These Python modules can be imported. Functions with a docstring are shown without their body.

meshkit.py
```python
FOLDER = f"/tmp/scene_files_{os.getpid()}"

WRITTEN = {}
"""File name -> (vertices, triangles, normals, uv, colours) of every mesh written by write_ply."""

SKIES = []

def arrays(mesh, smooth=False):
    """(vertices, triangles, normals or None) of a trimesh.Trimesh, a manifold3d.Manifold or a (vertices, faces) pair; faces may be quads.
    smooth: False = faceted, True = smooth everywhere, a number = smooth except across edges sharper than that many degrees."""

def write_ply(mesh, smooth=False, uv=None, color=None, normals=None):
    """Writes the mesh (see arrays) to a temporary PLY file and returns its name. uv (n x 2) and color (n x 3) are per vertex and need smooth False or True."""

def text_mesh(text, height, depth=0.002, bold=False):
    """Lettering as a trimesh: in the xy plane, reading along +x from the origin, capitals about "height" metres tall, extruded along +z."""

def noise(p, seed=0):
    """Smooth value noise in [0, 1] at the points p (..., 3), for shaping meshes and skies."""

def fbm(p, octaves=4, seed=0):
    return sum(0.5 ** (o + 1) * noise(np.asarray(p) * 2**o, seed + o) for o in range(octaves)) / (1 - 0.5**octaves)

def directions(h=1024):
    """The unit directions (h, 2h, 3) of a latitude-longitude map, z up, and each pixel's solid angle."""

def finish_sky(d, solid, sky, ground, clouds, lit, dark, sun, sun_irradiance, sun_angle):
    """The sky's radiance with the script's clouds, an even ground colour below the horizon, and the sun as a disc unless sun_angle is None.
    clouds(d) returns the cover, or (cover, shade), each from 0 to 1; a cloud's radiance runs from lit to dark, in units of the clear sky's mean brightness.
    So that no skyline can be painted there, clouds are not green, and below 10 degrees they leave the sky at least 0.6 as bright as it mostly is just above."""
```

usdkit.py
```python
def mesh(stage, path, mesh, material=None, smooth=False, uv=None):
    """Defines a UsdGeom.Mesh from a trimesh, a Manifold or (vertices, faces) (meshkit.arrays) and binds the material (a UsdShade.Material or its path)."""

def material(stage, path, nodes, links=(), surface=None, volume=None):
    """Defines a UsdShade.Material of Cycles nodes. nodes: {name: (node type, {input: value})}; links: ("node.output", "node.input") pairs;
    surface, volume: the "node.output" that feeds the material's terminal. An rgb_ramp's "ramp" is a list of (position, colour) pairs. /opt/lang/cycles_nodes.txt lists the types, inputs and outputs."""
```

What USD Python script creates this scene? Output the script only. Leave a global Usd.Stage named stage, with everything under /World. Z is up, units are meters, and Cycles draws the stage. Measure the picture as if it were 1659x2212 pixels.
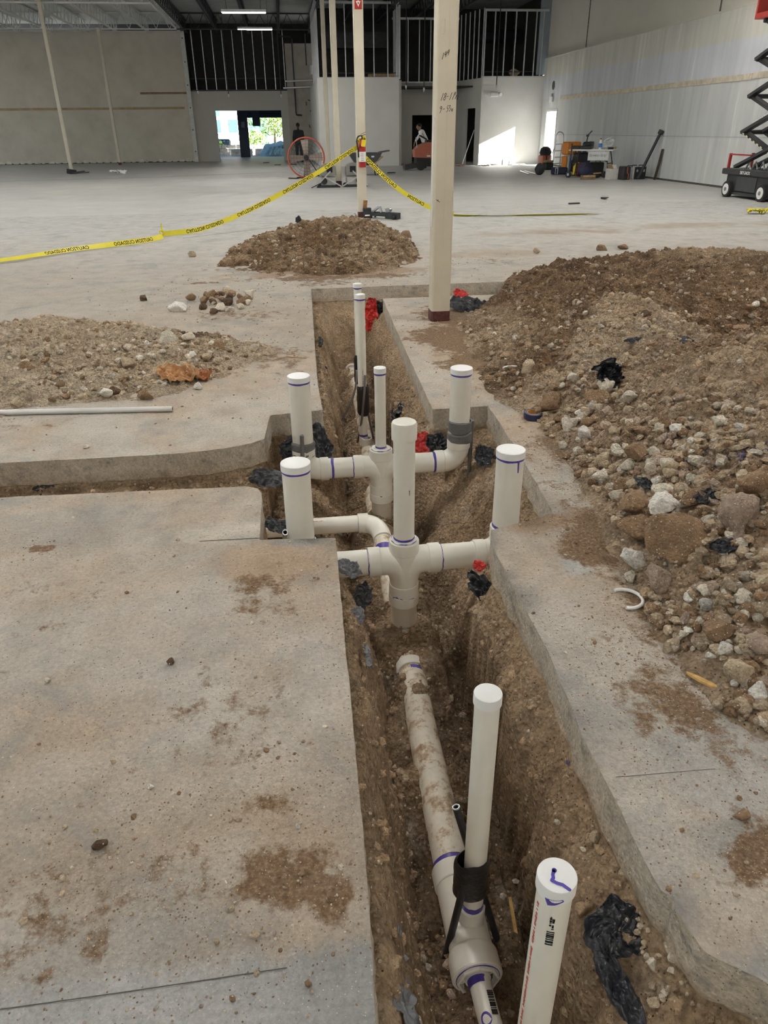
import math, random
import numpy as np, trimesh, shapely
from shapely.geometry import Polygon, LineString, Point
from scipy.spatial import Delaunay
from scipy.interpolate import RBFInterpolator
from pxr import Usd, UsdGeom, UsdLux, UsdShade, Gf, Sdf, Vt
import usdkit, meshkit
from meshkit import fbm, noise, text_mesh

stage = Usd.Stage.CreateInMemory()
UsdGeom.SetStageUpAxis(stage, 'Z'); UsdGeom.SetStageMetersPerUnit(stage, 1.0)
UsdGeom.Xform.Define(stage, '/World'); UsdGeom.Scope.Define(stage, '/World/Looks')
R = random.Random(7); NR = np.random.default_rng(7)

# ------------------------------------------------------------------ camera
F, H, PITCH, ROLL, YAW = 1557.0, 1.45, 28.0, 0.67, 7.0
_y, _p, _r = map(math.radians, (YAW, PITCH, ROLL))
FW = np.array([math.sin(_y)*math.cos(_p), math.cos(_y)*math.cos(_p), -math.sin(_p)])
_rt = np.array([math.cos(_y), -math.sin(_y), 0.]); _up = np.cross(_rt, FW)
RT = math.cos(_r)*_rt - math.sin(_r)*_up; UP = math.sin(_r)*_rt + math.cos(_r)*_up
CAM = np.array([0, 0, H])
cam = UsdGeom.Camera.Define(stage, '/World/camera')
cam.CreateHorizontalApertureAttr(36.0); cam.CreateVerticalApertureAttr(48.0)
cam.CreateFocalLengthAttr(36.0*F/1659); cam.CreateClippingRangeAttr((0.05, 500))
cam.AddTransformOp().Set(Gf.Matrix4d(*[float(v) for v in (*RT, 0, *UP, 0, *(-FW), 0, *CAM, 1)]))
EXPOSURE = 2.0
cam.CreateExposureAttr(EXPOSURE)
def ray(px, py): return FW + RT*(px-829.5)/F - UP*(py-1106)/F
def P(px, py, z=0.):                        # point of the photograph on a level plane
    d = ray(px, py); return CAM + d*((z-H)/d[2])
def PY(px, py, Y):                          # ... on an upright plane across the hall
    d = ray(px, py); return CAM + d*(Y/d[1])
def PX(px, py, X):
    d = ray(px, py); return CAM + d*(X/d[0])

# ------------------------------------------------------------------ materials
LOOKS = {}
def mat(name, nodes, links, surface='p.BSDF'):
    LOOKS[name] = usdkit.material(stage, '/World/Looks/'+name, nodes, links, surface=surface); return LOOKS[name]
def plain(name, col, rough=.5, metal=0., vary=.12, scale=6., bump=0., bscale=60., spec=.5):
    """a colour broken up by two noises (grime, wear) and a little relief"""
    lo = [c*(1-vary) for c in col]; hi = [min(1, c*(1+vary)) for c in col]
    n = {'g': ('geometry', {}), 'n': ('noise_texture', {'scale': scale, 'detail': 6., 'roughness': .65}),
         'r': ('rgb_ramp', {'ramp': [(.3, lo), (.7, hi)]}), 'p': ('principled_bsdf', {'roughness': rough, 'metallic': metal, 'specular_ior_level': spec})}
    l = [('g.position', 'n.vector'), ('n.fac', 'r.fac'), ('r.color', 'p.base_color')]
    if bump:
        n['b'] = ('noise_texture', {'scale': bscale, 'detail': 4.}); n['u'] = ('bump', {'strength': bump, 'distance': .01})
        l += [('g.position', 'b.vector'), ('b.fac', 'u.height'), ('u.normal', 'p.normal')]
    return mat(name, n, l)
def emit(name, col, strength):
    return mat(name, {'e': ('emission', {'color': col, 'strength': strength})}, [], 'e.emission')
def earth(name, sizes, vary, bump, dist=.012, rough=.95, sx=1.0):
    """soil or dusty concrete: the mesh's own colour (primvar tint) broken up by noises, with grains"""
    n = {'g': ('geometry', {}), 'a': ('attribute', {'attribute': 'tint'}), 'p': ('principled_bsdf', {'roughness': rough, 'specular_ior_level': .25}),
         'n1': ('noise_texture', {'scale': sizes[0], 'detail': 8., 'roughness': .7}), 'n2': ('noise_texture', {'scale': sizes[1], 'detail': 4., 'roughness': .7}),
         'v': ('voronoi_texture', {'scale': sizes[2]}),
         'r1': ('rgb_ramp', {'ramp': [(.25, [1-vary[0]]*3), (.5, [1, 1, 1]), (.75, [1+vary[0]]*3)]}),
         'r2': ('rgb_ramp', {'ramp': [(.3, [1-vary[1]]*3), (.55, [1, 1, 1]), (.72, [1+vary[1]]*3)]}),
         'm1': ('mix_color', {'blend_type': 'multiply', 'fac': 1., 'use_clamp': False}), 'm2': ('mix_color', {'blend_type': 'multiply', 'fac': 1., 'use_clamp': False}),
         'ma': ('math', {'math_type': 'multiply_add', 'value2': .6}), 'u': ('bump', {'strength': bump, 'distance': dist})}
    l = [('g.position', 'n1.vector'), ('g.position', 'n2.vector'), ('g.position', 'v.vector'), ('n1.fac', 'r1.fac'), ('n2.fac', 'r2.fac'),
         ('a.color', 'm1.a'), ('r1.color', 'm1.b'), ('m1.result', 'm2.a'), ('r2.color', 'm2.b'), ('m2.result', 'p.base_color'),
         ('v.distance', 'ma.value1'), ('n2.fac', 'ma.value3'), ('ma.value', 'u.height'), ('u.normal', 'p.normal')]
    return mat(name, n, l)

def speckle(n, l, src, scale, lo, hi, col, keep, tag):
    """small stones of another tone: one cell in a few, drawn as a dot; returns the colour output"""
    n.update({tag+'v': ('voronoi_texture', {'scale': scale}), tag+'s': ('separate_color', {}), tag+'a': ('math', {'math_type': 'greater_than', 'value2': keep}), tag+'d': ('rgb_ramp', {'ramp': [(lo, (1, 1, 1)), (hi, (0, 0, 0))]}),
              tag+'b': ('rgb_to_bw', {}), tag+'f': ('math', {'math_type': 'multiply'}), tag+'m': ('mix_color', {'b': col, 'use_clamp': False})})
    l += [('w.vector', tag+'v.vector'), (tag+'v.color', tag+'s.color'), (tag+'s.r', tag+'a.value1'), (tag+'v.distance', tag+'d.fac'), (tag+'d.color', tag+'b.color'), (tag+'a.value', tag+'f.value1'), (tag+'b.val', tag+'f.value2'), (tag+'f.value', tag+'m.fac'), (src, tag+'m.a')]
    return tag+'m.result'
def earth2(name, c1, c2, spk, bump, dist, rough=.95, spill=False):
    """tint x two contrasts, bare grey and spilled brown patches where the primvar spill says so, then speckles and relief"""
    M = {'blend_type': 'multiply', 'fac': 1., 'use_clamp': False}
    n = {'g': ('geometry', {}), 'wn': ('noise_texture', {'scale': 30., 'detail': 3.}), 'ws': ('vector_math', {'vector_math_type': 'multiply', 'vector2': (.012, .012, .012)}), 'w': ('vector_math', {}),
         'a': ('attribute', {'attribute': 'tint'}), 'n1': ('noise_texture', {'scale': c1[0], 'detail': 10., 'roughness': .72}), 'n2': ('noise_texture', {'scale': c2[0], 'detail': 6., 'roughness': .7}),
         'r1': ('rgb_ramp', {'ramp': [(.30, [1-c1[1]]*3), (.5, [1, 1, 1]), (.70, [1+c1[1]*.8]*3)]}), 'r2': ('rgb_ramp', {'ramp': [(.32, [1-c2[1]]*3), (.5, [1, 1, 1]), (.68, [1+c2[1]*.8]*3)]}),
         'm1': ('mix_color', M), 'm2': ('mix_color', M), 'p': ('principled_bsdf', {'roughness': rough, 'specular_ior_level': .25}), 'u': ('bump', {'strength': bump, 'distance': dist}), 'h': ('math', {'math_type': 'multiply_add', 'value2': .5}), 'h2': ('math', {'math_type': 'multiply_add', 'value2': .6}), 'hv': ('voronoi_texture', {'scale': spk[0]*.8})}
    n['ws'] = ('vector_math', {'math_type': 'multiply', 'vector2': (.012, .012, .012)}); n['w'] = ('vector_math', {'math_type': 'add'})
    l = [('g.position', 'wn.vector'), ('wn.color', 'ws.vector1'), ('g.position', 'w.vector1'), ('ws.vector', 'w.vector2'), ('g.position', 'n1.vector'), ('g.position', 'n2.vector'), ('n1.fac', 'r1.fac'), ('n2.fac', 'r2.fac'), ('a.color', 'm1.a'), ('r1.color', 'm1.b'), ('m1.result', 'm2.a'), ('r2.color', 'm2.b')]
    src = 'm2.result'
    if spill:
        n.update({'gn': ('noise_texture', {'scale': 2.1, 'detail': 12., 'roughness': .72, 'distortion': .4}), 'gr': ('rgb_ramp', {'ramp': [(.53, (0, 0, 0)), (.62, (.5, .5, .5))]}), 'gm': ('mix_color', {'b': (.27, .275, .268)}),
                  'sa': ('attribute', {'attribute': 'spill'}), 'sb': ('rgb_to_bw', {}), 'sn': ('noise_texture', {'scale': 11., 'detail': 12., 'roughness': .74}), 'so': ('math', {'math_type': 'multiply_add', 'value2': 1.9}), 'sr': ('rgb_ramp', {'ramp': [(.44, (0, 0, 0)), (.66, (.92, .92, .92))]}), 'sc': ('rgb_ramp', {'ramp': [(.35, (.105, .058, .028)), (.52, (.19, .115, .06)), (.68, (.34, .245, .16))]}), 'sm': ('mix_color', {}), 'sub': ('math', {'math_type': 'subtract', 'value2': .95}),
                  'pn': ('noise_texture', {'scale': 5.5, 'detail': 12., 'roughness': .78}), 'pr': ('rgb_ramp', {'ramp': [(.60, (0, 0, 0)), (.70, (.5, .5, .5))]}), 'pm': ('mix_color', {'b': (.56, .52, .45)}), 'gb': ('rgb_to_bw', {}), 'pb': ('rgb_to_bw', {}), 'sbb': ('rgb_to_bw', {})})
        l += [('w.vector', 'gn.vector'), ('gn.fac', 'gr.fac'), ('gr.color', 'gb.color'), ('gb.val', 'gm.fac'), (src, 'gm.a'), ('g.position', 'pn.vector'), ('pn.fac', 'pr.fac'), ('pr.color', 'pb.color'), ('pb.val', 'pm.fac'), ('gm.result', 'pm.a'),
              ('sa.color', 'sb.color'), ('g.position', 'sn.vector'), ('sn.fac', 'so.value1'), ('sb.val', 'so.value3'), ('so.value', 'sub.value1'), ('sub.value', 'sr.fac'), ('n2.fac', 'sc.fac'), ('sr.color', 'sbb.color'), ('sbb.val', 'sm.fac'), ('pm.result', 'sm.a'), ('sc.color', 'sm.b')]
        src = 'sm.result'
    src = speckle(n, l, src, spk[0], .25, .38, spk[1], spk[2], 'x'); src = speckle(n, l, src, spk[0]*1.7, .22, .36, spk[3], spk[4], 'y')
    l += [(src, 'p.base_color'), ('n2.fac', 'h.value1'), ('n1.fac', 'h.value3'), ('w.vector', 'hv.vector'), ('hv.distance', 'h2.value1'), ('h.value', 'h2.value3'), ('h2.value', 'u.height'), ('u.normal', 'p.normal')]
    return mat(name, n, l)
soil_m = earth2('soil', (7., .42), (60., .42), (75., (.60, .52, .40), .86, (.10, .06, .032), .88), 1.0, .03)
slab_m = earth2('slab_concrete', (5., .18), (75., .20), (150., (.17, .11, .065), .965, (.62, .57, .49), .955), .45, .010, .88, True)
far_m = earth('far_concrete', (1.2, 30., 90.), (.14, .10), .12, .004, .6)
edge_m = earth2('cut_concrete', (10., .22), (70., .28), (110., (.62, .58, .5), .85, (.14, .13, .12), .88), .6, .010, .92)
rock_m = earth2('limestone', (18., .28), (95., .30), (150., (.70, .65, .56), .85, (.20, .13, .08), .9), .8, .012)
pvc = plain('pvc', (.80, .785, .715), .33, vary=.04, scale=9)
pvc_cap = plain('pvc_white', (.86, .87, .87), .4, vary=.03)
pvc_dirty = mat('pvc_muddy', {'g': ('geometry', {}), 'n': ('noise_texture', {'scale': 16., 'detail': 10., 'roughness': .75}), 'r': ('rgb_ramp', {'ramp': [(.36, (.80, .77, .69)), (.50, (.74, .69, .58)), (.55, (.55, .45, .33)), (.63, (.33, .22, .135))]}),
     'p': ('principled_bsdf', {'roughness': .5})}, [('g.position', 'n.vector'), ('n.fac', 'r.fac'), ('r.color', 'p.base_color')])
primer = plain('purple_primer', (.085, .06, .36), .35, vary=.35, scale=40)
black_tape = plain('black_tape', (.02, .02, .021), .28, bump=.4, bscale=90)
grey_tape = plain('grey_tape', (.15, .15, .155), .35, bump=.4, bscale=90)
black_poly = plain('black_poly', (.022, .024, .03), .3, bump=.5, bscale=50, vary=.5)
red_poly = plain('red_poly', (.55, .03, .025), .35, bump=.5, bscale=50, vary=.3)
steel = plain('galvanised_steel', (.55, .57, .60), .38, .85, .1)
dark_steel = plain('dark_steel', (.05, .052, .055), .45, .5, .3)
cream = plain('cream_paint', (.64, .585, .47), .42, vary=.05, scale=3)
maroon = plain('maroon_paint', (.10, .03, .028), .6, vary=.5, scale=30)
ink = plain('ink', (.012, .012, .012), .8)
black = plain('black_rubber', (.018, .018, .02), .6)
white = plain('white_paint', (.78, .78, .76), .5, vary=.05)
wall_white = plain('drywall_white', (.74, .735, .70), .85, vary=.04, scale=1.5)
drywall_tan = mat('drywall_tan', {'g': ('geometry', {}), 'n': ('noise_texture', {'scale': 1.1, 'detail': 7., 'roughness': .65}), 'r': ('rgb_ramp', {'ramp': [(.3, (.52, .475, .40)), (.5, (.60, .55, .465)), (.72, (.66, .605, .52))]}),
     'p': ('principled_bsdf', {'roughness': .9})}, [('g.position', 'n.vector'), ('n.fac', 'r.fac'), ('r.color', 'p.base_color')])
red = plain('red_paint', (.42, .025, .02), .35)
yellow = plain('yellow_plastic', (.80, .62, .03), .4, vary=.06)
orange = plain('orange_plastic', (.78, .27, .03), .45)
wood = plain('wood', (.50, .34, .17), .7, vary=.3, scale=14)
exec_done = True

# ------------------------------------------------------------------ sky, sun, daylight
SUN = np.array([-1.45, 1.0, -.62]); SUN /= np.linalg.norm(SUN)
sky = usdkit.material(stage, '/World/Looks/sky', {'s': ('sky_texture', {'sky_type': 'hosek_wilkie', 'sun_disc': False, 'sun_direction': tuple(-SUN), 'turbidity': 3.0, 'ground_albedo': .35}),
    'b': ('background_shader', {'strength': 1.7})}, [('s.color', 'b.color')], surface='b.background')
dome = UsdLux.DomeLight.Define(stage, '/World/sky_dome'); dome.CreateIntensityAttr(1.0)
UsdShade.MaterialBindingAPI.Apply(dome.GetPrim()).Bind(sky)
sun = UsdLux.DistantLight.Define(stage, '/World/sun'); sun.CreateAngleAttr(.53); sun.CreateIntensityAttr(4.0); sun.CreateNormalizeAttr(True); sun.CreateColorAttr((1., .98, .94))
_z = -SUN; _x = np.cross([0, 0, 1.], _z); _x /= np.linalg.norm(_x); _yy = np.cross(_z, _x)
sun.AddTransformOp().Set(Gf.Matrix4d(*[float(v) for v in (*_x, 0, *_yy, 0, *_z, 0, 20, -20, 20, 1)]))

# ------------------------------------------------------------------ building blocks
COUNT = {}
OFF = {}
def numbered(parent, name):
    k = (parent, name); n = COUNT.get(k, 0); COUNT[k] = n+1
    return f'{parent}/{name}' + (f'_{n:03d}' if n else '')
def tagp(prim, label=None, cat=None, group=None, kind=None):
    for k, v in (('label', label), ('category', cat), ('group', group), ('kind', kind)):
        if v: prim.SetCustomDataByKey(k, v)
    return prim
def thing(name, label, cat=None, loc=(0, 0, 0), group=None, kind=None, rotz=0.):
    """an Xform at the thing's base; its parts are built in world coordinates"""
    path = numbered('/World', name); x = UsdGeom.Xform.Define(stage, path); x.AddTranslateOp().Set(Gf.Vec3d(*map(float, loc)))
    if rotz: x.AddRotateZOp().Set(float(rotz))
    OFF[path] = np.zeros(3) if rotz else np.array(loc, float)
    tagp(x.GetPrim(), label, cat, group, kind); return path
def obj(name, mesh, material, parent=None, smooth=30, label=None, cat=None, group=None, kind=None, tint=None, at_base=True, spill=None):
    """ONE mesh: a part of parent, or a thing of its own"""
    path = numbered(parent or '/World', name)
    if isinstance(mesh, MB): mesh = mesh.mesh()
    if isinstance(mesh, trimesh.Trimesh): v, f = np.array(mesh.vertices), np.array(mesh.faces)
    else: v, f, _ = meshkit.arrays(mesh)
    if parent: v = v - OFF.get(parent, np.zeros(3)); OFF[path] = OFF.get(parent, np.zeros(3))
    else:
        lo, hi = v.min(0), v.max(0); base = np.array([(lo[0]+hi[0])/2, (lo[1]+hi[1])/2, lo[2]]) if at_base else np.zeros(3)
        v = v - base
    m = usdkit.mesh(stage, path, trimesh.Trimesh(v, f, process=False), material if not isinstance(material, str) else LOOKS[material], smooth=smooth)
    if not parent:
        m.AddTranslateOp().Set(Gf.Vec3d(*map(float, base))); OFF[path] = base
    if tint is not None:
        UsdGeom.PrimvarsAPI(m).CreatePrimvar('tint', Sdf.ValueTypeNames.Color3fArray, 'constant' if np.ndim(tint) == 1 else 'vertex').Set(Vt.Vec3fArray.FromNumpy(np.atleast_2d(np.asarray(tint, np.float32))))
    if spill is not None: UsdGeom.PrimvarsAPI(m).CreatePrimvar('spill', Sdf.ValueTypeNames.Color3fArray, 'vertex').Set(Vt.Vec3fArray.FromNumpy(np.repeat(np.asarray(spill, np.float32)[:, None], 3, 1)))
    tagp(m.GetPrim(), label, cat, group, kind); return path
def dup(path, loc, rotz=0., label=None, group=None, name=None, scale=None):
    """another of the same kind: a reference to the first one"""
    p0 = stage.GetPrimAtPath(path); was = p0.GetCustomData(); base = name or p0.GetName()
    x = UsdGeom.Xform.Define(stage, numbered('/World', base)); pr = x.GetPrim()
    pr.GetReferences().AddInternalReference(path); pr.SetInstanceable(True)
    x.ClearXformOpOrder(); x.AddTranslateOp().Set(Gf.Vec3d(*map(float, loc)))
    ops = [x.GetOrderedXformOps()[0]]
    r = x.AddRotateZOp() if not pr.HasAttribute('xformOp:rotateZ') else UsdGeom.XformOp(pr.GetAttribute('xformOp:rotateZ')); r.Set(float(rotz)); ops.append(r)
    x.SetXformOpOrder(ops)
    tagp(pr, label or was.get('label'), was.get('category'), group or was.get('group'), was.get('kind')); return str(pr.GetPath())

def rotm(rx=0, ry=0, rz=0): return trimesh.transformations.euler_matrix(*map(math.radians, (rx, ry, rz)))
def along(p0, p1):
    """matrix that takes +z at the origin to p0->p1"""
    d = np.asarray(p1, float)-np.asarray(p0, float); L = np.linalg.norm(d); m = trimesh.geometry.align_vectors([0, 0, 1], d/L); m[:3, 3] = p0; return m, L
class MB:
    """collects solids and makes them one mesh"""
    def __init__(s): s.l = []
    def add(s, m): s.l.append(m); return s
    def mesh(s): return trimesh.util.concatenate(s.l) if len(s.l) > 1 else s.l[0]
    def box(s, c, size, r=(0, 0, 0), bev=0.):
        x, y, z = [v/2 for v in size]
        if bev:
            b = min(bev, x*.9, y*.9, z*.9); pts = []
            for sx in (-1, 1):
                for sy in (-1, 1):
                    for sz in (-1, 1):
                        pts += [(sx*(x-b), sy*(y-b), sz*z), (sx*(x-b), sy*y, sz*(z-b)), (sx*x, sy*(y-b), sz*(z-b))]
            m = trimesh.convex.convex_hull(np.array(pts))
        else: m = trimesh.creation.box(size)
        m.apply_transform(rotm(*r)); m.apply_translation(c); return s.add(m)
    def span(s, lo, hi, bev=0.):
        lo, hi = np.array(lo, float), np.array(hi, float); return s.box((lo+hi)/2, hi-lo, bev=bev)
    def cyl(s, p0, p1, r, n=24, r1=None, cap=True):
        m, L = along(p0, p1); r1 = r if r1 is None else r1
        prof = [(0, 0), (r, 0), (r1, L), (0, L)] if cap else [(r, 0), (r1, L)]
        return s.lathe(prof, m, n)
    def lathe(s, prof, m=None, n=32):
        t = trimesh.creation.revolve(np.array(prof, float), sections=n)
        if m is not None:
            if np.ndim(m) == 1: t.apply_translation(m)
            else: t.apply_transform(m)
        return s.add(t)
    def tube(s, pts, r, n=12, caps=True):
        """a swept round bar; r may vary"""
        p = np.asarray(pts, float); t = np.gradient(p, axis=0); t /= np.linalg.norm(t, axis=1, keepdims=True)+1e-12
        rr = np.broadcast_to(np.asarray(r, float), (len(p),))
        a = np.zeros_like(p); ref = np.array([0, 0, 1.]) if abs(t[0, 2]) < .9 else np.array([1., 0, 0])
        a[0] = np.cross(t[0], ref); a[0] /= np.linalg.norm(a[0])
        for i in range(1, len(p)):
            q = a[i-1]-t[i]*(a[i-1]@t[i]); a[i] = q/np.linalg.norm(q)
        b = np.cross(t, a); th = np.arange(n)*2*np.pi/n
        v = p[:, None]+rr[:, None, None]*(np.cos(th)[None, :, None]*a[:, None]+np.sin(th)[None, :, None]*b[:, None]); v = v.reshape(-1, 3)
        i, j = np.meshgrid(np.arange(len(p)-1), np.arange(n), indexing='ij'); k = (j+1) % n
        q = np.stack([i*n+j, i*n+k, (i+1)*n+k, (i+1)*n+j], -1).reshape(-1, 4); f = np.vstack([q[:, [0, 1, 2]], q[:, [0, 2, 3]]])
        if caps:
            c0, c1 = len(v), len(v)+1; v = np.vstack([v, p[0], p[-1]]); o = (len(p)-1)*n; jj = np.arange(n)
            f = np.vstack([f, np.stack([np.full(n, c0), (jj+1) % n, jj], 1), np.stack([np.full(n, c1), o+jj, o+(jj+1) % n], 1)])
        return s.add(trimesh.Trimesh(v, f, process=False))
    def prism(s, poly, h, m=None):
        g = trimesh.creation.extrude_polygon(Polygon(poly) if not isinstance(poly, Polygon) else poly, h, engine='earcut')
        if m is not None: g.apply_transform(m)
        return s.add(g)
    def pipe(s, p0, p1, r, ri, n=28):
        m, L = along(p0, p1); return s.lathe([(ri, 0), (r, 0), (r, L), (ri, L), (ri, 0)], m, n)
    def ring(s, c, Rr, r, axis=(0, 0, 1), n=48, k=10, a0=0, a1=360):
        th = np.radians(np.linspace(a0, a1, n)); pts = np.stack([Rr*np.cos(th), Rr*np.sin(th), 0*th], 1)
        pts = pts @ trimesh.geometry.align_vectors([0, 0, 1], axis)[:3, :3].T + np.asarray(c); return s.tube(pts, r, k, caps=abs(a1-a0) < 359)
    def bar(s, p0, p1, w, d, up=(0, 0, 1)):
        """a rectangular bar from p0 to p1, w across, d deep"""
        p0, p1 = np.asarray(p0, float), np.asarray(p1, float); z = p1-p0; L = np.linalg.norm(z); z = z/L
        x = np.cross(up, z); 
        if np.linalg.norm(x) < 1e-3: x = np.cross((0, 1, 0), z)
        x /= np.linalg.norm(x); y = np.cross(z, x); m = np.eye(4); m[:3, 0], m[:3, 1], m[:3, 2], m[:3, 3] = x, y, z, (p0+p1)/2
        b = trimesh.creation.box((w, d, L)); b.apply_transform(m); return s.add(b)
def bezier(p0, p1, p2, n=16):
    t = np.linspace(0, 1, n)[:, None]; p0, p1, p2 = map(np.asarray, (p0, p1, p2)); return (1-t)**2*p0+2*t*(1-t)*p1+t*t*p2
def grid_faces(nu, nv):
    i, j = np.meshgrid(np.arange(nu-1), np.arange(nv-1), indexing='ij'); a = i*nv+j
    return np.vstack([np.stack([a, a+nv, a+nv+1], -1).reshape(-1, 3), np.stack([a, a+nv+1, a+1], -1).reshape(-1, 3)])
def smooth01(x): x = np.clip(x, 0, 1); return x*x*(3-2*x)
def lerp(a, b, t): return a+(b-a)*t
def mixc(a, b, t): return np.asarray(a)*(1-t[..., None])+np.asarray(b)*t[..., None]
# ================================================================== THE SETTING
XR, XL, YB, YF, ZC = 11.3, -19.0, 43.5, -9.0, 6.3       # right wall, left wall, back wall, wall behind the camera, deck
# ---- the slab with its trench cut out
CUT = [(.06, -.4), (.062, .70), (.075, .96), (.085, 1.27), (.095, 1.82), (.110, 2.515), (-.19, 2.545), (-.192, 2.965), (-.21, 3.02), (-.26, 3.05), (-1.36, 3.10), (-4.2, 3.20),
       (-4.2, 3.56), (-1.49, 3.50), (-.62, 3.49), (-.40, 3.515), (-.27, 3.56), (-.19, 3.63), (-.168, 3.98), (.139, 4.02), (.132, 4.5), (.17, 6.1), (.212, 7.68), (2.9, 7.70), (2.9, 7.05), (.88, 7.07),
       (.84, 6.03), (.775, 3.93), (1.11, 3.94), (1.085, 3.2), (1.04, 2.58), (.743, 2.487), (.716, 2.29), (.721, 1.68), (.70, 1.37), (.698, .87), (.735, .76), (.80, .69), (.83, .6), (.83, -.4)]
CUTP = Polygon(CUT)
def densify(pts, step, closed=True):
    ls = LineString(list(pts)+([pts[0]] if closed else [])); n = int(ls.length/step); return np.array([ls.interpolate(i*ls.length/n).coords[0] for i in range(n)])
edge = densify(CUT, .012)
# the saw-cut edge is nearly straight; broken stretches wander
def rough_amp(p):
    x, y = p[:, 0], p[:, 1]; a = np.full(len(p), .0025)
    a[(x > .6) & (y < .95)] = .022; a[(x < -.05) & (x > -.8) & (y > 3.4) & (y < 3.7)] = .012; a[(x < .2) & (y < .9)] = .008; a[(x > 1.0) & (y < 4) & (y > 2.5)] = .006; a[(x > .69) & (y < 2.4) & (y > .9)] = .004
    return a
_am = rough_amp(edge)
edge = edge + _am[:, None]*(np.stack([fbm(np.c_[edge*9, np.zeros(len(edge))], 4, 1), fbm(np.c_[edge*9, np.ones(len(edge))*5], 4, 2)], 1)-.5)*2.4
EDGEP = Polygon(edge).buffer(0)
def jitter_grid(x0, x1, y0, y1, s, j=.3):
    x, y = np.meshgrid(np.arange(x0, x1, s), np.arange(y0, y1, s), indexing='ij'); p = np.stack([x.ravel(), y.ravel()], 1); return p+NR.uniform(-j, j, p.shape)*s
near = jitter_grid(-3.6, 5.0, .2, 9.6, .028); far = jitter_grid(XL-.1, XR+.1, YF, 50.2, .3)
far = far[~((far[:, 0] > -3.65) & (far[:, 0] < 5.05) & (far[:, 1] > .15) & (far[:, 1] < 9.65))]
inner = np.vstack([near, far]); band = shapely.contains_xy(EDGEP.buffer(.014), inner[:, 0], inner[:, 1])
pts = np.vstack([edge, inner[~band], [[XL-.2, YF-.2], [XR+.2, YF-.2], [XR+.2, 50.3], [XL-.2, 50.3]]])
tri = Delaunay(pts).simplices; c = pts[tri].mean(1); tri = tri[~shapely.contains_xy(EDGEP, c[:, 0], c[:, 1])]
_a = pts[tri]; _s = np.cross(_a[:, 1]-_a[:, 0], _a[:, 2]-_a[:, 0]); tri[_s < 0] = tri[_s < 0][:, ::-1]
x, y = pts.T
q3 = lambda s, k=0.: np.c_[pts*s, np.full(len(pts), k)]
nearw = smooth01((13-y)/6)*smooth01((x+7)/4)*smooth01((9-x)/4)
z = .004*(fbm(q3(18), 4, 3)-.5)*nearw
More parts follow.
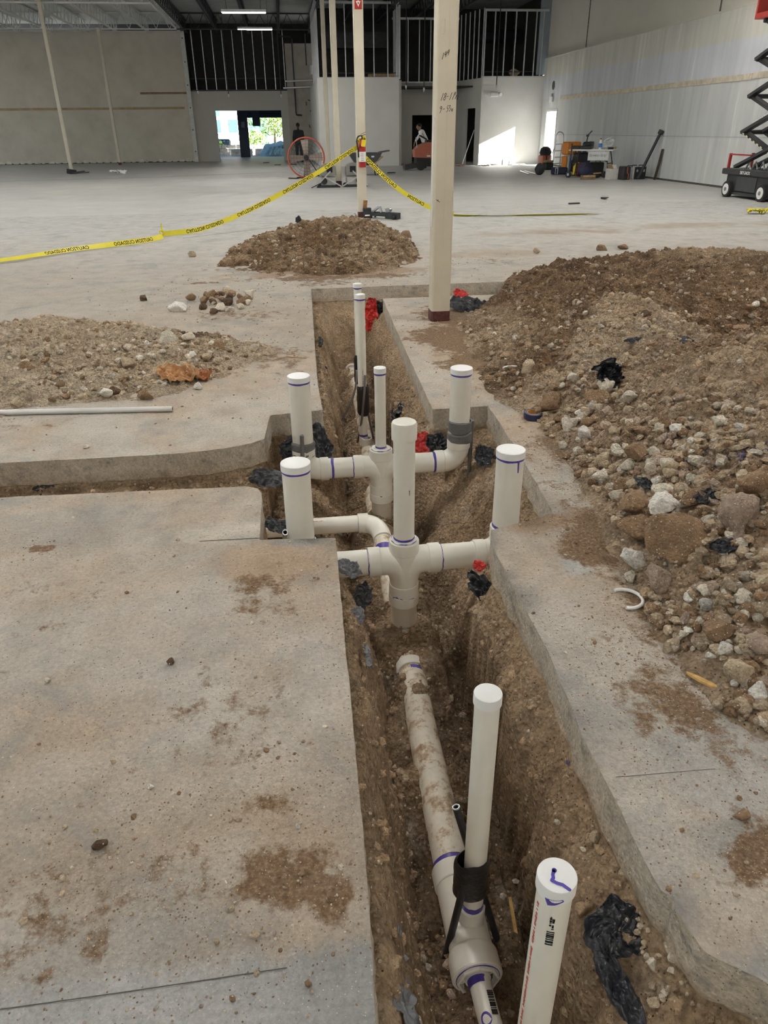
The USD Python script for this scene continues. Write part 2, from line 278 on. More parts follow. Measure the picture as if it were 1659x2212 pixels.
# colours that belong to the concrete: dust trodden over it, darker spilled soil, bare grey concrete
GREY, DUST, TANC, BROWN, PALE = (.28, .285, .28), (.47, .418, .348), (.43, .345, .265), (.155, .088, .043), (.58, .54, .46)
bare = fbm(q3(1.1), 5, 11); d1 = fbm(q3(2.6), 5, 12); d2 = fbm(q3(7.), 5, 13)
col = mixc((.46, .455, .435), DUST, smooth01((14.-y)/7)*np.clip(.75+.5*(bare-.5), 0, 1))
col = mixc(col, TANC, np.clip(smooth01((8.5-y)/5)*(.4+2.6*(d1-.5)+1.2*(d2-.5)), 0, 1))
col = mixc(col, GREY, np.clip((bare-.52)*6, 0, 1)*smooth01((8-y)/4)*.6)
spill = np.full(len(pts), .10)+.10*smooth01((6-y)/4)
def blob(cx, cy, rx, ry, c, amt, hard=2.5, ns=5., seed=0):
    global col
    e = 1-np.hypot((x-cx)/rx, (y-cy)/ry)+(fbm(q3(ns), 5, 20+seed)-.5)*1.5
    if c is BROWN: spill[:] = np.maximum(spill, np.clip(e*1.4, 0, 1)*amt*.95); return
    col = mixc(col, c, np.clip(e*hard, 0, 1)*amt)
# stains and spills, each where the photograph shows it
blob(-.10, 1.03, .22, .10, BROWN, .9, 3, 9, 1); blob(-.25, 1.12, .30, .09, BROWN, .5, 3, 9, 2); blob(-.01, .98, .10, .07, BROWN, .9, 3, 12, 3); blob(-.16, 1.25, .14, .06, BROWN, .55, 3, 12, 4)
blob(-.42, 1.06, .30, .10, BROWN, .4, 2, 14, 5); blob(-.6, 1.2, .5, .2, (.33, .25, .18), .4, 2, 8, 6)
blob(-1.05, 2.62, .07, .07, BROWN, .95, 4, 14, 7); blob(-.1, 2.30, .30, .20, (.40, .29, .2), .7, 2, 5, 8); blob(.0, 2.2, .12, .1, BROWN, .3, 2, 8, 9)
blob(-.05, 2.52, .10, .05, GREY, .8, 3, 8, 10); blob(-.35, 2.62, .18, .10, PALE, .7, 3, 8, 11); blob(-.03, 1.02, .05, .04, PALE, .8, 4, 12, 12)
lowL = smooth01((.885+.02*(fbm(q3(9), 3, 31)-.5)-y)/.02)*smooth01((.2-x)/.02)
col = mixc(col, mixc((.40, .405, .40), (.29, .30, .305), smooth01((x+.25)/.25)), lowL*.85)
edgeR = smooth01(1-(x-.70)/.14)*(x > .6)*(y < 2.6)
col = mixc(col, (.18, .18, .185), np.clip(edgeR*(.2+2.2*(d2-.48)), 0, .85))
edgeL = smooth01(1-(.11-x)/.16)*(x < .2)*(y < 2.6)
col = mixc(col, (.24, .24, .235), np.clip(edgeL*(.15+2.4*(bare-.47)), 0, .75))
blob(1.02, 1.22, .22, .16, (.40, .385, .36), .85, 2.5, 5, 13); blob(.93, 1.0, .16, .09, GREY, .6, 2, 5, 14)
blob(.96, .93, .22, .10, BROWN, .9, 3, 9, 15); blob(1.1, .86, .2, .07, BROWN, .9, 3, 9, 16); blob(1.0, .72, .25, .09, (.30, .30, .295), .8, 3, 5, 17)
blob(.98, 2.16, .09, .10, (.44, .45, .44), .8, 3, 6, 18); blob(1.0, 2.5, .22, .12, (.30, .2, .125), .8, 2, 7, 19); blob(1.15, 3.4, .12, .5, TANC, .8, 2, 6, 20)
blob(-1.0, 8.2, .35, .12, BROWN, .6, 2, 9, 21); blob(-.6, 9.0, .5, .14, BROWN, .6, 2, 9, 22); blob(.5, 8.6, 1.5, .35, (.33, .22, .14), .75, 2, 6, 23)
blob(4.5, 11.5, 1.6, .25, (.33, .24, .17), .8, 2, 3, 24); blob(6.5, 11.9, 2.2, .3, (.36, .28, .2), .7, 2, 3, 25); blob(2.6, 9.6, 1.0, .3, (.40, .31, .22), .6, 2, 4, 26)
blob(-5.5, 22, 2.5, .5, (.46, .42, .36), .6, 1.5, 1, 27); blob(1.4, 5.0, .5, 1.2, (.42, .32, .225), .85, 2, 4, 28); blob(.3, 6, 3, 1.5, TANC, .4, 1, 3, 29)
for (cx, cy, rx, ry, amt) in ((1.22, 2.35, .30, .35, .8), (1.15, 1.75, .30, .5, .5), (1.0, 1.45, .25, .3, .5), (1.35, 3.2, .25, .7, .6), (1.5, 4.3, .4, .8, .7), (1.35, 5.3, .55, .9, .75), (1.35, 6.3, .45, .6, .7), (-.2, 5.2, .5, .7, .5), (-.5, 6.6, .9, .5, .5), (-2.0, 4.1, 1.0, .3, .4), (.5, 8.3, 1.6, .4, .7), (2.4, 9.0, .9, .5, .4), (-.3, 1.6, .5, .5, .38), (-.6, 1.0, .5, .3, .45), (-.1, 2.2, .35, .3, .5), (-.9, 2.2, .7, .5, .3), (.4, 7.95, 1.2, .25, .5)):
    e_ = 1-np.hypot((x-cx)/rx, (y-cy)/ry)+(fbm(q3(4), 4, 60)-.5)*1.2; spill = np.maximum(spill, np.clip(e_*1.3, 0, 1)*amt)
spill = np.where((x > .8) & (y < 7), spill*1.3+.15*smooth01((x-.85)/.2), spill+.05)*np.where(lowL > .5, .3, 1.)
floor = thing('floor', 'dusty grey concrete slab with a trench sawn through it', kind='structure')
FPATH = floor
m = trimesh.Trimesh(np.c_[pts, z], tri, process=False)
fsel = np.all(pts[tri][:, :, 1] < 16, axis=1)
def sub(sel):
    u, inv = np.unique(tri[sel], return_inverse=True); return trimesh.Trimesh(np.c_[pts[u], z[u]], inv.reshape(-1, 3), process=False), (col[u], spill[u])
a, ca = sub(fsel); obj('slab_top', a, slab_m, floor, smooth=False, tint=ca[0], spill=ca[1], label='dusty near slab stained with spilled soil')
a, ca = sub(~fsel); obj('slab_top', a, far_m, floor, smooth=False, tint=ca[0], label='paler trodden slab of the far hall')
# the cut face of the slab: sawn smooth above, broken and stony towards its underside
n = len(edge); lv = np.array([0, -.012, -.03, -.055, -.08, -.105, -.13]); tn = np.roll(edge, -1, 0)-np.roll(edge, 1, 0); nrm = np.stack([-tn[:, 1], tn[:, 0]], 1); nrm /= np.linalg.norm(nrm, axis=1, keepdims=True)
if EDGEP.contains(Point(*(edge[50]+nrm[50]*.02))) is False: nrm = -nrm
V = []; C_ = []
for k, zz in enumerate(lv):
    q = np.c_[edge*14, np.full(n, zz*30)]; w = (fbm(q, 4, 5)-.45)*(.004+.9*_am+.03*smooth01((-zz-.07)/.06)); w = w if k else 0*w
    V.append(np.c_[edge+nrm*w[:, None], np.full(n, zz)+(0 if k < 6 else .012*(fbm(q*2, 3, 6)-.5))])
    t = fbm(np.c_[edge*5, np.full(n, zz*8)], 4, 7); sp = fbm(np.c_[edge*22, np.full(n, zz*40)], 3, 8)
    cc = mixc((.52, .48, .41), (.46, .395, .31), np.clip((t-.3)*2, 0, 1)); cc = mixc(cc, (.22, .21, .2), np.clip((sp-.6)*5, 0, .7)); cc = mixc(cc, (.40, .31, .22), np.full(n, float(smooth01((-zz-.08)/.05))*.6)); C_.append(cc)
V = np.vstack(V); i, j = np.meshgrid(np.arange(len(lv)-1), np.arange(n), indexing='ij'); k = (j+1) % n
f = np.vstack([np.stack([i*n+j, i*n+k, (i+1)*n+k], -1).reshape(-1, 3), np.stack([i*n+j, (i+1)*n+k, (i+1)*n+j], -1).reshape(-1, 3)])
em = trimesh.Trimesh(V, f, process=False)
obj('slab_edge', em, edge_m, floor, smooth=True, tint=np.vstack(C_), label='sawn concrete face of the slab round the trench')
# joints sawn or drawn on the slab
def ribbon(pts, w, h=.0008, z0=.0022):
    b = MB()
    for p, q in zip(pts[:-1], pts[1:]): b.bar((p[0], p[1], z0), (q[0], q[1], z0), w, h)
    return b
joint_m = plain('joint_dark', (.10, .095, .085), .9)
obj('saw_joint', ribbon([P(0, 392)[:2], P(330, 383)[:2], P(620, 371)[:2]], .05), joint_m, floor)
obj('saw_joint', ribbon([P(395, 515)[:2], P(600, 490)[:2], P(700, 480)[:2]], .012), joint_m, floor)
obj('chalk_line', ribbon([P(0, 2182)[:2], P(300, 2140)[:2], P(620, 2092)[:2]], .0018), joint_m, floor)
obj('chalk_line', ribbon([P(1330, 1680)[:2], P(1545, 1662)[:2]], .0012), joint_m, floor)
obj('saw_joint', ribbon([P(562, 1163)[:2], P(430, 1170)[:2]], .003), joint_m, floor)

# ---- the soil of the trench: one height field, steep earth walls down to a narrow bottom
gx = np.arange(-4.4, 3.2, .0125); gy = np.arange(-.35, 8.0, .0125)
def ip(Y, pairs): a = np.array(pairs); return np.interp(Y, a[:, 0], a[:, 1])
def trench_z(X, Y):
    w1 = fbm(np.stack([X*3, Y*5, 0*X], -1), 4, 41)-.5; w2 = fbm(np.stack([X*14, Y*14, 0*X], -1), 4, 42)-.5; w3 = fbm(np.stack([X*2.2, Y*2.2, 0*X+3], -1), 3, 43)-.5
    d = shapely.distance(shapely.points(X.ravel(), Y.ravel()), CUTP.exterior).reshape(X.shape); ins = shapely.contains_xy(CUTP, X.ravel(), Y.ravel()).reshape(X.shape); d = np.where(ins, d, -d)
    Xn = X+.08*w1+.055*w2
    lt = ip(Y, [(-1, .07), (1, .08), (2.4, .12), (2.6, .0), (2.9, -.10), (3.9, -.08), (4.1, .16), (8, .24)])+.01
    lb = ip(Y, [(-1, .26), (1.2, .255), (2.2, .29), (2.7, .27), (3.3, .24), (4.2, .26), (5.7, .38), (7.2, .42)])
    rb = ip(Y, [(-1, .52), (1.1, .525), (1.4, .575), (1.7, .61), (2.7, .62), (3.2, .60), (4.2, .62), (5.6, .72), (7, .74)])
    br = ip(Y, [(-1, .62), (.9, .585), (1.2, .60), (1.55, .63), (1.7, .61), (2.3, .63), (2.6, .78), (3.1, .90), (3.8, .88), (4.0, .66), (6, .76), (7.2, .82)])
    rt = ip(Y, [(-1, .86), (.7, .80), (.9, .72), (2.3, .725), (2.5, .76), (2.65, 1.06), (3.9, 1.1), (4.0, .80), (6, .86), (7.1, .90)])
    zbr = ip(Y, [(-1, -.26), (1.2, -.27), (1.7, -.24), (2.3, -.23), (2.6, -.40), (3.2, -.46), (3.7, -.42), (4.1, -.33), (7, -.28)])
    zb = -.685+.05*w3+.04*w1+.022*w2
    zb = zb+ip(Y, [(-1, 0), (4, 0), (5.5, -.02), (6.6, .06), (7.1, .12)])
    tl = np.clip((Xn-lt)/(lb-lt), 0, 1); zl = lerp(-.155, zb, tl**1.5*.75+.25*smooth01(tl))
    tr = np.clip((br-Xn)/np.maximum(br-rb, .03), 0, 1); zr = lerp(zbr+.05*w1, zb, smooth01(tr)); ts = np.clip((rt-Xn)/np.maximum(rt-br, .03), 0, 1); zs = lerp(-.135, zbr+.05*w1+.02*w2, ts**1.1)
    zz = np.where(Xn < lb, zl, np.where(Xn < rb, zb, np.where(Xn < br, zr, zs)))
    # side trenches and the notches for the risers
    zn = -.15-.30*smooth01(d/.22)-.06*w3-.05*w1
    notch = (((Y > 2.53) & (Y < 4.0) & (X < .26)) | ((Y > 6.95) & (X > .84)))
    zz = np.where(notch, np.minimum(np.where(X < -.2, np.maximum(zn, -.30-.05*w1+.03*w2), np.where(Y > 6.9, zn, np.minimum(zn, zl))), zn), zz)
    zz = np.where((Y < 4) & (Y > 2.52) & (X > -.19) & (X < lb), np.minimum(zz, lerp(-.46, zb, smooth01((X-.05)/(lb-.05)))), zz)
    endf = smooth01((7.62-Y+.08*w1)/.42); zz = np.where((Y > 6.8) & (X < .86), lerp(-.15, zz, endf), zz)
    rg_ = 1-np.abs(2*fbm(np.stack([X*7, Y*3.2, 0*X+9], -1), 4, 47)-1)*2.2
    zz = zz+(.06*w2+.045*(rg_-.4)*smooth01((zb+.62-np.abs(zz-zb-.25))/.3))*smooth01(d/.05)+.018*(fbm(np.stack([X*40, Y*40, 0*X], -1), 3, 44)-.5)
    # soil heaped unevenly against the main pipe
    px_ = np.interp(Y, [1.45, 2.0, 2.5, 3.2, 4.03, 4.9, 6.75], [.380, .388, .405, .41, .43, .487, .535]); dp = np.abs(X-px_)
    bank = -.580+.24*(fbm(np.stack([X*5, Y*5, 0*X+7], -1), 4, 46)-.5)+ip(Y, [(1.0, -.06), (1.3, -.05), (1.5, -.04), (1.7, -.01), (2.1, -.01), (2.35, .005), (2.47, .03), (2.6, .07), (2.8, .0), (4, -.01), (8, 0)])-.55*np.maximum(dp-.045, 0); bank = np.where((Y > .85), bank, -2)
    zz = np.where((dp < .16) & (Y < 6.9), np.maximum(zz, np.minimum(bank, -.535)+.02*w2), zz)
    return np.where(d < -.004, -.135+.004*w2-.02*np.clip(-d/.1, 0, 1), np.minimum(zz, -.125+.0*d)), d
GX, GY = np.meshgrid(gx, gy, indexing='ij'); GZ, GD = trench_z(GX, GY)
def TZ(px_, py_): return float(trench_z(np.array([[px_]], float), np.array([[py_]], float))[0][0, 0])
q = np.stack([GX, GY, GZ], -1)
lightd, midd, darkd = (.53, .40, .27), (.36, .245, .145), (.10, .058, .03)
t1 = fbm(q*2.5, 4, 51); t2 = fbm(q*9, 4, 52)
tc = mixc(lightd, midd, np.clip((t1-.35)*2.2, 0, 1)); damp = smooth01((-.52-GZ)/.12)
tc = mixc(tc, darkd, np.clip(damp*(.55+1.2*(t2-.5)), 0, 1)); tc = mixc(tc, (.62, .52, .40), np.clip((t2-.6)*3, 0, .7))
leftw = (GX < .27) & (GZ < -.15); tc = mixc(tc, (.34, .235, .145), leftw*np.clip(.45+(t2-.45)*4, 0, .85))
keep = GD > -.12; idx = grid_faces(len(gx), len(gy)); kf = keep.ravel()[idx].all(1)
u, inv = np.unique(idx[kf], return_inverse=True)
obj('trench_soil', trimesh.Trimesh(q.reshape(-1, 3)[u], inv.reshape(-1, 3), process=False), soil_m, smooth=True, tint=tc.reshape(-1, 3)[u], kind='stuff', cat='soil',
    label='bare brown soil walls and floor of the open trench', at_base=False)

from scipy.interpolate import RegularGridInterpolator as RGI
TCI = RGI((gx, gy), tc, bounds_error=False, fill_value=.3)
# ---- the heaps of spoil, as height fields through points read off the photograph
HC = []
def heap(name, label, ctrl, outline, x0, x1, y0, y1, step, colf, rough=.05, seed=0, smoothing=0.):
    c = np.array(ctrl, float); o = densify(outline, .12); op = Polygon(outline)
    pts_ = np.vstack([c[:, :2], o]); val = np.r_[c[:, 2], np.full(len(o), -.005)]
    rbf = RBFInterpolator(pts_, val, kernel='linear', smoothing=.0005, neighbors=60)
    xs, ys = np.arange(x0, x1, step), np.arange(y0, y1, step); X, Y = np.meshgrid(xs, ys, indexing='ij')
    cx, cy = np.meshgrid(np.arange(x0, x1+.1, .07), np.arange(y0, y1+.1, .07), indexing='ij')
    from scipy.interpolate import RegularGridInterpolator as RG
    zc = rbf(np.c_[cx.ravel(), cy.ravel()]).reshape(cx.shape); Z = RG((cx[:, 0], cy[0]), zc, bounds_error=False, fill_value=None)(np.stack([X, Y], -1))
    ins = shapely.contains_xy(op.buffer(.25), X.ravel(), Y.ravel()).reshape(X.shape)
    dd = shapely.distance(shapely.points(X.ravel(), Y.ravel()), op.exterior).reshape(X.shape); sgn = np.where(shapely.contains_xy(op, X.ravel(), Y.ravel()).reshape(X.shape), dd, -dd)
    g = lambda s, k: fbm(np.stack([X*s, Y*s, Z*s+k], -1), 4, seed+int(k))-.5
    amp = np.clip((sgn+.1)/.3, 0, 1)
    lump = np.maximum(g(11, 2), 0)*1.6+np.maximum(g(26, 3), -.02)*.9
    rdg = (1-np.abs(2*g(5, 6))*3)
    Z = Z+rough*(1.5*g(3.5, 1)+lump*1.5+.45*rdg+.5*g(55, 4))*amp-.03*smooth01((.06-sgn)/.2)+.025*(g(6, 5))
    q = np.stack([X, Y, Z], -1); keep = (Z > -.004) & ins; idx = grid_faces(len(xs), len(ys)); kf = keep.ravel()[idx].any(1) & ins.ravel()[idx].all(1)
    u, inv = np.unique(idx[kf], return_inverse=True); tc = colf(X, Y, Z, g)
    obj(name, trimesh.Trimesh(q.reshape(-1, 3)[u], inv.reshape(-1, 3), process=False), soil_m, smooth=True, tint=tc.reshape(-1, 3)[u], kind='stuff', cat='soil heap', label=label, at_base=False)
    HC.append(RG((xs, ys), tc, bounds_error=False, fill_value=.3)); return RG((xs, ys), Z, bounds_error=False, fill_value=0.)
TANS, SANDY, DBROWN, MBROWN = (.44, .325, .215), (.53, .435, .325), (.125, .072, .038), (.25, .155, .085)
# the big heap on the right: a brown back ridge, a pale middle mound, a hollow, and a stony front slope
def at(l): return [tuple(PY(*p)) for p in l]
big_ctrl = at([(1115, 612, 7.25), (1180, 592, 7.3), (1260, 577, 7.3), (1330, 572, 7.3), (1400, 564, 7.3), (1480, 551, 7.3), (1560, 546, 7.3), (1610, 553, 7.3), (1655, 570, 7.3)]) + [tuple(P(*p)) for p in [
    (1070, 680, .05), (1150, 680, .13), (1250, 650, .27), (1350, 620, .34), (1450, 620, .34), (1560, 610, .37), (1640, 620, .34), (1050, 740, .04), (1120, 740, .09), (1200, 740, .17), (1100, 810, .05), (1180, 840, .09),
    (1390, 657, .37), (1340, 692, .32), (1300, 740, .25), (1440, 688, .35), (1500, 718, .32), (1560, 728, .32), (1620, 738, .31), (1250, 810, .15), (1330, 800, .21), (1400, 745, .29), (1400, 830, .17), (1460, 770, .20), (1500, 792, .09), (1565, 765, .06), (1640, 750, .08),
    (1540, 794, .39), (1590, 784, .42), (1655, 768, .46), (1480, 842, .29), (1420, 900, .20), (1340, 930, .12), (1260, 930, .06), (1560, 880, .31), (1640, 860, .37), (1280, 1010, .05), (1400, 1000, .15), (1520, 1000, .24), (1640, 990, .31),
    (1340, 1090, .05), (1420, 1080, .12), (1500, 1090, .18), (1640, 1090, .25), (1420, 1200, .08), (1560, 1200, .15), (1650, 1200, .19), (1500, 1300, .06), (1620, 1300, .11), (1600, 1420, .05)]] + [
    (3.0, 7.8, .15), (3.8, 7.9, .16), (4.7, 7.8, .18), (5.4, 7.2, .3), (5.6, 5.5, .5), (5.2, 3.8, .5), (4.0, 3.0, .5), (3.2, 2.4, .35), (3.0, 1.6, .15), (3.2, 6.2, .22), (4.2, 6.1, .25), (3.6, 6.2, .2), (3.9, 4.1, .4), (4.4, 5.2, .35)]
big_out = [tuple(P(*p)[:2]) for p in [(1085, 628), (1015, 680), (985, 705), (1010, 760), (1035, 815), (1075, 868), (1150, 900), (1215, 960), (1245, 1040), (1290, 1110), (1310, 1190), (1370, 1260), (1400, 1350), (1480, 1430), (1540, 1530), (1655, 1600)]] + [(2.2, 1.1), (3.4, .9), (4.6, 2.0), (6.2, 3.6), (6.6, 5.6), (6.3, 7.8), (5.4, 8.5), (4.0, 8.6), (3.0, 8.3), (2.4, 7.95)]
def big_col(X, Y, Z, g):
    t = g(2.2, 9); t2 = g(8, 8); t3 = g(16, 7); c_ = mixc(TANS, SANDY, np.clip(.45+t*2.6+t2, 0, 1))
    # seen from the slab: brown back slope beyond the line of the pale mound's crest
    bd = np.interp(X, [1.0, 1.43, 1.65, 1.9, 2.35, 2.6, 2.9, 3.4, 6.6], [3.9, 3.95, 4.1, 4.5, 5.05, 4.65, 4.4, 4.3, 4.2])
    back = smooth01((Y-bd+.3*t+.25*t2)/.25); c_ = mixc(c_, mixc(DBROWN, MBROWN, np.clip(.5+t2*3.6+t*1.5, 0, 1)), back*np.clip(.95+t2*.6, 0, 1))
    crest = np.exp(-(((X-4.3)/.45)**2+((Y-7.2)/.45)**2)); c_ = mixc(c_, TANS, np.clip(crest*1.2+t2, 0, .85))
    lft = smooth01((1.95-X)/.5)*smooth01((Y-4.4)/.6); c_ = mixc(c_, mixc((.36, .25, .155), (.52, .41, .29), np.clip(.5+t2*4, 0, 1)), lft*.8)
    hol = np.exp(-(((X-2.5)/.40)**2+((Y-3.85)/.22)**2)); c_ = mixc(c_, (.24, .155, .09), np.clip(hol*1.3, 0, .85))
    mid = smooth01((4.0-Y)/.3)*smooth01((Y-2.6)/.3); c_ = mixc(c_, (.33, .225, .145), mid*np.clip(.45+t*3.2, 0, .85))
    low = smooth01((2.9-Y)/.6); c_ = mixc(c_, (.31, .205, .125), low*np.clip(.5+t*3, 0, .9))
    return mixc(c_, (.66, .58, .47), np.clip((t3-.14)*4, 0, .5))
BIGZ = heap('soil_heap', 'big heap of brown and tan spoil right of the trench', big_ctrl, big_out, 1.0, 6.6, .9, 8.7, .0165, big_col, .075, 100)
# the small heap behind the trench
sm_ctrl = at([(740, 476, 10.6), (640, 490, 10.6), (700, 480, 10.7), (600, 520, 10.3), (830, 492, 10.5), (880, 515, 10.2), (790, 476, 10.7), (560, 545, 10.0), (720, 530, 9.7), (800, 540, 9.6), (640, 550, 9.6), (860, 555, 9.5), (540, 570, 9.6)]) + [(.6, 11.2, .25), (.1, 11.2, .2), (1.2, 11.1, .2)]
sm_out = [tuple(P(*p)[:2]) for p in [(480, 560), (470, 575), (560, 590), (640, 600), (720, 598), (800, 590), (870, 578), (915, 558)]] + [(1.75, 10.4), (1.5, 11.3), (.7, 11.9), (-.1, 11.8), (-.8, 10.9)]
def sm_col(X, Y, Z, g):
    t = g(3, 9); t2 = g(11, 8); c_ = mixc(MBROWN, TANS, np.clip(.35+t*2.5+smooth01((X-.5)/.6)*.35, 0, 1)); return mixc(c_, DBROWN, np.clip(.1+t2*3, 0, .8))
SMZ = heap('soil_heap', 'smaller brown heap of spoil behind the far end of the trench', sm_ctrl, sm_out, -1.5, 2.2, 8.2, 12.1, .02, sm_col, .075, 200)
# the low spread of rubble on the left
lf_ctrl = [(-1.9, 5.9, .17), (-1.6, 5.5, .15), (-2.4, 5.6, .18), (-1.2, 5.6, .13), (-.9, 5.2, .07), (-1.4, 4.8, .07), (-2.2, 4.9, .1), (-1.0, 5.7, .10), (-.6, 5.4, .035), (-3.0, 5.4, .18), (-1.9, 6.2, .10), (-1.2, 6.1, .05)]
lf_out = [tuple(P(*p)[:2]) for p in [(0, 905), (90, 880), (210, 868), (330, 868), (420, 835), (470, 825), (540, 790), (600, 765), (590, 745), (500, 730), (400, 722), (330, 712), (200, 703), (100, 712), (0, 722)]] + [(-3.4, 6.2), (-3.6, 5.2), (-2.8, 4.3)]
def lf_col(X, Y, Z, g):
    t = g(3, 9); t2 = g(12, 8); c_ = mixc((.46, .36, .25), (.54, .45, .34), np.clip(.5+t*2.5, 0, 1)); dk = np.exp(-(((X+.75)/.16)**2+((Y-5.75)/.14)**2)); c_ = mixc(c_, (.12, .075, .045), np.clip(dk*1.3+t2, 0, .85)*(dk > .15)); return mixc(c_, (.36, .26, .17), np.clip((t2-.08)*4, 0, .6))
LFZ = heap('soil_heap', 'low spread of sandy rubble on the slab left of the trench', lf_ctrl, lf_out, -3.6, .2, 4.1, 6.6, .016, lf_col, .055, 300)
def ground(px_, py_):
    """height of whatever one stands on at a place"""
    if EDGEP.contains(Point(px_, py_)): return TZ(px_, py_)
    h = 0.
    for g_, (a, b, c_, d) in ((BIGZ, (1, 6.58, .9, 8.68)), (SMZ, (-1.5, 2.18, 8.2, 12.08)), (LFZ, (-3.6, .18, 4.1, 6.58))):
        if a < px_ < b and c_ < py_ < d: h = max(h, float(g_((px_, py_))))
    return h

# ---- walls, ceiling and the far rooms
def wallbox(name, lo, hi, m, label, parent=None):
    return obj(name, MB().span(lo, hi), m, parent, smooth=False, label=label, kind=None if parent else 'structure')
wr = thing('wall_right', 'long right hand wall of patched grey drywall under a cream ledge', kind='structure', loc=(XR, 20, 0))
DY0, DY1, DH = 32.5, 33.75, 2.03
gypsum = mat('patched_drywall', {'g': ('geometry', {}), 's': ('separate_xyz', {}), 'm': ('mapping', {'scale': (1., 1.1, .10)}), 'n': ('noise_texture', {'scale': 2.6, 'detail': 5., 'roughness': .7}), 'n2': ('noise_texture', {'scale': .5, 'detail': 4.}),
     'r': ('rgb_ramp', {'ramp': [(.34, (.50, .51, .51)), (.5, (.57, .58, .575)), (.6, (.60, .61, .60)), (.68, (.74, .75, .745))]}),
     'w': ('math', {'math_type': 'multiply_add', 'value2': .12}),
     'b': ('rgb_ramp', {'ramp': [(.0, (.98, .98, .97)), (.30, (1, 1, 1)), (.302, (.93, .93, .94)), (.61, (1, 1, 1)), (.632, (1, 1, 1)), (.636, (1.03, 1.04, 1.12)), (.82, (1.03, 1.04, 1.12)), (.845, (1.06, 1.02, .93)), (1, (1.05, 1.01, .93))]}),
     'z': ('math', {'math_type': 'divide', 'value2': 4.0}), 'x': ('mix_color', {'blend_type': 'multiply', 'fac': 1., 'use_clamp': False}), 'p': ('principled_bsdf', {'roughness': .85})},
    [('g.position', 's.vector'), ('g.position', 'm.vector'), ('m.vector', 'n.vector'), ('n.fac', 'r.fac'), ('g.position', 'n2.vector'), ('n2.fac', 'w.value1'), ('s.z', 'w.value3'), ('w.value', 'z.value1'), ('z.value', 'b.fac'), ('r.color', 'x.a'), ('b.color', 'x.b'), ('x.result', 'p.base_color')])
cream_wall = plain('cream_wall', (.60, .575, .50), .85, vary=.04, scale=1.2)
b = MB().span((XR, YF, 0), (XR+.15, DY0, 3.98)).span((XR, DY0, DH), (XR+.15, DY1, 3.98)).span((XR, DY1, 0), (XR+.15, 34.5, 3.98)); obj('drywall', b, gypsum, wr, smooth=False)
obj('upper_wall', MB().span((XR+.10, YF, 3.98), (XR+.25, 38.5, ZC+.4)), cream_wall, wr, smooth=False, label='set back cream upper wall')
obj('ledge', MB().span((XR-.012, YF, 3.955), (XR+.12, 34.5, 3.99), ), cream_wall, wr, smooth=False)
for yy in (21.0, 30.2): obj('panel_seam', MB().span((XR+.085, yy, 3.99), (XR+.101, yy+.05, ZC)), joint_m, wr, smooth=False)
obj('wood_strip', MB().span((XR-.022, 18.8, 2.40), (XR+.01, 32.2, 2.53)), plain('strip_wood', (.58, .51, .40), .8, vary=.25, scale=5), wr, label='bare timber strip along the wall')
obj('wood_strip', MB().span((XR-.022, 8.0, 2.41), (XR+.01, 18.75, 2.54)), 'strip_wood', wr, label='bare timber strip along the wall')
obj('base_gap', MB().span((XR-.006, YF, 0), (XR+.01, DY0, .05)), plain('shadow_gap', (.09, .08, .07), .9), wr, smooth=False)
obj('board_joint', MB().span((XR-.002, 17, 1.165), (XR+.01, 32.2, 1.18)), plain('joint_grey', (.36, .36, .36), .9), wr, smooth=False)
dr = thing('door_1', 'open white exit door in the right hand wall, sunlit outside', kind='structure', loc=(XR, DY1, 0))
obj('door_leaf', MB().box((XR+.78, DY1+.03, 1.03), (1.3, .045, 1.98)), white, dr, smooth=False); obj('hinge_strip', MB().span((XR+.5, DY1, .1), (XR+.53, DY1+.006, 1.95)), steel, dr)
obj('door_handle', MB().cyl((XR+1.2, DY1, .98), (XR+1.2, DY1-.06, .98), .012).box((XR+1.13, DY1-.06, .98), (.14, .02, .02)), steel, dr)
obj('door_frame', MB().span((XR-.012, DY0-.06, 0), (XR+.165, DY0+.015, DH)).span((XR-.012, DY1-.015, 0), (XR+.165, DY1+.06, DH)).span((XR-.012, DY0-.06, DH-.015), (XR+.165, DY1+.06, DH+.05)), white, dr, smooth=False)
dup_sign = thing('exit_sign', 'small white exit sign box over the open door', 'sign', (XR-.04, 33.2, 2.35)); obj('sign_box', MB().span((XR-.07, 33.05, 2.35), (XR, 33.4, 2.55)), white, dup_sign, smooth=False); obj('sign_mount', MB().span((XR-.04, 33.18, 2.55), (XR, 33.28, 2.66)), plain('grey_plastic', (.3, .3, .3)), dup_sign, smooth=False)
pm = thing('wall_patch', 'dark hole torn in the drywall above the exit sign', 'hole', (XR-.02, 33.2, 2.85)); obj('hole', MB().prism(Point(0, 0).buffer(.16, 5).intersection(Polygon([(-.2, -.2), (.2, -.15), (.14, .2), (-.1, .16)])), .01, np.array([[0, 0, -1, XR], [1, 0, 0, 33.2], [0, 1, 0, 2.95], [0, 0, 0, 1.]])), plain('cavity', (.1, .09, .08), .9), pm)
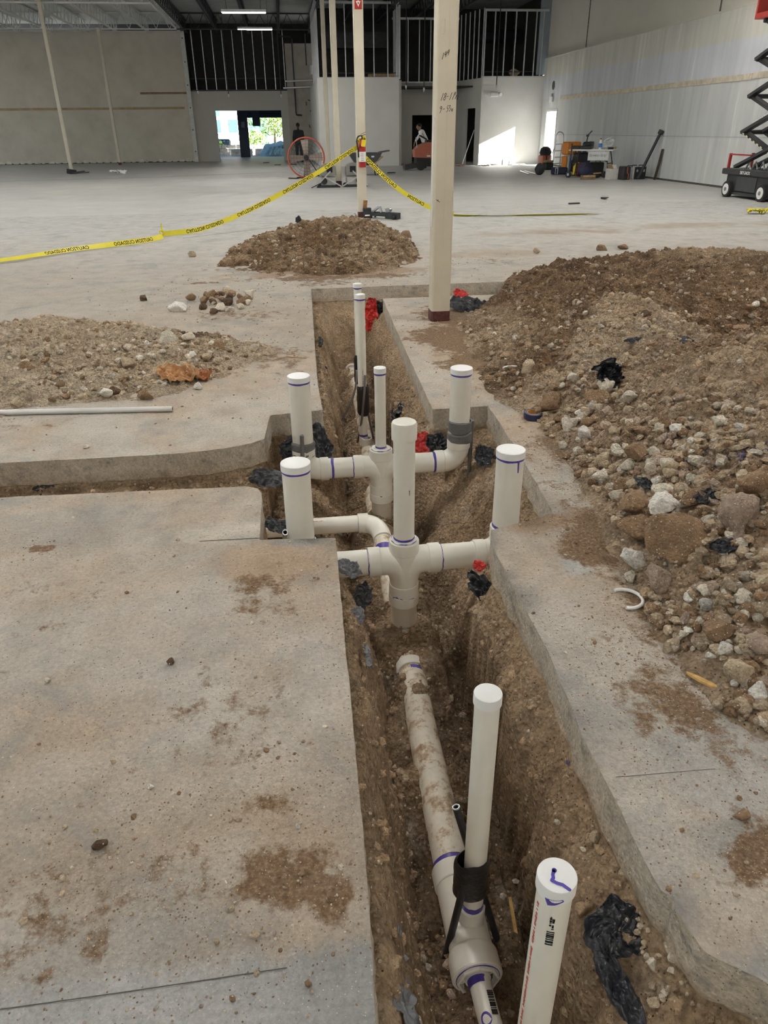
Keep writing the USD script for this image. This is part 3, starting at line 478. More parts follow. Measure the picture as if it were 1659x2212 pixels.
# back left wall, tan board with a furring strip
wl = thing('wall_back', 'tall tan drywall closing the left side of the hall', kind='structure', loc=(-11, YB, 0))
obj('drywall', MB().span((XL, YB, 0), (-4.36, YB+.2, 5.78)), drywall_tan, wl, smooth=False)
obj('cap_strip', MB().span((XL, YB-.03, 5.74), (-4.36, YB+.05, 5.82)), cream_wall, wl, smooth=False)
strip2 = plain('furring_wood', (.42, .31, .18), .8, vary=.3, scale=2)
obj('furring_strip', MB().span((XL, YB-.03, 2.45), (-4.75, YB, 2.55)), strip2, wl); obj('furring_strip', MB().span((-6.87, YB-.03, 3.12), (-4.55, YB, 3.21)), plain('furring_dark', (.26, .18, .12), .8, vary=.3), wl)
bb = MB(); rr = random.Random(3)
for i in range(42):
    xx = -19+i*.35; bb.span((xx, YB-.012, .02), (xx+rr.uniform(.12, .3), YB, .02+rr.uniform(.06, .15)))
obj('torn_base', bb, plain('torn_plaster', (.62, .57, .5), .9, vary=.3, scale=3), wl, smooth=False, label='ragged strip of torn board along the foot'); obj('base_gap', MB().span((XL, YB-.006, 0), (-4.4, YB, .05)), 'shadow_gap', wl, smooth=False)
# recess with the dock opening: board below, open studs over it
we = thing('wall_back', 'grey board wall with the dock opening below open studs', kind='structure', loc=(-2, YB, 0)); shade_board = plain('grey_board', (.50, .48, .44), .9, vary=.05, scale=1.3)
OX0, OX1, OH = -3.22, .16, 2.36
obj('drywall', MB().span((-4.4, YB, 0), (OX0, YB+.15, 3.28)).span((OX0, YB, OH), (OX1, YB+.15, 3.28)).span((OX1, YB, 0), (.55, YB+.15, 3.28)), shade_board, we, smooth=False)
obj('drywall', MB().span((.55, YB-.05, 0), (2.6, YB+.1, 5.3)), plain('scuffed_board', (.40, .37, .325), .9, vary=.15, scale=2.2), we, smooth=False, label='scuffed full height board beside the opening')
obj('soffit_track', MB().span((-4.4, YB-.04, 3.24), (.6, YB+.16, 3.30)), dark_steel, we, smooth=False)
studm = plain('stud_steel', (.62, .645, .67), .42, .75, .12)
for i in range(10): obj('stud', MB().span((-4.05+i*.5, YB-.02, 3.28), (-4.01+i*.5, YB+.1, 5.9)), studm, we, smooth=False)
obj('stud_brace', MB().span((-4.3, YB+.04, 3.78), (.5, YB+.06, 3.81)), dark_steel, we, smooth=False)
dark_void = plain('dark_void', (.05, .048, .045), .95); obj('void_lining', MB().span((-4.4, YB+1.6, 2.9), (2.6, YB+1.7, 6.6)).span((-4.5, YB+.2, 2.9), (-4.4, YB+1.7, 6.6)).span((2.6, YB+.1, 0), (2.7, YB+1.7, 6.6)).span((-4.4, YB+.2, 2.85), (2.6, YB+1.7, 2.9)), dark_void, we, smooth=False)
# the block: white boxes with open stud walls over them
wb = thing('wall_block', 'white drywall block with bare metal studs above', kind='structure', loc=(5, 35, 0))
obj('drywall', MB().span((1.72, 35, 0), (5.15, 35.12, 3.33)).span((1.72, 35.12, 0), (1.84, 43.4, 3.33)), wall_white, wb, smooth=False)
RX0, RX1, RH = 6.05, 7.0, 1.98
obj('drywall', MB().span((5.15, 35.12, 0), (5.27, 37.1, 3.26)).span((5.15, 37, 0), (RX0, 37.12, 3.26)).span((RX0, 37, RH), (RX1, 37.12, 3.26)).span((RX1, 37, 0), (8.1, 37.12, 3.26)), plain('recess_board', (.60, .59, .555), .85, vary=.05, scale=1.3), wb, smooth=False, label='recessed board with a dark doorway')
e0, e1 = np.array([8.1, 37.0]), np.array([8.66, 34.5])
bb = MB().bar((*e0, 2.78), (*e1, 2.78), .12, 1.05); d_ = e1-e0; a_ = e0+d_*.0; 
bb = MB().prism(LineString([e0, e0+d_*.42]).buffer(.06, cap_style=2), 3.30).prism(LineString([e0+d_*.80, e1]).buffer(.06, cap_style=2), 3.30).prism(LineString([e0+d_*.42, e0+d_*.80]).buffer(.06, cap_style=2), 1.1, trimesh.transformations.translation_matrix((0, 0, 2.2)))
obj('drywall', bb, 'recess_board', wb, smooth=False, label='angled return with a narrow doorway')
obj('drywall', MB().span((8.62, 34.5, 0), (XR, 34.62, 3.32)), wall_white, wb, smooth=False, label='white board catching the patch of sun')
obj('upper_sheathing', MB().span((XR-.35, 34.55, 3.4), (XR+.1, 34.62, 6.4)), plain('blue_grey_board', (.30, .345, .40), .7, vary=.06), wb, smooth=False)
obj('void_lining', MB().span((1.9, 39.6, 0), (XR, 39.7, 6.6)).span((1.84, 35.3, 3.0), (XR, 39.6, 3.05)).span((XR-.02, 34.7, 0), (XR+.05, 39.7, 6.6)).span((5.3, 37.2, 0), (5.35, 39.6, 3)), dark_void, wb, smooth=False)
obj('stud_track', MB().span((1.72, 35, 3.33), (5.15, 35.12, 3.37)).span((5.15, 37, 3.26), (8.1, 37.12, 3.30)).span((8.62, 34.5, 3.32), (XR, 34.62, 3.36)).span((8.62, 34.5, 5.62), (XR, 34.62, 5.70)).span((1.72, 35, 5.9), (5.15, 35.12, 5.98)).span((5.15, 37, 5.6), (8.1, 37.12, 5.68)), studm, wb, smooth=False)
for xs_, yy, t_ in (([1.78, 2.35, 2.92, 3.5, 4.1, 4.68, 5.06], 35.04, 5.9), ([5.4, 5.85, 6.35, 6.85, 7.4, 7.9], 37.04, 5.6), ([8.66, 9.06, 9.50, 9.94, 10.38, 10.80, 11.1], 34.54, 5.62)):
    for x_ in xs_: obj('stud', MB().span((x_-.02, yy-.03, 3.3), (x_+.022, yy+.06, t_)), studm, wb, smooth=False)
for k in range(6):
    q_ = e0+d_*(.08+k*.17); obj('stud', MB().box((q_[0], q_[1], 4.5), (.035, .09, 2.5)), studm, wb, smooth=False)
for k in range(5): obj('stud', MB().box((5.21, 35.3+k*.4, 4.6), (.09, .035, 2.6)), studm, wb, smooth=False)
for k in range(9): obj('stud', MB().box((1.78, 35.4+k*.55, 4.75), (.09, .035, 2.8)), studm, wb, smooth=False)
obj('stud_brace', MB().span((8.66, 34.6, 3.5), (XR-.2, 34.62, 3.54)).span((1.8, 35.1, 3.5), (5.1, 35.12, 3.53)), dark_steel, wb, smooth=False)
# shell behind and beside the camera, with the tall shop front opening that lets the daylight in on the left
ws = thing('wall_left', 'side wall with open shop front bays, outside the picture', kind='structure', loc=(XL, 0, 0))
bb = MB().span((XL-.2, YF, 4.2), (XL, YB, ZC+.4)).span((XL-.2, YF, 0), (XL, -6, 4.2)).span((XL-.2, 42, 0), (XL, YB, 4.2))
for yy in (0, 6, 12, 18, 24, 30, 36): bb.span((XL-.2, yy-.2, 0), (XL, yy+.2, 4.2))
obj('masonry', bb, cream_wall, ws, smooth=False)
obj('wall_front', MB().span((XL-.2, YF-.2, 0), (XR+.2, YF, ZC+.4)), cream_wall, kind='structure', smooth=False, label='plain front wall behind the camera')
ce = thing('ceiling', 'ribbed steel roof deck carried on open web joists', kind='structure', loc=(0, 20, ZC))
deckw = plain('deck_white', (.66, .66, .63), .6, vary=.06); deckd = plain('deck_bare', (.34, .345, .34), .55, vary=.15)
def deck(x0, x1, y0, y1):
    n_ = int((y1-y0)/.15); ys = y0+np.arange(n_)*.15; prof = []
    for k, yy in enumerate(ys): prof += [(yy, 0), (yy+.085, 0), (yy+.1, .05), (yy+.135, .05)]
    prof = np.array(prof+[(y1, 0)]); m_ = len(prof); v = np.vstack([np.c_[np.full(m_, x0), prof[:, 0], ZC+prof[:, 1]], np.c_[np.full(m_, x1), prof[:, 0], ZC+prof[:, 1]]]); i_ = np.arange(m_-1)
    return trimesh.Trimesh(v, np.vstack([np.stack([i_, i_+1, m_+i_], 1), np.stack([i_+1, m_+i_+1, m_+i_], 1)]), process=False)
obj('deck', deck(XL-.2, -4.4, YF, YB+2), deckw, ce, smooth=False, label='white painted deck'); obj('deck', deck(-4.4, XR+.3, YF, YB+2), deckd, ce, smooth=False, label='bare deck over the right side')
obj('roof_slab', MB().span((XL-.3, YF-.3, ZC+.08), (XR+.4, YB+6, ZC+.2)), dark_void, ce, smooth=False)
def joist(x0, x1, yy, dep=.5, m_=None):
    b = MB(); zt = ZC-.03; n_ = max(2, int((x1-x0)/.6))
    for s_ in (-.03, .03): b.span((x0, yy+s_-.022, zt-.05), (x1, yy+s_+.022, zt)).span((x0, yy+s_-.022, zt-dep-.05), (x1, yy+s_+.022, zt-dep))
    for k in range(n_):
        xa = x0+(x1-x0)*k/n_; xb = x0+(x1-x0)*(k+1)/n_; xm = (xa+xb)/2; b.bar((xa, yy, zt-.03), (xm, yy, zt-dep-.02), .025, .025).bar((xm, yy, zt-dep-.02), (xb, yy, zt-.03), .025, .025)
    return b
def joisty(y0, y1, xx, dep=.5):
    g_ = joist(y0, y1, 0, dep).mesh(); v = g_.vertices.copy(); g_.vertices = np.c_[v[:, 1]+xx, v[:, 0], v[:, 2]]; return g_
for k in range(10): obj('joist', joisty(22, YB, -18.0+k*1.5), deckw, ce, smooth=False)
for k in range(9): obj('joist', joisty(22, YB, -4.2+k*1.5 if k < 5 else -4.2+k*1.5), dark_steel, ce, smooth=False)
obj('girder', joist(XL, -4.4, 33.1, .62), deckw, ce, smooth=False, label='white joist girder on the thin columns'); obj('girder', joist(XL, -4.4, 40.9, .62), deckw, ce, smooth=False, label='white joist girder on the thin columns'); obj('girder', joist(-4.4, XR, 30.6, .62), dark_steel, ce, smooth=False); obj('girder', joist(-4.4, 2.0, 40.9, .62), dark_steel, ce, smooth=False)
# outside
og = plain('asphalt', (.33, .33, .34), .9, vary=.15, scale=.6); obj('ground', MB().span((-60, YB+6.6, -.12), (60, 140, -.06)).span((XR+.25, -60, -.12), (60, YB+6.6, -.06)).span((-60, -60, -.12), (XL-.25, YB+6.6, -.06)), og, kind='structure', smooth=False, label='sunlit yard outside the building', at_base=False)
# ================================================================== THE DRAIN PIPES
R4, R3, R2 = .0572, .0445, .0302
def riser(t, x, y, z0, z1, r, ring=True, label=None, slip=False, drip=None):
    obj('riser_pipe', MB().cyl((x, y, z0), (x, y, z1), r, 40), pvc, t)
    if slip:
        rr_ = r+.007; obj('cap', MB().lathe([(0, .075), (rr_-.012, .075), (rr_-.004, .071), (rr_, .062), (rr_, 0), (r, 0)], (x, y, z1-.065), 48), pvc, t, label='deep slip-on cap')
    else:
        rr_ = r+.0035; obj('cap', MB().lathe([(0, .017), (rr_-.006, .018), (rr_-.001, .016), (rr_, .013), (rr_, -.012), (r, -.012)], (x, y, z1-.012), 48), pvc_cap, t, label='thin white test cap')
        if ring: obj('primer_ring', band(x, y, z1-.034, z1-.022, r+.0007, seed=int(1000*x)), primer, t)
    if drip: obj('primer_drip', MB().add(bent(drip, x, y, z1-.03, r+.0009)), primer, t)
def band(x, y, z0, z1, r, seed=0, n=64, amp=.004):
    th = np.arange(n)*2*np.pi/n; e = amp*(noise(np.c_[np.cos(th)*2, np.sin(th)*2, 0*th], seed)-.5); e2 = amp*(noise(np.c_[np.cos(th)*3, np.sin(th)*3, 0*th+5], seed)-.5)
    ring_ = lambda rad, zz: np.c_[x+rad*np.cos(th), y+rad*np.sin(th), zz]
    v = np.vstack([ring_(r-.002, z0+e), ring_(r, z0+e), ring_(r, z1+e2), ring_(r-.002, z1+e2)]); i, j = np.meshgrid(np.arange(3), np.arange(n), indexing='ij'); k = (j+1) % n
    return MB().add(trimesh.Trimesh(v, np.vstack([np.stack([i*n+j, i*n+k, (i+1)*n+k], -1).reshape(-1, 3), np.stack([i*n+j, (i+1)*n+k, (i+1)*n+j], -1).reshape(-1, 3)]), process=False))
def turn(mb, p0, p1):
    """a mesh built along +z set along p0->p1"""
    m, L = along(p0, p1); g = mb.mesh(); g.apply_transform(m); return MB().add(g)
def bent(poly, x, y, z, r):
    """a flat outline (along the girth, along the height) laid on a pipe; girth 0 faces the camera"""
    pl = Polygon(poly); xy = np.array(pl.buffer(-.0001).exterior.coords) if False else None
    g = trimesh.creation.extrude_polygon(pl.segmentize(.004) if hasattr(pl, 'segmentize') else pl, .0006, engine='earcut'); v = g.vertices.copy(); th = -math.pi/2+math.atan2(0-y, 0-x)+math.pi/2+v[:, 0]/r
    rr_ = r+v[:, 2]-.0004; g.vertices = np.c_[x+rr_*np.cos(th), y+rr_*np.sin(th), z+v[:, 1]]; return g
def hring(t, p, d, r, w=.012, seed=0):
    """a purple primer ring round a pipe that runs along d"""
    p = np.asarray(p, float); d = np.asarray(d, float)/np.linalg.norm(d); obj('primer_ring', turn(band(0, 0, 0, w, r+.0007, seed), p, p+d*.1), primer, t)
def hub(mb, p, d, r, L=.05):
    p, d = np.asarray(p, float), np.asarray(d, float)/np.linalg.norm(d); m, _ = along(p, p+d*L); rh = r+.0085
    return mb.lathe([(r-.004, 0), (rh-.002, 0), (rh, .003), (rh, L-.004), (rh-.002, L), (r, L), (r-.002, L-.003)], m, 44)
def cross(t, x, y, z, rin, ang=0.):
    """double sanitary tee: a bushed top hub, two curved side branches and a bottom hub"""
    c_, s_ = math.cos(ang), math.sin(ang); ex = np.array([c_, s_, 0.]); o = np.array([x, y, z]); mb = MB()
    mb.cyl(o+(0, 0, -.125), o+(0, 0, .05), R4+.004, 44); hub(mb, o+(0, 0, .045), (0, 0, 1), R4, .056); hub(mb, o+(0, 0, -.115), (0, 0, -1), R4, .058)
    for sg in (-1, 1):
        p = [o+ex*sg*.13, o+ex*sg*.085, *bezier(o+ex*sg*.085, o+ex*sg*.005, o+np.array([0, 0, -.12])+ex*sg*.0, 14)[1:]]
        mb.tube(p, R4+.004, 36); hub(mb, o+ex*sg*.105, ex*sg, R4, .052)
    mb.cyl(o+(-.004*s_, -R4-.010, .075), o+(0, -R4-.006, .075), .006, 12).cyl(o+(0, -R4-.011, -.122), o+(0, -R4-.004, -.122), .006, 12)
    obj('cross_fitting', mb, pvc, t, label='double sanitary tee fitting')
    b = MB().lathe([(rin, 0), (R4-.001, 0), (R4-.001, .022), (R4-.006, .024), (R4-.008, .020), (rin+.007, .020), (rin+.005, .027), (rin+.001, .027), (rin, 0)], o+(0, 0, .085), 44); obj('reducer_bushing', b, pvc, t)
    obj('primer_ring', band(x, y, z+.1055, z+.1075, R4-.001, 3), primer, t); obj('primer_ring', band(x, y, z+.113, z+.122, rin+.001, 4), primer, t)
def dash_print(t, p, d, r, n, seed, face=(-.3, -1, .3), col=None, lab=None, size=.0055, name='printed_line'):
    """the small line of print along a pipe: short strokes, too small to read"""
    d = np.asarray(d, float)/np.linalg.norm(d); f = np.asarray(face, float); f = f-d*(f@d); f /= np.linalg.norm(f); g = np.cross(d, f); rn = random.Random(seed); b = MB(); s = 0
    for k in range(n):
        w = rn.uniform(.3, 1.)*size
        if rn.random() > .2:
            m = np.eye(4); m[:3, 0], m[:3, 1], m[:3, 2], m[:3, 3] = d, g, f, np.asarray(p)+d*s+f*(r+.0003); x_ = trimesh.creation.box((w, size*rn.uniform(.5, 1), .0006)); x_.apply_transform(m); b.add(x_)
        s += w+.25*size
    obj(name, b, col or ink, t, smooth=False, kind='stuff', label=lab)
def barcode(t, p, d, r, L, w, seed, face):
    d = np.asarray(d, float)/np.linalg.norm(d); f = np.asarray(face, float); f = f-d*(f@d); f /= np.linalg.norm(f); g = np.cross(d, f); rn = random.Random(seed); b = MB(); s = 0
    while s < L:
        bw = rn.choice([.0012, .002, .003]); m = np.eye(4); m[:3, 0], m[:3, 1], m[:3, 2], m[:3, 3] = d, g, f, np.asarray(p)+d*s+f*(r-.0004); x_ = trimesh.creation.box((bw, w, .002)); x_.apply_transform(m); b.add(x_); s += bw+rn.choice([.0012, .0018, .003])
    obj('barcode', b, ink, t, smooth=False, kind='stuff')
red_ink = plain('red_ink', (.5, .12, .1), .7)
# --- the nearer cross
NX, NY, NZ = .411, 2.655, -.215
t = thing('drain_cross', 'white plumbing cross nearest the camera with a tall slip-capped riser between two side risers', 'drain pipe', (NX, NY, -.6))
cross(t, NX, NY, NZ, R3); riser(t, NX, NY, NZ+.09, .42, R3, slip=True); LX, RX_ = -.028, .856
for sg, xe in ((-1, LX), (1, RX_)):
    p = [(NX+sg*.14, NY, NZ), (xe-sg*.11, NY, NZ)]; obj('branch_pipe', MB().cyl(*p, R4, 40), pvc, t)
    hring(t, (NX+sg*.162, NY, NZ), (1, 0, 0), R4, .004, 5)
    if sg > 0: hring(t, (xe-.125, NY, NZ), (1, 0, 0), R4, .013, 6)
    e = MB().tube(bezier((xe-sg*.10, NY, NZ), (xe, NY, NZ), (xe, NY, NZ+.10), 14), R4+.004, 36); hub(e, (xe-sg*.085, NY, NZ), (-sg, 0, 0), R4); hub(e, (xe, NY, NZ+.085), (0, 0, 1), R4); obj('elbow', e, pvc, t)
    obj('primer_ring', band(xe, NY, NZ+.136, NZ+.15, R4+.0007, 12), primer, t)
riser(t, LX, NY, NZ+.10, .275, R4); riser(t, RX_, NY, NZ+.10, .275, R4, drip=[(-.05, .012), (-.03, .012), (-.03, -.004), (.034, -.004), (.036, -.05), (.041, -.05), (.042, .004), (-.05, .004)])
dash_print(t, (NX+.02, NY, .12), (0, 0, 1), R3, 7, 2, (-.1, -1, 0), size=.004)
e = MB().tube([(NX, NY, NZ-.165), (NX, NY, NZ-.24), (NX, NY-.003, NZ-.29), (NX-.002, NY-.012, NZ-.34)], R4+.001, 40); obj('lower_bend', e, plain('pvc_dusty', (.60, .55, .46), .5, vary=.12), t, label='dusty bend dropping to the main drain')
hub(b := MB(), (NX, NY, NZ-.168), (0, 0, -1), R4+.002, .052); obj('coupling', b, pvc, t)
obj('primer_drip', MB().add(bent([(-.055, .004), (-.03, .014), (-.022, .006), (-.01, .008), (.0, .002), (.05, .005), (.05, -.002), (.034, -.003), (.034, -.022), (.031, -.022), (.030, -.003), (.022, -.003), (.021, -.025), (.017, -.024), (.018, -.004), (-.055, -.004)], NX, NY, NZ-.172, R4+.0098)), primer, t)
# --- the farther cross
FX, FY, FZ = .443, 3.72, -.24
t = thing('drain_cross', 'white plumbing cross behind the nearer one, with a thin centre riser and taped side risers', 'drain pipe', (FX, FY, -.6))
cross(t, FX, FY, FZ, R2); riser(t, FX, FY, FZ+.09, .325, R2); LX2, RX2 = .011, .888
for sg, xe in ((-1, LX2), (1, RX2)):
    obj('branch_pipe', MB().cyl((FX+sg*.14, FY, FZ), (xe-sg*.11, FY, FZ), R4, 40), pvc, t)
    hring(t, (FX+sg*.162, FY, FZ), (1, 0, 0), R4, .004, 7); hring(t, (xe-sg*.148, FY, FZ), (1, 0, 0), R4, .014, 8)
    e = MB().tube(bezier((xe-sg*.10, FY, FZ), (xe, FY, FZ), (xe, FY, FZ+.10), 14), R4+.004, 36); hub(e, (xe-sg*.085, FY, FZ), (-sg, 0, 0), R4); hub(e, (xe, FY, FZ+.085), (0, 0, 1), R4); obj('elbow', e, pvc, t)
    riser(t, xe, FY, FZ+.10, .302, R4)
obj('drop_pipe', MB().cyl((FX, FY, FZ-.15), (FX, FY, -.58), R4+.001, 40), 'pvc_dusty', t, label='dusty pipe dropping to the main drain'); hub(b := MB(), (FX, FY, FZ-.168), (0, 0, -1), R4+.002, .05); obj('coupling', b, pvc, t)
obj('primer_drip', MB().add(bent([(-.008, .0), (.004, .0), (.002, -.014), (.007, -.03), (.001, -.045), (-.004, -.03), (-.003, -.014)], FX, FY, FZ-.165, R4+.0098)), primer, t)
# --- three inch side drain out of the left trench
t = thing('side_drain', 'white side drain pipe from the left cross trench, elbowing down behind the nearer cross', 'drain pipe', (.1, 3.33, -.5))
obj('run_pipe', MB().cyl((-1.6, 3.32, -.385), (.27, 3.345, -.40), R3, 36), pvc, t)
e = MB().tube(bezier((.28, 3.345, -.40), (.385, 3.345, -.40), (.385, 3.2, -.425), 14), R3+.004, 32); hub(e, (.325, 3.345, -.40), (-1, 0, 0), R3, .055); obj('elbow', e, pvc, t)
obj('drop_pipe', MB().tube([(.385, 3.2, -.425), (.386, 3.1, -.46), (.388, 2.98, -.52), (.39, 2.85, -.585)], R3, 30), pvc_dirty, t); hring(t, (.27, 3.345, -.40), (1, 0, 0), R3, .004, 3); hring(t, (.3855, 3.15, -.444), (0, -1, -.34), R3+.001, .035, 3)
dash_print(t, (-.12, 3.335, -.398), (1, 0, 0), R3, 40, 5, (0, -.35, 1), red_ink, 'red line of print', .006)
obj('primer_drip', MB().add(turn(MB().add(bent([(-.05, .0), (.02, .0), (.02, .005), (-.05, .005)], 0, 0, 0, R3+.0095)), (.285, 3.345, -.40), (.385, 3.345, -.40)).mesh()), primer, t)
# --- the main drain along the bottom
t = thing('main_drain', 'long main drain lying half buried along the trench bottom', 'drain pipe', (.41, 3.2, -.66))
M_ = [(.535, 6.75, -.60), (.52, 5.7, -.60), (.487, 4.9, -.602), (.43, 4.03, -.605), (.41, 3.2, -.605), (.405, 2.5, -.605), (.388, 2.0, -.603), (.380, 1.45, -.60)]
obj('far_run', MB().tube(M_[:5], R4, 36), pvc_dirty, t); obj('near_run', MB().tube([np.array(M_[4])*(1-k/30)+0 if False else np.array([np.interp(k/30, np.linspace(0, 1, 4), [m_[a] for m_ in M_[4:]]) for a in range(3)]) for k in range(31)], R4, 40), pvc_dirty, t, label='mud smeared run of pipe')
hub(b := MB(), (.535, 6.72, -.60), (.02, 1, 0), R4); hub(b, (.402, 2.36, -.605), (0, 1, 0), R4); obj('coupling', b, pvc, t); hring(t, (.535, 6.70, -.60), (.02, 1, 0), R4, .012, 3); hring(t, (.401, 2.335, -.605), (0, 1, 0), R4, .018, 4)
hring(t, (.484, 4.86, -.602), (.05, 1, 0), R4, .016, 9); hring(t, (.442, 4.2, -.604), (.05, 1, 0), R4, .02, 9)
# --- the tee in the foreground
TX, TY, TZ_ = .378, 1.25, -.60
t = thing('drain_tee', 'white tee in the foreground with a tall capped riser strapped to black stakes by tape', 'drain pipe', (TX, TY, -.66))
b = MB().cyl((TX, TY-.10, TZ_), (TX, TY+.15, TZ_), R4+.005, 44); hub(b, (TX+.001, TY+.12, TZ_), (0, 1, 0), R4+.002, .06); m, _ = along((TX, TY-.08, TZ_), (TX, TY-.2, TZ_))
b.lathe([(R4-.006, .07), (R4+.011, .07), (R4+.014, .066), (R4+.014, .012), (R4+.009, .0), (R4-.006, .0), (R4-.006, .07)], m, 44)
b.cyl((TX+.01, TY-.01, TZ_), (TX+.01, TY-.01, TZ_+.085), R2+.008, 36); hub(b, (TX+.01, TY-.01, TZ_+.075), (0, 0, 1), R2+.001, .038); obj('tee_fitting', b, pvc, t, label='tee with a large ribbed front bushing')
b = MB().lathe([(R2, .0), (R2+.006, .0), (R2+.006, .05), (R2, .05), (R2, 0)], along((TX, TY-.105, TZ_), (TX, TY-.2, TZ_))[0], 36)
b.lathe([(R2+.004, .02), (R4-.004, .02), (R4-.004, .026), (R2+.004, .026), (R2+.004, .02)], along((TX, TY-.105, TZ_), (TX, TY-.2, TZ_))[0], 36)
for k in range(6):
    a_ = math.radians(k*60+20); b.bar((TX+.034*math.cos(a_), TY-.137, TZ_+.034*math.sin(a_)), (TX+.054*math.cos(a_), TY-.137, TZ_+.054*math.sin(a_)), .004, .024, (0, 1, 0))
b.lathe([(R4-.004, .0), (R4+.003, 0), (R4+.003, .012), (R4-.004, .012), (R4-.004, 0)], along((TX, TY-.148, TZ_), (TX, TY-.2, TZ_))[0], 8); obj('front_bushing', b, pvc, t, smooth=20)
hring(t, (TX, TY-.152, TZ_), (0, 1, 0), R4+.0035, .007, 2); hring(t, (TX, TY-.175, TZ_), (0, 1, 0), R2, .026, 3); hring(t, (TX, TY+.182, TZ_), (0, 1, 0), R4, .016, 9)
obj('outlet_pipe', MB().cyl((TX, TY-.11, TZ_), (TX+.010, .86, TZ_+.0), R2, 36), pvc, t)
barcode(t, (TX+.01, TY-.20, TZ_), (0, -1, 0), R2, .06, .016, 5, (.28, 0, 1)); dash_print(t, (TX+.016, TY-.30, TZ_), (0, -1, 0), R2, 12, 8, (.35, 0, 1), size=.005); dash_print(t, (TX+.02, TY-.30, TZ_), (0, -1, 0), R2, 10, 9, (.55, 0, 1), size=.004)
b = MB()
for (dx, dy, rr_) in ((-.012, -.265, .015), (-.003, -.315, .010), (.015, -.385, .008)):
    m = np.eye(4); px_ = TX+dx; m[:3, 3] = (px_, TY+dy, TZ_); g = trimesh.creation.extrude_polygon(Point(0, 0).buffer(rr_, 8), .001, engine='earcut'); v = g.vertices.copy(); th = math.pi/2-(dx+v[:, 0])/R2; g.vertices = np.c_[TX+(R2+v[:, 2]-.0003)*np.cos(th)+.004, TY+dy+v[:, 1]*1.15, TZ_+(R2+v[:, 2]-.0003)*np.sin(th)]; b.add(g)
for g in b.l: obj('primer_spot', g, primer, t)
SX, SY = TX+.012, TY-.012
riser(t, SX, SY, TZ_+.08, .29, R2, ring=False); obj('primer_ring', band(SX, SY, TZ_+.112, TZ_+.132, R2+.0008, 5), primer, t)
def tape_wrap(t, x, y, z0, z1, r, m_=black_tape, seed=0, sx=0., bulge=.006):
    n_, h_ = 48, 14; th = np.arange(n_)*2*np.pi/n_; V = []
    for k in range(h_):
        u_ = k/(h_-1); q_ = np.c_[np.cos(th)*1.6, np.sin(th)*1.6, np.full(n_, u_*5)]; rr_ = r+bulge*(.4+fbm(q_, 3, seed))+(0 if 0 < k < h_-1 else -bulge*1.2); zz = z0+(z1-z0)*u_+.012*(noise(np.c_[np.cos(th)*1.2, np.sin(th)*1.2, 0*th+u_], seed+1)-.5)
        V.append(np.c_[x+rr_*np.cos(th)+sx*np.maximum(0, -np.cos(th)*.9-.1*np.sin(th)), y+rr_*np.sin(th), zz])
    i, j = np.meshgrid(np.arange(h_-1), np.arange(n_), indexing='ij'); k = (j+1) % n_
    g = trimesh.Trimesh(np.vstack(V), np.vstack([np.stack([i*n_+j, i*n_+k, (i+1)*n_+k], -1).reshape(-1, 3), np.stack([i*n_+j, (i+1)*n_+k, (i+1)*n_+j], -1).reshape(-1, 3)]), process=False); obj('tape_wrap', g, m_, t, smooth=True)
tape_wrap(t, SX, SY, -.43, -.285, R2+.003, black_tape, 11, sx=-.022)
stakem = plain('stake_black', (.035, .036, .04), .35, .3, .4); stakeg = plain('stake_grey', (.22, .225, .23), .4, .7, .2)
def stake(label, p0, p1, r=.0105, m_=stakem, mid=None):
    p0, p1 = np.asarray(p0, float), np.asarray(p1, float); t = thing('stake', label, 'stake', tuple(p0)); pts_ = np.array([p0, p1]) if mid is None else bezier(p0, mid, p1, 14)
    if mid is None: obj('tube', MB().pipe(p0, p1, r, r*.72, 20), m_, t)
    else: obj('tube', MB().tube(pts_, r, 12), m_, t)
    d = (pts_[-1]-pts_[-2])/np.linalg.norm(pts_[-1]-pts_[-2]); obj('rim', MB().pipe(p1-d*.003, p1+d*.0008, r*1.03, r*.70, 20), steel, t)
xA = np.array([SX-.005, SY+.043, -.30]); bA = P(1086, 2068, -.69); stake('black conduit stake leaning behind the foreground riser', bA, PY(985, 1743, SY+.075))
bB = P(957, 2088, -.69); stake('black conduit stake with a pinched end taped in front of the foreground riser', bB, PY(1008, 1890, SY-.02))
# --- the riser at the lower right
t = thing('drain_riser', 'white capped riser at the lower right with a purple primer scribble on its cap', 'drain pipe', (.374, .73, -.68)); QX, QY = .374, .735
riser(t, QX, QY, -.70, .345, R2, ring=False)
b = MB(); ztop = .345+.0065
def flat(pts_, w): return LineString(pts_).buffer(w, 4)
b.prism(flat([(-.004, .006), (-.008, .000), (-.009, -.006), (-.013, -.010), (-.006, -.016), (.002, -.020), (.010, -.030)], .0028), .0007, trimesh.transformations.translation_matrix((QX, QY, ztop))).prism(Point(-.003, .007).buffer(.0042, 6), .0007, trimesh.transformations.translation_matrix((QX, QY, ztop)))
obj('primer_mark', b, primer, t); obj('primer_drip', MB().add(bent([(-.014, .012), (.002, .015), (.016, .018), (.018, .014), (.004, .004), (-.008, -.002)], QX, QY, .345-.03, R2+.0042)), primer, t)
fq = (-.35, -1, 0); dash_print(t, (QX, QY, .275), (0, 0, -1), R2, 7, 21, (-.28, -1, 0), size=.005); dash_print(t, (QX, QY, .285), (0, 0, -1), R2, 9, 22, (-.45, -1, 0), size=.004); barcode(t, (QX, QY, .24), (0, 0, -1), R2, .035, .013, 9, (-.36, -1, 0)); dash_print(t, (QX, QY, .29), (0, 0, -1), R2, 90, 23, (-1.15, -.25, 0), red_ink, 'red line of print', .006)
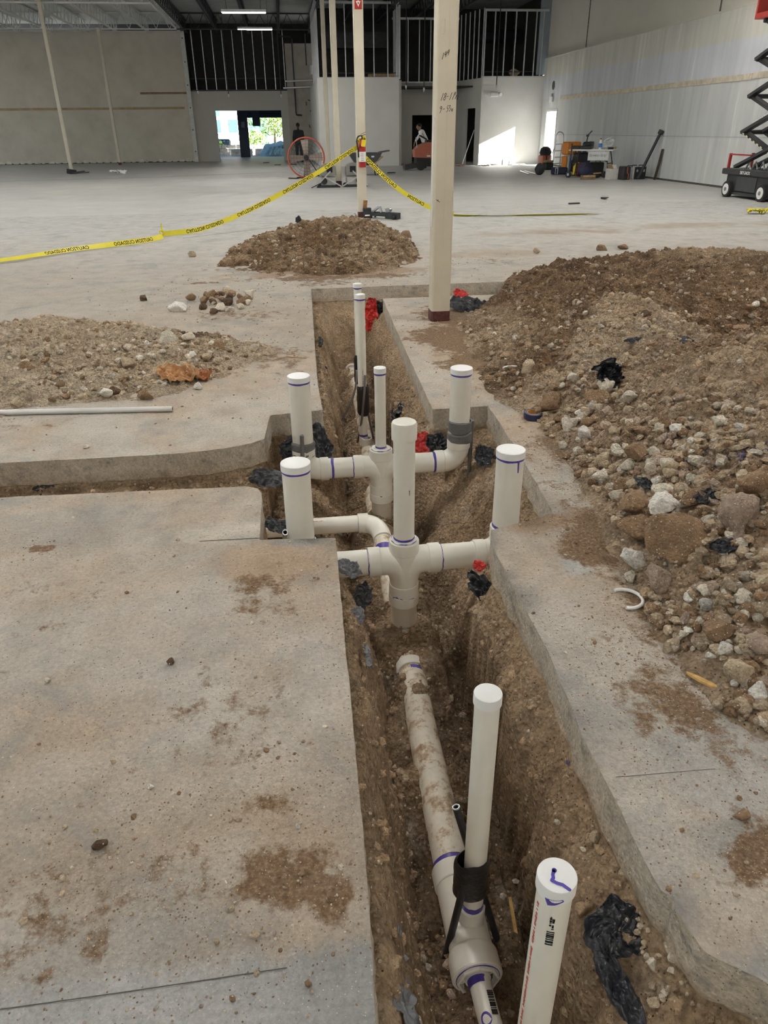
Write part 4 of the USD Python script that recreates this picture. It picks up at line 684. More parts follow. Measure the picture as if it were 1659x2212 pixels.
# --- two thin risers near the far end
t = thing('drain_riser', 'tall thin white riser, nearer of the far pair, taped black low down', 'drain pipe', (.448, 4.8, -.66)); VX, VY = .448, 4.8
riser(t, VX, VY, -.56, .495, R2); tape_wrap(t, VX+.004, VY, -.33, -.115, R2+.006, black_tape, 13, 0, .008); hub(b := MB(), (VX+.02, VY-.02, -.56), (0, 0, 1), R2, .06); obj('hub', b, pvc, t); obj('primer_ring', band(VX, VY, -.49, -.475, R2+.001, 5), primer, t); dash_print(t, (VX, VY, -.10), (0, 0, 1), R2, 22, 25, (.1, -1, 0), red_ink, 'red line of print', .006)
t = thing('drain_riser', 'thin white riser just behind, the farthest one in the trench', 'drain pipe', (.505, 5.6, -.66)); riser(t, .505, 5.6, -.60, .415, R2); tape_wrap(t, .50, 5.6, -.36, -.13, R2+.004, black_tape, 15); hub(b := MB(), (.505, 5.6, -.5), (0, 0, 1), R2, .05); obj('hub', b, pvc, t); obj('primer_ring', band(.505, 5.6, .30, .308, R2+.001, 5), primer, t)
stake('thin grey stake leaning on the nearer thin riser, left one', P(769, 962, -.64), PY(789, 810, 4.77), .008, stakeg, (.43, 4.66, -.40)); stake('thin grey stake leaning on the nearer thin riser, right one', P(808, 955, -.6), PY(791, 870, 4.80), .008, stakeg, (.475, 4.75, -.30)); stake('bent grey stake curving down from the farthest thin riser', P(738, 907, -.62), PY(770, 800, 5.56), .008, stakeg, (.47, 5.45, -.42))
# tape and stakes on the farther side risers
t = thing('tape_wrap', 'wide grey duct tape wound round the right riser of the farther cross', 'tape', (RX2, FY, -.1)); tape_wrap(t, RX2+.004, FY, -.118, -.06, R4+.006, grey_tape, 17); tape_wrap(t, RX2+.004, FY, -.06, .008, R4+.003, grey_tape, 18)
stake('grey conduit stake beside the right riser of the farther cross', P(1010, 1066, -.45), PY(1020, 908, FY+.0), .011, stakeg)
t = thing('tape_wrap', 'grey tape wound round the left riser of the farther cross', 'tape', (LX2, FY, -.15)); tape_wrap(t, LX2, FY, -.155, -.065, R4+.003, grey_tape, 19)
stake('grey conduit stake in front of the left riser of the farther cross', (LX2-.02, FY-R4-.022, -.50), PY(652, 940, FY-.075), .011, stakeg)
stake('short steel conduit stub in the notch beside the nearer left riser', P(617, 1175, -.25), P(616, 1150, -.02), .012, steel)
# ================================================================== STONES, CLODS AND RUBBISH
def hit(px, py):
    """where the line of sight through a place in the photograph meets the ground"""
    z_ = 0.
    for _ in range(14): p = P(px, py, z_); z_ = .5*z_+.5*ground(p[0], p[1])
    return P(px, py, z_)
TONE = {'pale': (.66, .60, .50), 'white': (.74, .71, .65), 'tan': (.52, .42, .30), 'brown': (.31, .205, .125), 'dark': (.13, .085, .055), 'grey': (.50, .49, .455), 'pink': (.44, .34, .27)}
ICO = {k: trimesh.creation.icosphere(k) for k in (0, 1, 2, 3)}
def rock_mesh(size, seed, sub=2, cuts=7):
    g = ICO[sub]; v = g.vertices.copy(); rn = np.random.default_rng(seed)
    for _ in range(cuts+4):
        n_ = rn.normal(size=3); n_ /= np.linalg.norm(n_); h_ = rn.uniform(.42, .80); s_ = v@n_; v -= np.outer(np.maximum(s_-h_, 0)*.92, n_)
    v *= (1+.42*(fbm(v*1.7+seed, 3, seed)-.5)+.26*(fbm(v*5+seed, 3, seed+1)-.5))[:, None]; v /= np.abs(v).max(0); return trimesh.Trimesh(v*np.asarray(size)/2, g.faces, process=False)
RS = [0]
def rock(px, py, w, h, tone, label, group=None, sub=2, name='stone', xyz=None, sink=.14):
    RS[0] += 1; s_ = RS[0]; rn = random.Random(s_); p = hit(px, py+h*.25) if xyz is None else np.asarray(xyz, float)
    dep = (p-CAM)@FW; W = w*dep/F; Hh = min(h*dep/F*1.15, W*.9); D_ = (W+Hh)/2*rn.uniform(.85, 1.15)
    m_ = rock_mesh((W, D_, Hh), s_*13+5, sub, 8); m_.apply_transform(rotm(rn.uniform(-10, 10), rn.uniform(-10, 10), rn.uniform(-25, 25)-YAW)); m_.apply_translation((p[0], p[1]+D_*.15, p[2]-m_.bounds[0][2]-Hh*sink))
    c_ = np.array(TONE[tone])*rn.uniform(.9, 1.15); obj(name, m_, rock_m, smooth=38, label=label, cat='clod' if name == 'clod' else 'stone', group=group, tint=c_)
for a in [(1477, 1172, 155, 85, 'brown', 'long brown boulder, the biggest, low on the front slope of the big heap'), (1370, 1096, 92, 62, 'brown', 'rounded dark brown boulder left of a pale one at the toe of the big heap'),
    (1432, 1096, 76, 52, 'white', 'pale pitted boulder wedged against a dark brown one at the toe of the heap'), (1367, 1212, 62, 46, 'white', 'pale stone just left of the biggest brown boulder'), (1385, 1147, 92, 50, 'brown', 'flattish brown boulder behind the biggest one'),
    (1425, 1256, 76, 58, 'pink', 'pinkish brown stone below the biggest boulder'), (1435, 1062, 54, 26, 'pale', 'flat pale stone above the pale pitted boulder'), (1497, 1078, 66, 40, 'brown', 'brown stone right of the flat pale one'),
    (1598, 1122, 130, 96, 'pink', 'broad pinkish clump of earth right of the biggest boulder'), (1636, 1056, 96, 74, 'brown', 'broad brown clump above the pinkish one at the right edge'), (1555, 916, 40, 34, 'pale', 'round pale stone alone high on the front slope'),
    (1600, 926, 38, 20, 'white', 'small flat white stone beside the round pale one'), (1529, 1313, 43, 28, 'grey', 'grey flat chip of concrete on the right slab'), (1616, 1320, 52, 28, 'brown', 'flat brown stone right of the grey chip'),
    (1490, 1365, 28, 15, 'white', 'small flat pale stone on the slab below the grey chip'), (1564, 1407, 38, 29, 'white', 'pale angular stone left of the pinkish boulder at the frame edge'), (1598, 1457, 70, 58, 'tan', 'speckled tan boulder near the wood splinter'),
    (1604, 1501, 38, 40, 'brown', 'brown stone below the speckled tan boulder'), (1640, 1495, 50, 46, 'white', 'pale stone at the right edge below the speckled boulder'), (1648, 1392, 62, 80, 'pink', 'tall pinkish boulder cut by the right edge of the picture'),
    (1562, 1366, 84, 48, 'brown', 'broad brown clod beside the tall pinkish boulder'), (1302, 1031, 36, 38, 'pale', 'pale upright stone at the left toe of the big heap'), (1233, 919, 42, 36, 'pale', 'pale stone on the slab right of the tape roll'),
    (1194, 868, 66, 34, 'brown', 'brown block of earth behind the tape roll'), (1298, 861, 66, 30, 'brown', 'flat brown slab below the crumpled black plastic'), (1358, 861, 40, 30, 'pale', 'pale stone right of the flat brown slab'),
    (1262, 944, 40, 34, 'white', 'pale two-lobed stone near the tape roll'), (1270, 912, 32, 36, 'brown', 'upright brown stone behind the two-lobed pale one'), (1381, 986, 64, 36, 'brown', 'wide brown stone in the middle of the rubble slope'),
    (1439, 1009, 38, 28, 'pale', 'pale oval stone right of the wide brown one'), (1356, 1013, 40, 30, 'pale', 'pale stone left of the pale oval one'), (1408, 1320, 48, 26, 'brown', 'brown flat stone beside the white plastic ring'),
    (1336, 1132, 34, 26, 'tan', 'tan stone at the slab edge left of the boulders'), (1527, 1281, 38, 23, 'pale', 'pale low stone between the boulders and the grey chip'), (1363, 1249, 34, 26, 'pale', 'pale stone just above the white plastic ring'),
    (1396, 703, 24, 24, 'pale', 'pale oval stone near the top of the pale middle mound'), (1396, 681, 24, 16, 'dark', 'dark stone above the pale oval on the middle mound'), (1284, 746, 28, 17, 'brown', 'brown stone on the left flank of the middle mound'),
    (1236, 815, 28, 34, 'pale', 'tall pale stone left of the crumpled black plastic'), (1141, 798, 32, 25, 'tan', 'tan stone beside the thin white arc'), (1632, 657, 20, 13, 'white', 'white chip in the dark hollow high on the big heap'), (1314, 838, 48, 36, 'pale', 'pale stone under the crumpled black plastic'),
    (1597, 718, 44, 22, 'brown', 'brown lump on the far crest of the middle mound'), (873, 516, 36, 28, 'brown', 'brown boulder on the right shoulder of the small heap'), (740, 516, 22, 16, 'dark', 'dark clod in the middle of the small heap'),
    (413, 551, 21, 15, 'tan', 'angular tan stone alone left of the small heap'), (311, 856, 46, 28, 'brown', 'dark brown stone at the near edge of the left rubble'), (232, 854, 28, 20, 'white', 'pale stone next to a dark one at the near edge of the left rubble'),
    (249, 846, 24, 18, 'dark', 'small dark stone behind a pale one at the near edge of the left rubble'), (278, 789, 46, 24, 'tan', 'flat tan stone in the middle of the left rubble'), (367, 733, 42, 33, 'pale', 'big pale stone at the top of the left rubble'),
    (406, 732, 32, 18, 'pale', 'flat pale stone right of the big pale one in the left rubble'), (384, 667, 44, 23, 'white', 'whitest flat stone in front of the small stone pile'), (477, 667, 27, 19, 'pale', 'pale stone at the right front of the small stone pile'),
    (311, 646, 18, 17, 'dark', 'dark stone with a soil smear left of the small stone pile'), (414, 645, 25, 17, 'brown', 'brown stone at the left of the small stone pile'), (474, 752, 38, 30, 'brown', 'dark brown lump above the orange bag'),
    (549, 753, 26, 17, 'pale', 'pale stone at the right tip of the left rubble'), (428, 838, 23, 15, 'white', 'white stone right under the orange bag'), (40, 874, 32, 22, 'tan', 'tan stone at the far left behind the steel conduit'), (59, 791, 32, 19, 'brown', 'brown stone at the far left of the rubble'),
    (186, 966, 13, 10, 'pale', 'lone pale pebble on the slab before the left cross trench'), (1160, 544, 16, 12, 'tan', 'lone tan stone on the floor right of the column'), (1301, 538, 26, 14, 'brown', 'left one of two brown stones on the far floor'), (1346, 536, 24, 11, 'brown', 'right one of two brown stones on the far floor'),
    (368, 1432, 20, 15, 'dark', 'dark pebble in the middle of the near left slab'), (325, 1699, 19, 14, 'white', 'white pebble on the near left slab'), (643, 1785, 14, 13, 'white', 'small white pebble nearest the trench on the near left slab'), (102, 1473, 15, 12, 'pale', 'pale pebble at the left edge of the near slab'),
    (245, 1643, 13, 17, 'tan', 'upright tan pebble on the near left slab'), (653, 1887, 18, 20, 'brown', 'brown pebble at the edge of the soil spill by the trench'), (714, 1940, 21, 16, 'brown', 'brown pebble on the soil spill nearest the trench'), (551, 2019, 24, 17, 'tan', 'tan stone in the soil spill on the near left slab'),
    (470, 2034, 13, 14, 'tan', 'yellowish pebble at the lower edge of the soil spill'), (1603, 1767, 34, 22, 'brown', 'brown lump on the bare slab at the lower right'), (1142, 1580, 12, 12, 'pale', 'pale pebble in the right trench wall'), (1283, 1811, 27, 26, 'tan', 'tan stone in the right trench wall'), (1346, 1885, 24, 22, 'tan', 'tan stone under the edge of the right slab'),
    (975, 2150, 26, 30, 'pink', 'pinkish stone on the trench bottom by the outlet pipe'), (945, 2015, 20, 20, 'pink', 'pinkish stone on the trench bottom beside the tee')]:
    rock(*a, sub=3 if a[2] > 60 else 2)
rock(215, 1827, 34, 24, 'dark', 'crumbly dark clod on the near left slab', name='clod')
def inside(poly, n_, rn):
    pl = Polygon(poly); x0, y0, x1, y1 = pl.bounds; out = []
    while len(out) < n_:
        q = (rn.uniform(x0, x1), rn.uniform(y0, y1))
        if pl.contains(Point(q)): out.append(q)
    return out
rn_ = random.Random(11)
def litter(poly, n_, w0, w1, tones, label, group, seed):
    rn = random.Random(seed)
    for q in inside(poly, n_, rn):
        w = w0*(w1/w0)**(rn.random()**1.6); rock(q[0], q[1], w, w*rn.uniform(.55, .85), rn.choice(tones), label, group, sub=2 if w > 22 else 1)
litter([(1200, 900), (1300, 880), (1420, 900), (1520, 960), (1560, 1060), (1480, 1130), (1340, 1090), (1260, 1010)], 78, 14, 44, ['pale', 'pale', 'tan', 'tan', 'white', 'brown', 'pink'], 'chunk of limestone rubble on the front slope of the big heap', 'limestone rubble on the big heap', 31)
litter([(1400, 1290), (1480, 1270), (1655, 1230), (1655, 1560), (1600, 1600), (1560, 1500), (1470, 1420), (1410, 1350)], 40, 12, 36, ['pale', 'tan', 'brown', 'brown', 'white'], 'stone scattered at the foot of the big heap on the right slab', 'stones at the foot of the big heap', 32)
litter([(1190, 800), (1290, 780), (1400, 800), (1560, 830), (1655, 850), (1655, 980), (1500, 950), (1330, 890), (1220, 880)], 24, 11, 30, ['tan', 'brown', 'pale', 'tan'], 'stone lying on the middle slope of the big heap', 'stones on the middle slope', 33)
litter([(430, 655), (450, 630), (500, 622), (545, 640), (540, 660), (480, 678), (430, 672)], 34, 12, 28, ['pale', 'tan', 'brown', 'pale', 'dark'], 'stone of the small pile between the left rubble and the small heap', 'stones of the small pile', 34)
litter([(300, 720), (400, 730), (480, 740), (540, 760), (500, 800), (420, 830), (330, 800), (250, 840), (120, 860), (60, 800), (200, 760)], 32, 10, 26, ['pale', 'pale', 'tan', 'white', 'brown'], 'stone in the low rubble left of the trench', 'stones of the left rubble', 35)
litter([(530, 575), (700, 590), (900, 570), (860, 540), (760, 560), (560, 550), (460, 560)], 16, 8, 20, ['pale', 'tan', 'brown'], 'stone at the foot of the small heap behind the trench', 'stones of the small heap', 36)
litter([(985, 690), (1040, 660), (1100, 700), (1080, 780), (1030, 800), (990, 720)], 14, 9, 18, ['pale', 'tan'], 'small stone on the heap beside the foot of the big column', 'stones beside the column', 37)
litter([(900, 1960), (950, 1950), (1010, 2212), (950, 2212)], 10, 16, 38, ['brown', 'pink', 'dark'], 'stone on the dark bottom of the trench beside the tee', 'stones on the trench bottom', 38)
litter([(1050, 2050), (1090, 2080), (1120, 2212), (1060, 2212)], 8, 16, 34, ['brown', 'pink', 'dark'], 'clod on the trench bottom right of the outlet pipe', 'clods on the trench bottom', 39)
litter([(1370, 1980), (1440, 2010), (1490, 2090), (1500, 2180), (1400, 2180)], 22, 12, 30, ['pale', 'tan', 'tan'], 'stone in the broken ground under the slab corner at the lower right', 'stones under the broken slab corner', 40)
# clods and gravel too many to count
def gravel(name, label, pts_, sizes, tints, parent=None, seed=0, sub=0):
    n_ = len(pts_); rn = np.random.default_rng(seed); base = ICO[sub]; V0, F0 = base.vertices, base.faces
    q = rn.normal(size=(n_, 4)); q /= np.linalg.norm(q, axis=1, keepdims=True); w, a, b, c_ = q.T
    Rm = np.stack([1-2*(b*b+c_*c_), 2*(a*b-c_*w), 2*(a*c_+b*w), 2*(a*b+c_*w), 1-2*(a*a+c_*c_), 2*(b*c_-a*w), 2*(a*c_-b*w), 2*(b*c_+a*w), 1-2*(a*a+b*b)], 1).reshape(-1, 3, 3)
    sc = rn.uniform(.55, 1.15, (n_, 1, 3)); v = V0[None]*sc*(1+rn.uniform(-.22, .22, (n_, len(V0), 1))); v = np.einsum('nij,nkj->nki', Rm, v)*np.asarray(sizes)[:, None, None]/2; v[:, :, 2] *= .8; v += np.asarray(pts_)[:, None, :]
    f = (F0[None]+(np.arange(n_)*len(V0))[:, None, None]).reshape(-1, 3); t_ = np.repeat(np.asarray(tints), len(V0), 0)
    obj(name, trimesh.Trimesh(v.reshape(-1, 3), f, process=False), rock_m, parent, smooth=False, tint=t_, kind='stuff', label=label, cat=None if parent else 'gravel', at_base=False)
def scatter(name, label, n_, x0, x1, y0, y1, fz, s0, s1, tones, seed, ok=None, dens=None, local=None):
    rn = np.random.default_rng(seed); p = np.c_[rn.uniform(x0, x1, n_*6), rn.uniform(y0, y1, n_*6)]; zz = fz(p); k = np.isfinite(zz)
    if dens is not None: k &= rn.random(len(p)) < dens(p)
    p, zz = p[k][:n_], zz[k][:n_]; s_ = s0*(s1/s0)**(rn.random(len(p))**2.2); t_ = np.array([TONE[t] for t in tones])[rn.integers(0, len(tones), len(p))]*rn.uniform(.8, 1.2, (len(p), 1))
    if local is not None: t_ = np.where(rn.random((len(p), 1)) < .86, local(p)*rn.uniform(.72, 1.35, (len(p), 1)), t_)
    gravel(name, label, np.c_[p, zz+s_*.08], s_, t_, None, seed)
from scipy.interpolate import RegularGridInterpolator as RGI
rq = random.Random(55); rb = np.array([hit(*q_) for q_ in inside([(1150, 900), (1230, 860), (1420, 840), (1655, 860), (1655, 1240), (1500, 1250), (1340, 1130), (1260, 1040)], 520, rq)+inside([(1390, 1290), (1655, 1240), (1655, 1590), (1550, 1530), (1430, 1400)], 190, rq)+inside([(1060, 690), (1300, 600), (1640, 570), (1640, 750), (1250, 850), (1060, 850)], 330, rq)+inside([(30, 760), (300, 720), (560, 760), (420, 830), (100, 870)], 110, rq)])
rb = rb[np.hypot(*(rb[:, :2]-P(1515, 1470)[:2]).T) > .11]
rt_ = np.array([TONE[rq.choice(['pale', 'tan', 'tan', 'tan', 'brown', 'brown', 'pink'])] for _ in rb])*NR.uniform(.72, 1.1, (len(rb), 1)); rs_ = .024*(2.4**(NR.random(len(rb))**1.5)); gravel('rubble', 'smaller rubble stones packed between the larger ones on the heaps', rb+np.c_[0*rs_, 0*rs_, rs_*.2], rs_, rt_, None, 78, 1)
TZI = RGI((gx, gy), GZ, bounds_error=False, fill_value=np.nan); TDI = RGI((gx, gy), GD, bounds_error=False, fill_value=-1.)
def ztr(p): return np.where(TDI(p) > .01, TZI(p), np.nan)
scatter('gravel', 'loose gravel and clods over the trench soil', 14000, -1.5, 1.1, .45, 7.7, ztr, .005, .040, ['tan', 'brown', 'tan', 'pale', 'brown', 'pink'], 61, dens=lambda p: np.clip(1.5-p[:, 1]*.15, .2, 1), local=TCI)
def zof(g_): return lambda p: (lambda h_: np.where(h_ > .012, h_, np.nan))(g_(p))
scatter('gravel', 'loose gravel over the big heap', 24000, 1.02, 5.6, .95, 8.4, zof(BIGZ), .007, .060, ['tan', 'pale', 'tan', 'brown', 'brown', 'pink'], 62, dens=lambda p: np.clip(1.3-p[:, 1]*.09, .45, 1)*np.clip(1.5-(p[:, 0]-1)*.25, .35, 1), local=HC[0])
scatter('gravel', 'loose gravel over the small heap', 4200, -1.3, 2.1, 8.3, 11.5, zof(SMZ), .012, .085, ['tan', 'pale', 'tan'], 63, local=HC[1])
scatter('gravel', 'loose gravel over the left rubble', 5200, -3.3, .15, 4.15, 6.5, zof(LFZ), .007, .060, ['pale', 'brown'], 64, local=HC[2])
def zfl(p): return np.where(shapely.contains_xy(EDGEP.buffer(.01), p[:, 0], p[:, 1]) | (BIGZ(p) > .01) | ((LFZ(p) > .01)), np.nan, .0005)
def dfl(p):
    x_, y_ = p.T; d_ = .05+1.2*np.clip(fbm(np.c_[p*1.6, 0*x_], 4, 71)-.50, 0, 1)
    for cx, cy, r_, a_ in ((-.1, 1.05, .3, .9), (-.45, 1.1, .4, .5), (-1.05, 2.62, .09, 1.5), (1.0, .92, .25, 1.), (1.2, 1.7, .35, .8), (1.25, 2.6, .3, .9), (1.3, 3.3, .3, .7), (1.35, 4.8, .45, 1.), (1.2, 5.9, .4, 1.6), (-.4, 5.6, .5, .6), (.4, 8.6, 1.2, .7), (2.3, 9.2, .7, .25), (-.9, 7.2, .7, .4), (-1.8, 4.4, .5, .5), (0, 2.0, .5, .25), (1.0, 1.55, .35, .7)): d_ = d_+a_*np.exp(-((x_-cx)**2+(y_-cy)**2)/r_**2)
    return np.clip(d_, 0, 1)*np.clip(1.15-.07*y_, .2, 1)
scatter('gravel', 'grit and small pebbles strewn over the slab', 7500, -3.2, 3.6, .55, 9.5, zfl, .003, .020, ['tan', 'brown', 'tan', 'tan', 'brown', 'pink', 'pale'], 65, dens=dfl)
scatter('gravel', 'fine grit on the nearest slab', 7000, -1.4, 1.7, .55, 3.4, zfl, .002, .0075, ['tan', 'tan', 'pale', 'pink', 'brown', 'brown'], 66, dens=dfl)
TONE['purple'] = (.17, .145, .29)
pp = np.array([hit(1480+180*k/90+NR.normal(0, 10), 1008-42*k/90+NR.normal(0, 7)) for k in range(90)]); gravel('paint_specks', 'faint purple overspray specks across the stony heap at the right edge', pp, NR.uniform(.006, .017, 90), np.tile(TONE['purple'], (90, 1)), None, 77)
stage.GetPrimAtPath('/World/paint_specks').SetCustomDataByKey('category', 'paint')
for px, py, w, h, lb in ((1231, 1647, 16, 11, 'larger purple primer splash on the right trench wall'), (1240, 1632, 13, 8, 'smaller purple primer splash on the right trench wall'), (1297, 1965, 14, 12, 'purple primer splash on the soil above the torn black sheet')): rock(px, py, w, h*.5, 'purple', lb, None, 2, 'paint_splash', None, .6); stage.GetPrimAtPath('/World/paint_splash'+('' if py == 1647 else '_001' if py == 1632 else '_002')).SetCustomDataByKey('category', 'paint')
# torn plastic sheeting
def sheet(label, c_, size, m_, seed, tilt=(0, 0, 0), name='plastic_sheet', crumple=.14, cat='plastic sheet', n_=22):
    th = np.linspace(0, 2*np.pi, 3*n_, endpoint=False); rr_ = np.linspace(0, 1, n_)
    A, B = np.meshgrid(rr_, th, indexing='ij'); edge_ = .62+.75*fbm(np.c_[np.cos(th)*2.2, np.sin(th)*2.2, 0*th+seed], 4, seed); rad = A*edge_[None]
    u_, v_ = rad*np.cos(B)*size[0]/2, rad*np.sin(B)*size[1]/2; s_ = max(size); q = np.stack([u_/s_*5, v_/s_*5, 0*u_+seed], -1)
    rid = 1-np.abs(2*fbm(q*1.3, 3, seed+1)-1)*1.6; w_ = s_*crumple*(rid-.5+.5*(fbm(q*3, 3, seed+2)-.5)); V = np.stack([u_, v_, w_], -1).reshape(-1, 3)
    m3, nt = len(th), n_; i, j = np.meshgrid(np.arange(nt-1), np.arange(m3), indexing='ij'); k = (j+1) % m3
    f = np.vstack([np.stack([i*m3+j, (i+1)*m3+j, (i+1)*m3+k], -1).reshape(-1, 3), np.stack([i*m3+j, (i+1)*m3+k, i*m3+k], -1).reshape(-1, 3)]); g = trimesh.Trimesh(V, f, process=True)
    vn = g.vertex_normals*.0012; N_ = len(g.vertices); bd = trimesh.grouping.group_rows(g.edges_sorted, require_count=1); eb = g.edges[bd]
    g = trimesh.Trimesh(np.vstack([g.vertices+vn, g.vertices-vn]), np.vstack([g.faces, g.faces[:, ::-1]+N_, np.c_[eb[:, 0], eb[:, 0]+N_, eb[:, 1]], np.c_[eb[:, 1], eb[:, 0]+N_, eb[:, 1]+N_]]), process=False)
    g.apply_transform(rotm(*tilt)); g.apply_translation(c_); obj(name, g, m_, smooth=50, label=label, cat=cat)
film = plain('grey_film', (.15, .155, .17), .4, bump=.6, bscale=30, vary=.4)
dusty_poly = plain('dusty_poly', (.075, .078, .088), .5, bump=.5, bscale=40, vary=.6)
def on(px, py, z_=None, up=.02): p = hit(px, py) if z_ is None else P(px, py, z_); return (p[0], p[1], p[2]+up)
for a in [('black sheeting bunched round the left riser of the farther cross', (LX2-.05, FY-.01, -.13), (.20, .17), black_poly, 1, (70, 20, 0)), ('black torn sheeting right of the left riser, by the trench wall', (.10, 3.86, -.16), (.17, .24), black_poly, 2, (70, 0, 40)),
    ('blue black flap of sheeting under the broken corner of the left cross trench', P(585, 1035, -.16), (.22, .10), dusty_poly, 3, (40, 10, 0)), ('black flap of sheeting in the left cross trench, middle one', P(330, 1047, -.17), (.15, .10), black_poly, 4, (50, 0, 0)), ('black flap of sheeting in the left cross trench, leftmost one', P(95, 1060, -.16), (.11, .07), black_poly, 5, (40, 0, 0)),
    ('dark flap of sheeting sticking out below the slab at the side drain', P(598, 1135, -.14), (.13, .07), dusty_poly, 6, (30, 20, -20)), ('grey dusty sheeting over the left trench wall beside the nearer cross', P(755, 1228, -.12), (.10, .08), film, 7, (20, 30, 0)), ('black tatter on the left trench wall beside the nearer cross', P(783, 1288, -.25), (.09, .12), black_poly, 8, (40, 50, 0)),
    ('grey tatter on the left trench wall just below the black one', P(768, 1335, -.20), (.07, .10), film, 9, (30, 50, 0)), ('long grey film on the left trench wall in front of the slab edge', P(795, 1420, -.22), (.05, .12), film, 10, (0, 60, 0)),
    ('grey film hanging on the left trench wall near the lower edge of the picture', P(838, 2000, -.26), (.10, .22), film, 11, (0, 62, 0)), ('crumpled grey film at the bottom of the picture by the left slab edge', P(852, 2130, -.24), (.11, .20), film, 12, (0, 55, 10)),
    ('black tatters hanging from the right slab corner beside the nearer cross', P(1045, 1275, -.20), (.09, .19), black_poly, 13, (20, -30, 20)), ('small scrap of red sheeting by the right branch of the nearer cross', P(1035, 1222, -.16), (.06, .05), red_poly, 14, (30, 0, 0)),
    ('large torn black sheet in the ground at the lower right', P(1335, 2010, -.17), (.15, .12), black_poly, 15, (5, -10, 30)), ('tail of torn black sheet running down to the bottom edge', P(1335, 2130, -.19), (.06, .18), black_poly, 16, (5, -15, 10)),
    ('black sheeting heaped at the right of the column foot', on(1015, 668), (.38, .30), black_poly, 17, (20, 10, 0)), ('red scrap of sheeting behind the black heap by the column', on(995, 641), (.16, .10), red_poly, 18, (50, 20, 0)), ('red sheeting hanging at the far right corner of the trench', P(803, 682, -.22), (.16, .34), red_poly, 19, (80, 0, -30)),
    ('black sheeting at the far right corner of the trench', P(824, 668, -.17), (.18, .17), black_poly, 20, (75, 0, -20)), ('left black tatter in the far end wall', P(722, 662, -.30), (.12, .16), black_poly, 21, (80, 0, 0)), ('right black tatter in the far end wall', P(752, 660, -.28), (.14, .12), black_poly, 22, (80, 0, 0)),
    ('black streak of sheeting down the right trench wall of the far stretch', P(858, 888, -.30), (.12, .36), black_poly, 23, (0, -50, -12)), ('bent black strip at the top of the right far trench wall', P(884, 852, -.25), (.22, .05), black_poly, 24, (0, -30, 45)), ('small red scrap on the right far trench wall', P(893, 893, -.26), (.06, .11), red_poly, 25, (0, -60, 0)),
    ('bright red sheet beside the right branch of the farther cross', P(914, 956, -.22), (.12, .15), red_poly, 26, (40, -40, 0)), ('black sheeting right of the red sheet by the farther cross', P(946, 960, -.20), (.14, .13), black_poly, 27, (60, -20, 0)), ('black tatters behind the duct taped riser', P(1045, 985, -.16), (.14, .12), black_poly, 28, (60, 0, -60)), ('black tatter under the right slab edge behind the right riser', P(1062, 1010, -.22), (.08, .14), dusty_poly, 29, (60, 0, -70)),
    ('crumpled black plastic on the stony flank of the big heap', on(1311, 826, None, .05), (.17, .17), black_poly, 30, (55, 0, 10), 'plastic_sheet', .4), ('black strip on the middle mound of the big heap', on(1478, 747), (.18, .09), black_poly, 31, (20, 0, 30)), ('thin black strip left on the middle mound', on(1365, 742), (.13, .04), black_poly, 32, (20, 0, 20)),
    ('black strip among the boulders at the toe of the big heap', on(1396, 1056), (.11, .05), black_poly, 33, (25, 10, -30)), ('black tatter behind the broad pinkish clump', on(1525, 1082), (.12, .06), black_poly, 34, (30, 0, 20)), ('black tatter in the gap right of the biggest boulder', on(1575, 1190), (.15, .05), black_poly, 35, (30, 0, 0)), ('small black scrap on top of the small heap', on(645, 482, None, .05), (.12, .14), black_poly, 36, (60, 0, 0)),
    ('black tatter in the left far trench wall', P(692, 738, -.14), (.08, .16), black_poly, 37, (10, 70, 0)), ('black tatter lower in the left far trench wall', P(703, 800, -.25), (.06, .11), black_poly, 38, (10, 70, 0))]: sheet(*a)
sheet('orange brown plastic bag crumpled at the edge of the left rubble', on(385, 820, None, .035), (.27, .19), plain('orange_film', (.58, .33, .16), .35, bump=.4, vary=.35), 40, (20, 0, 0), 'plastic_bag', .22, 'bag')
sheet('darker orange plastic bag lying half under the other', on(425, 822, None, .03), (.20, .10), plain('orange_film_dark', (.42, .16, .06), .35, bump=.4, vary=.35), 41, (20, 0, 20), 'plastic_bag', .22, 'bag')
# small things lying about
c_ = P(1153, 903, 0); t = thing('tape_roll', 'roll of dark blue tape with an orange core on the right slab', 'tape roll', c_)
obj('tape', MB().lathe([(.040, .001), (.056, .001), (.058, .003), (.058, .034), (.056, .036), (.040, .036), (.040, .001)], c_, 48), plain('navy_tape', (.02, .025, .085), .3), t); obj('core', MB().lathe([(.036, .002), (.0405, .002), (.0405, .0365), (.036, .0365), (.036, .002)], c_, 48), plain('core_orange', (.52, .27, .06), .6), t)
b = MB().lathe([(.030, .0362), (.0395, .0362), (.0395, .0372), (.030, .0372), (.030, .0362)], c_, 40); obj('core_label', MB().lathe([(.001, .012), (.0365, .012), (.0365, .013), (.001, .013), (.001, .012)], c_, 40), 'core_orange', t)
b = MB()
for k in range(9): a_ = k*.7; b.box((c_[0]+.024*math.cos(a_), c_[1]+.024*math.sin(a_), c_[2]+.0135), (.007, .003, .001), (0, 0, math.degrees(a_)+90))
obj('label_print', b, ink, t, smooth=False, kind='stuff')
t = thing('steel_conduit', 'long bright steel conduit lying on the slab before the left rubble', 'conduit', P(373, 881, 0)); e_ = P(373, 883, .018); s_ = P(-60, 892, .018); obj('tube', MB().pipe(s_, e_, .0155, .012, 24), plain('bright_steel', (.78, .78, .77), .32, .35, .05), t); obj('end_opening', MB().cyl(e_-(.004, 0, 0), e_-(.002, 0, 0), .0125), ink, t)
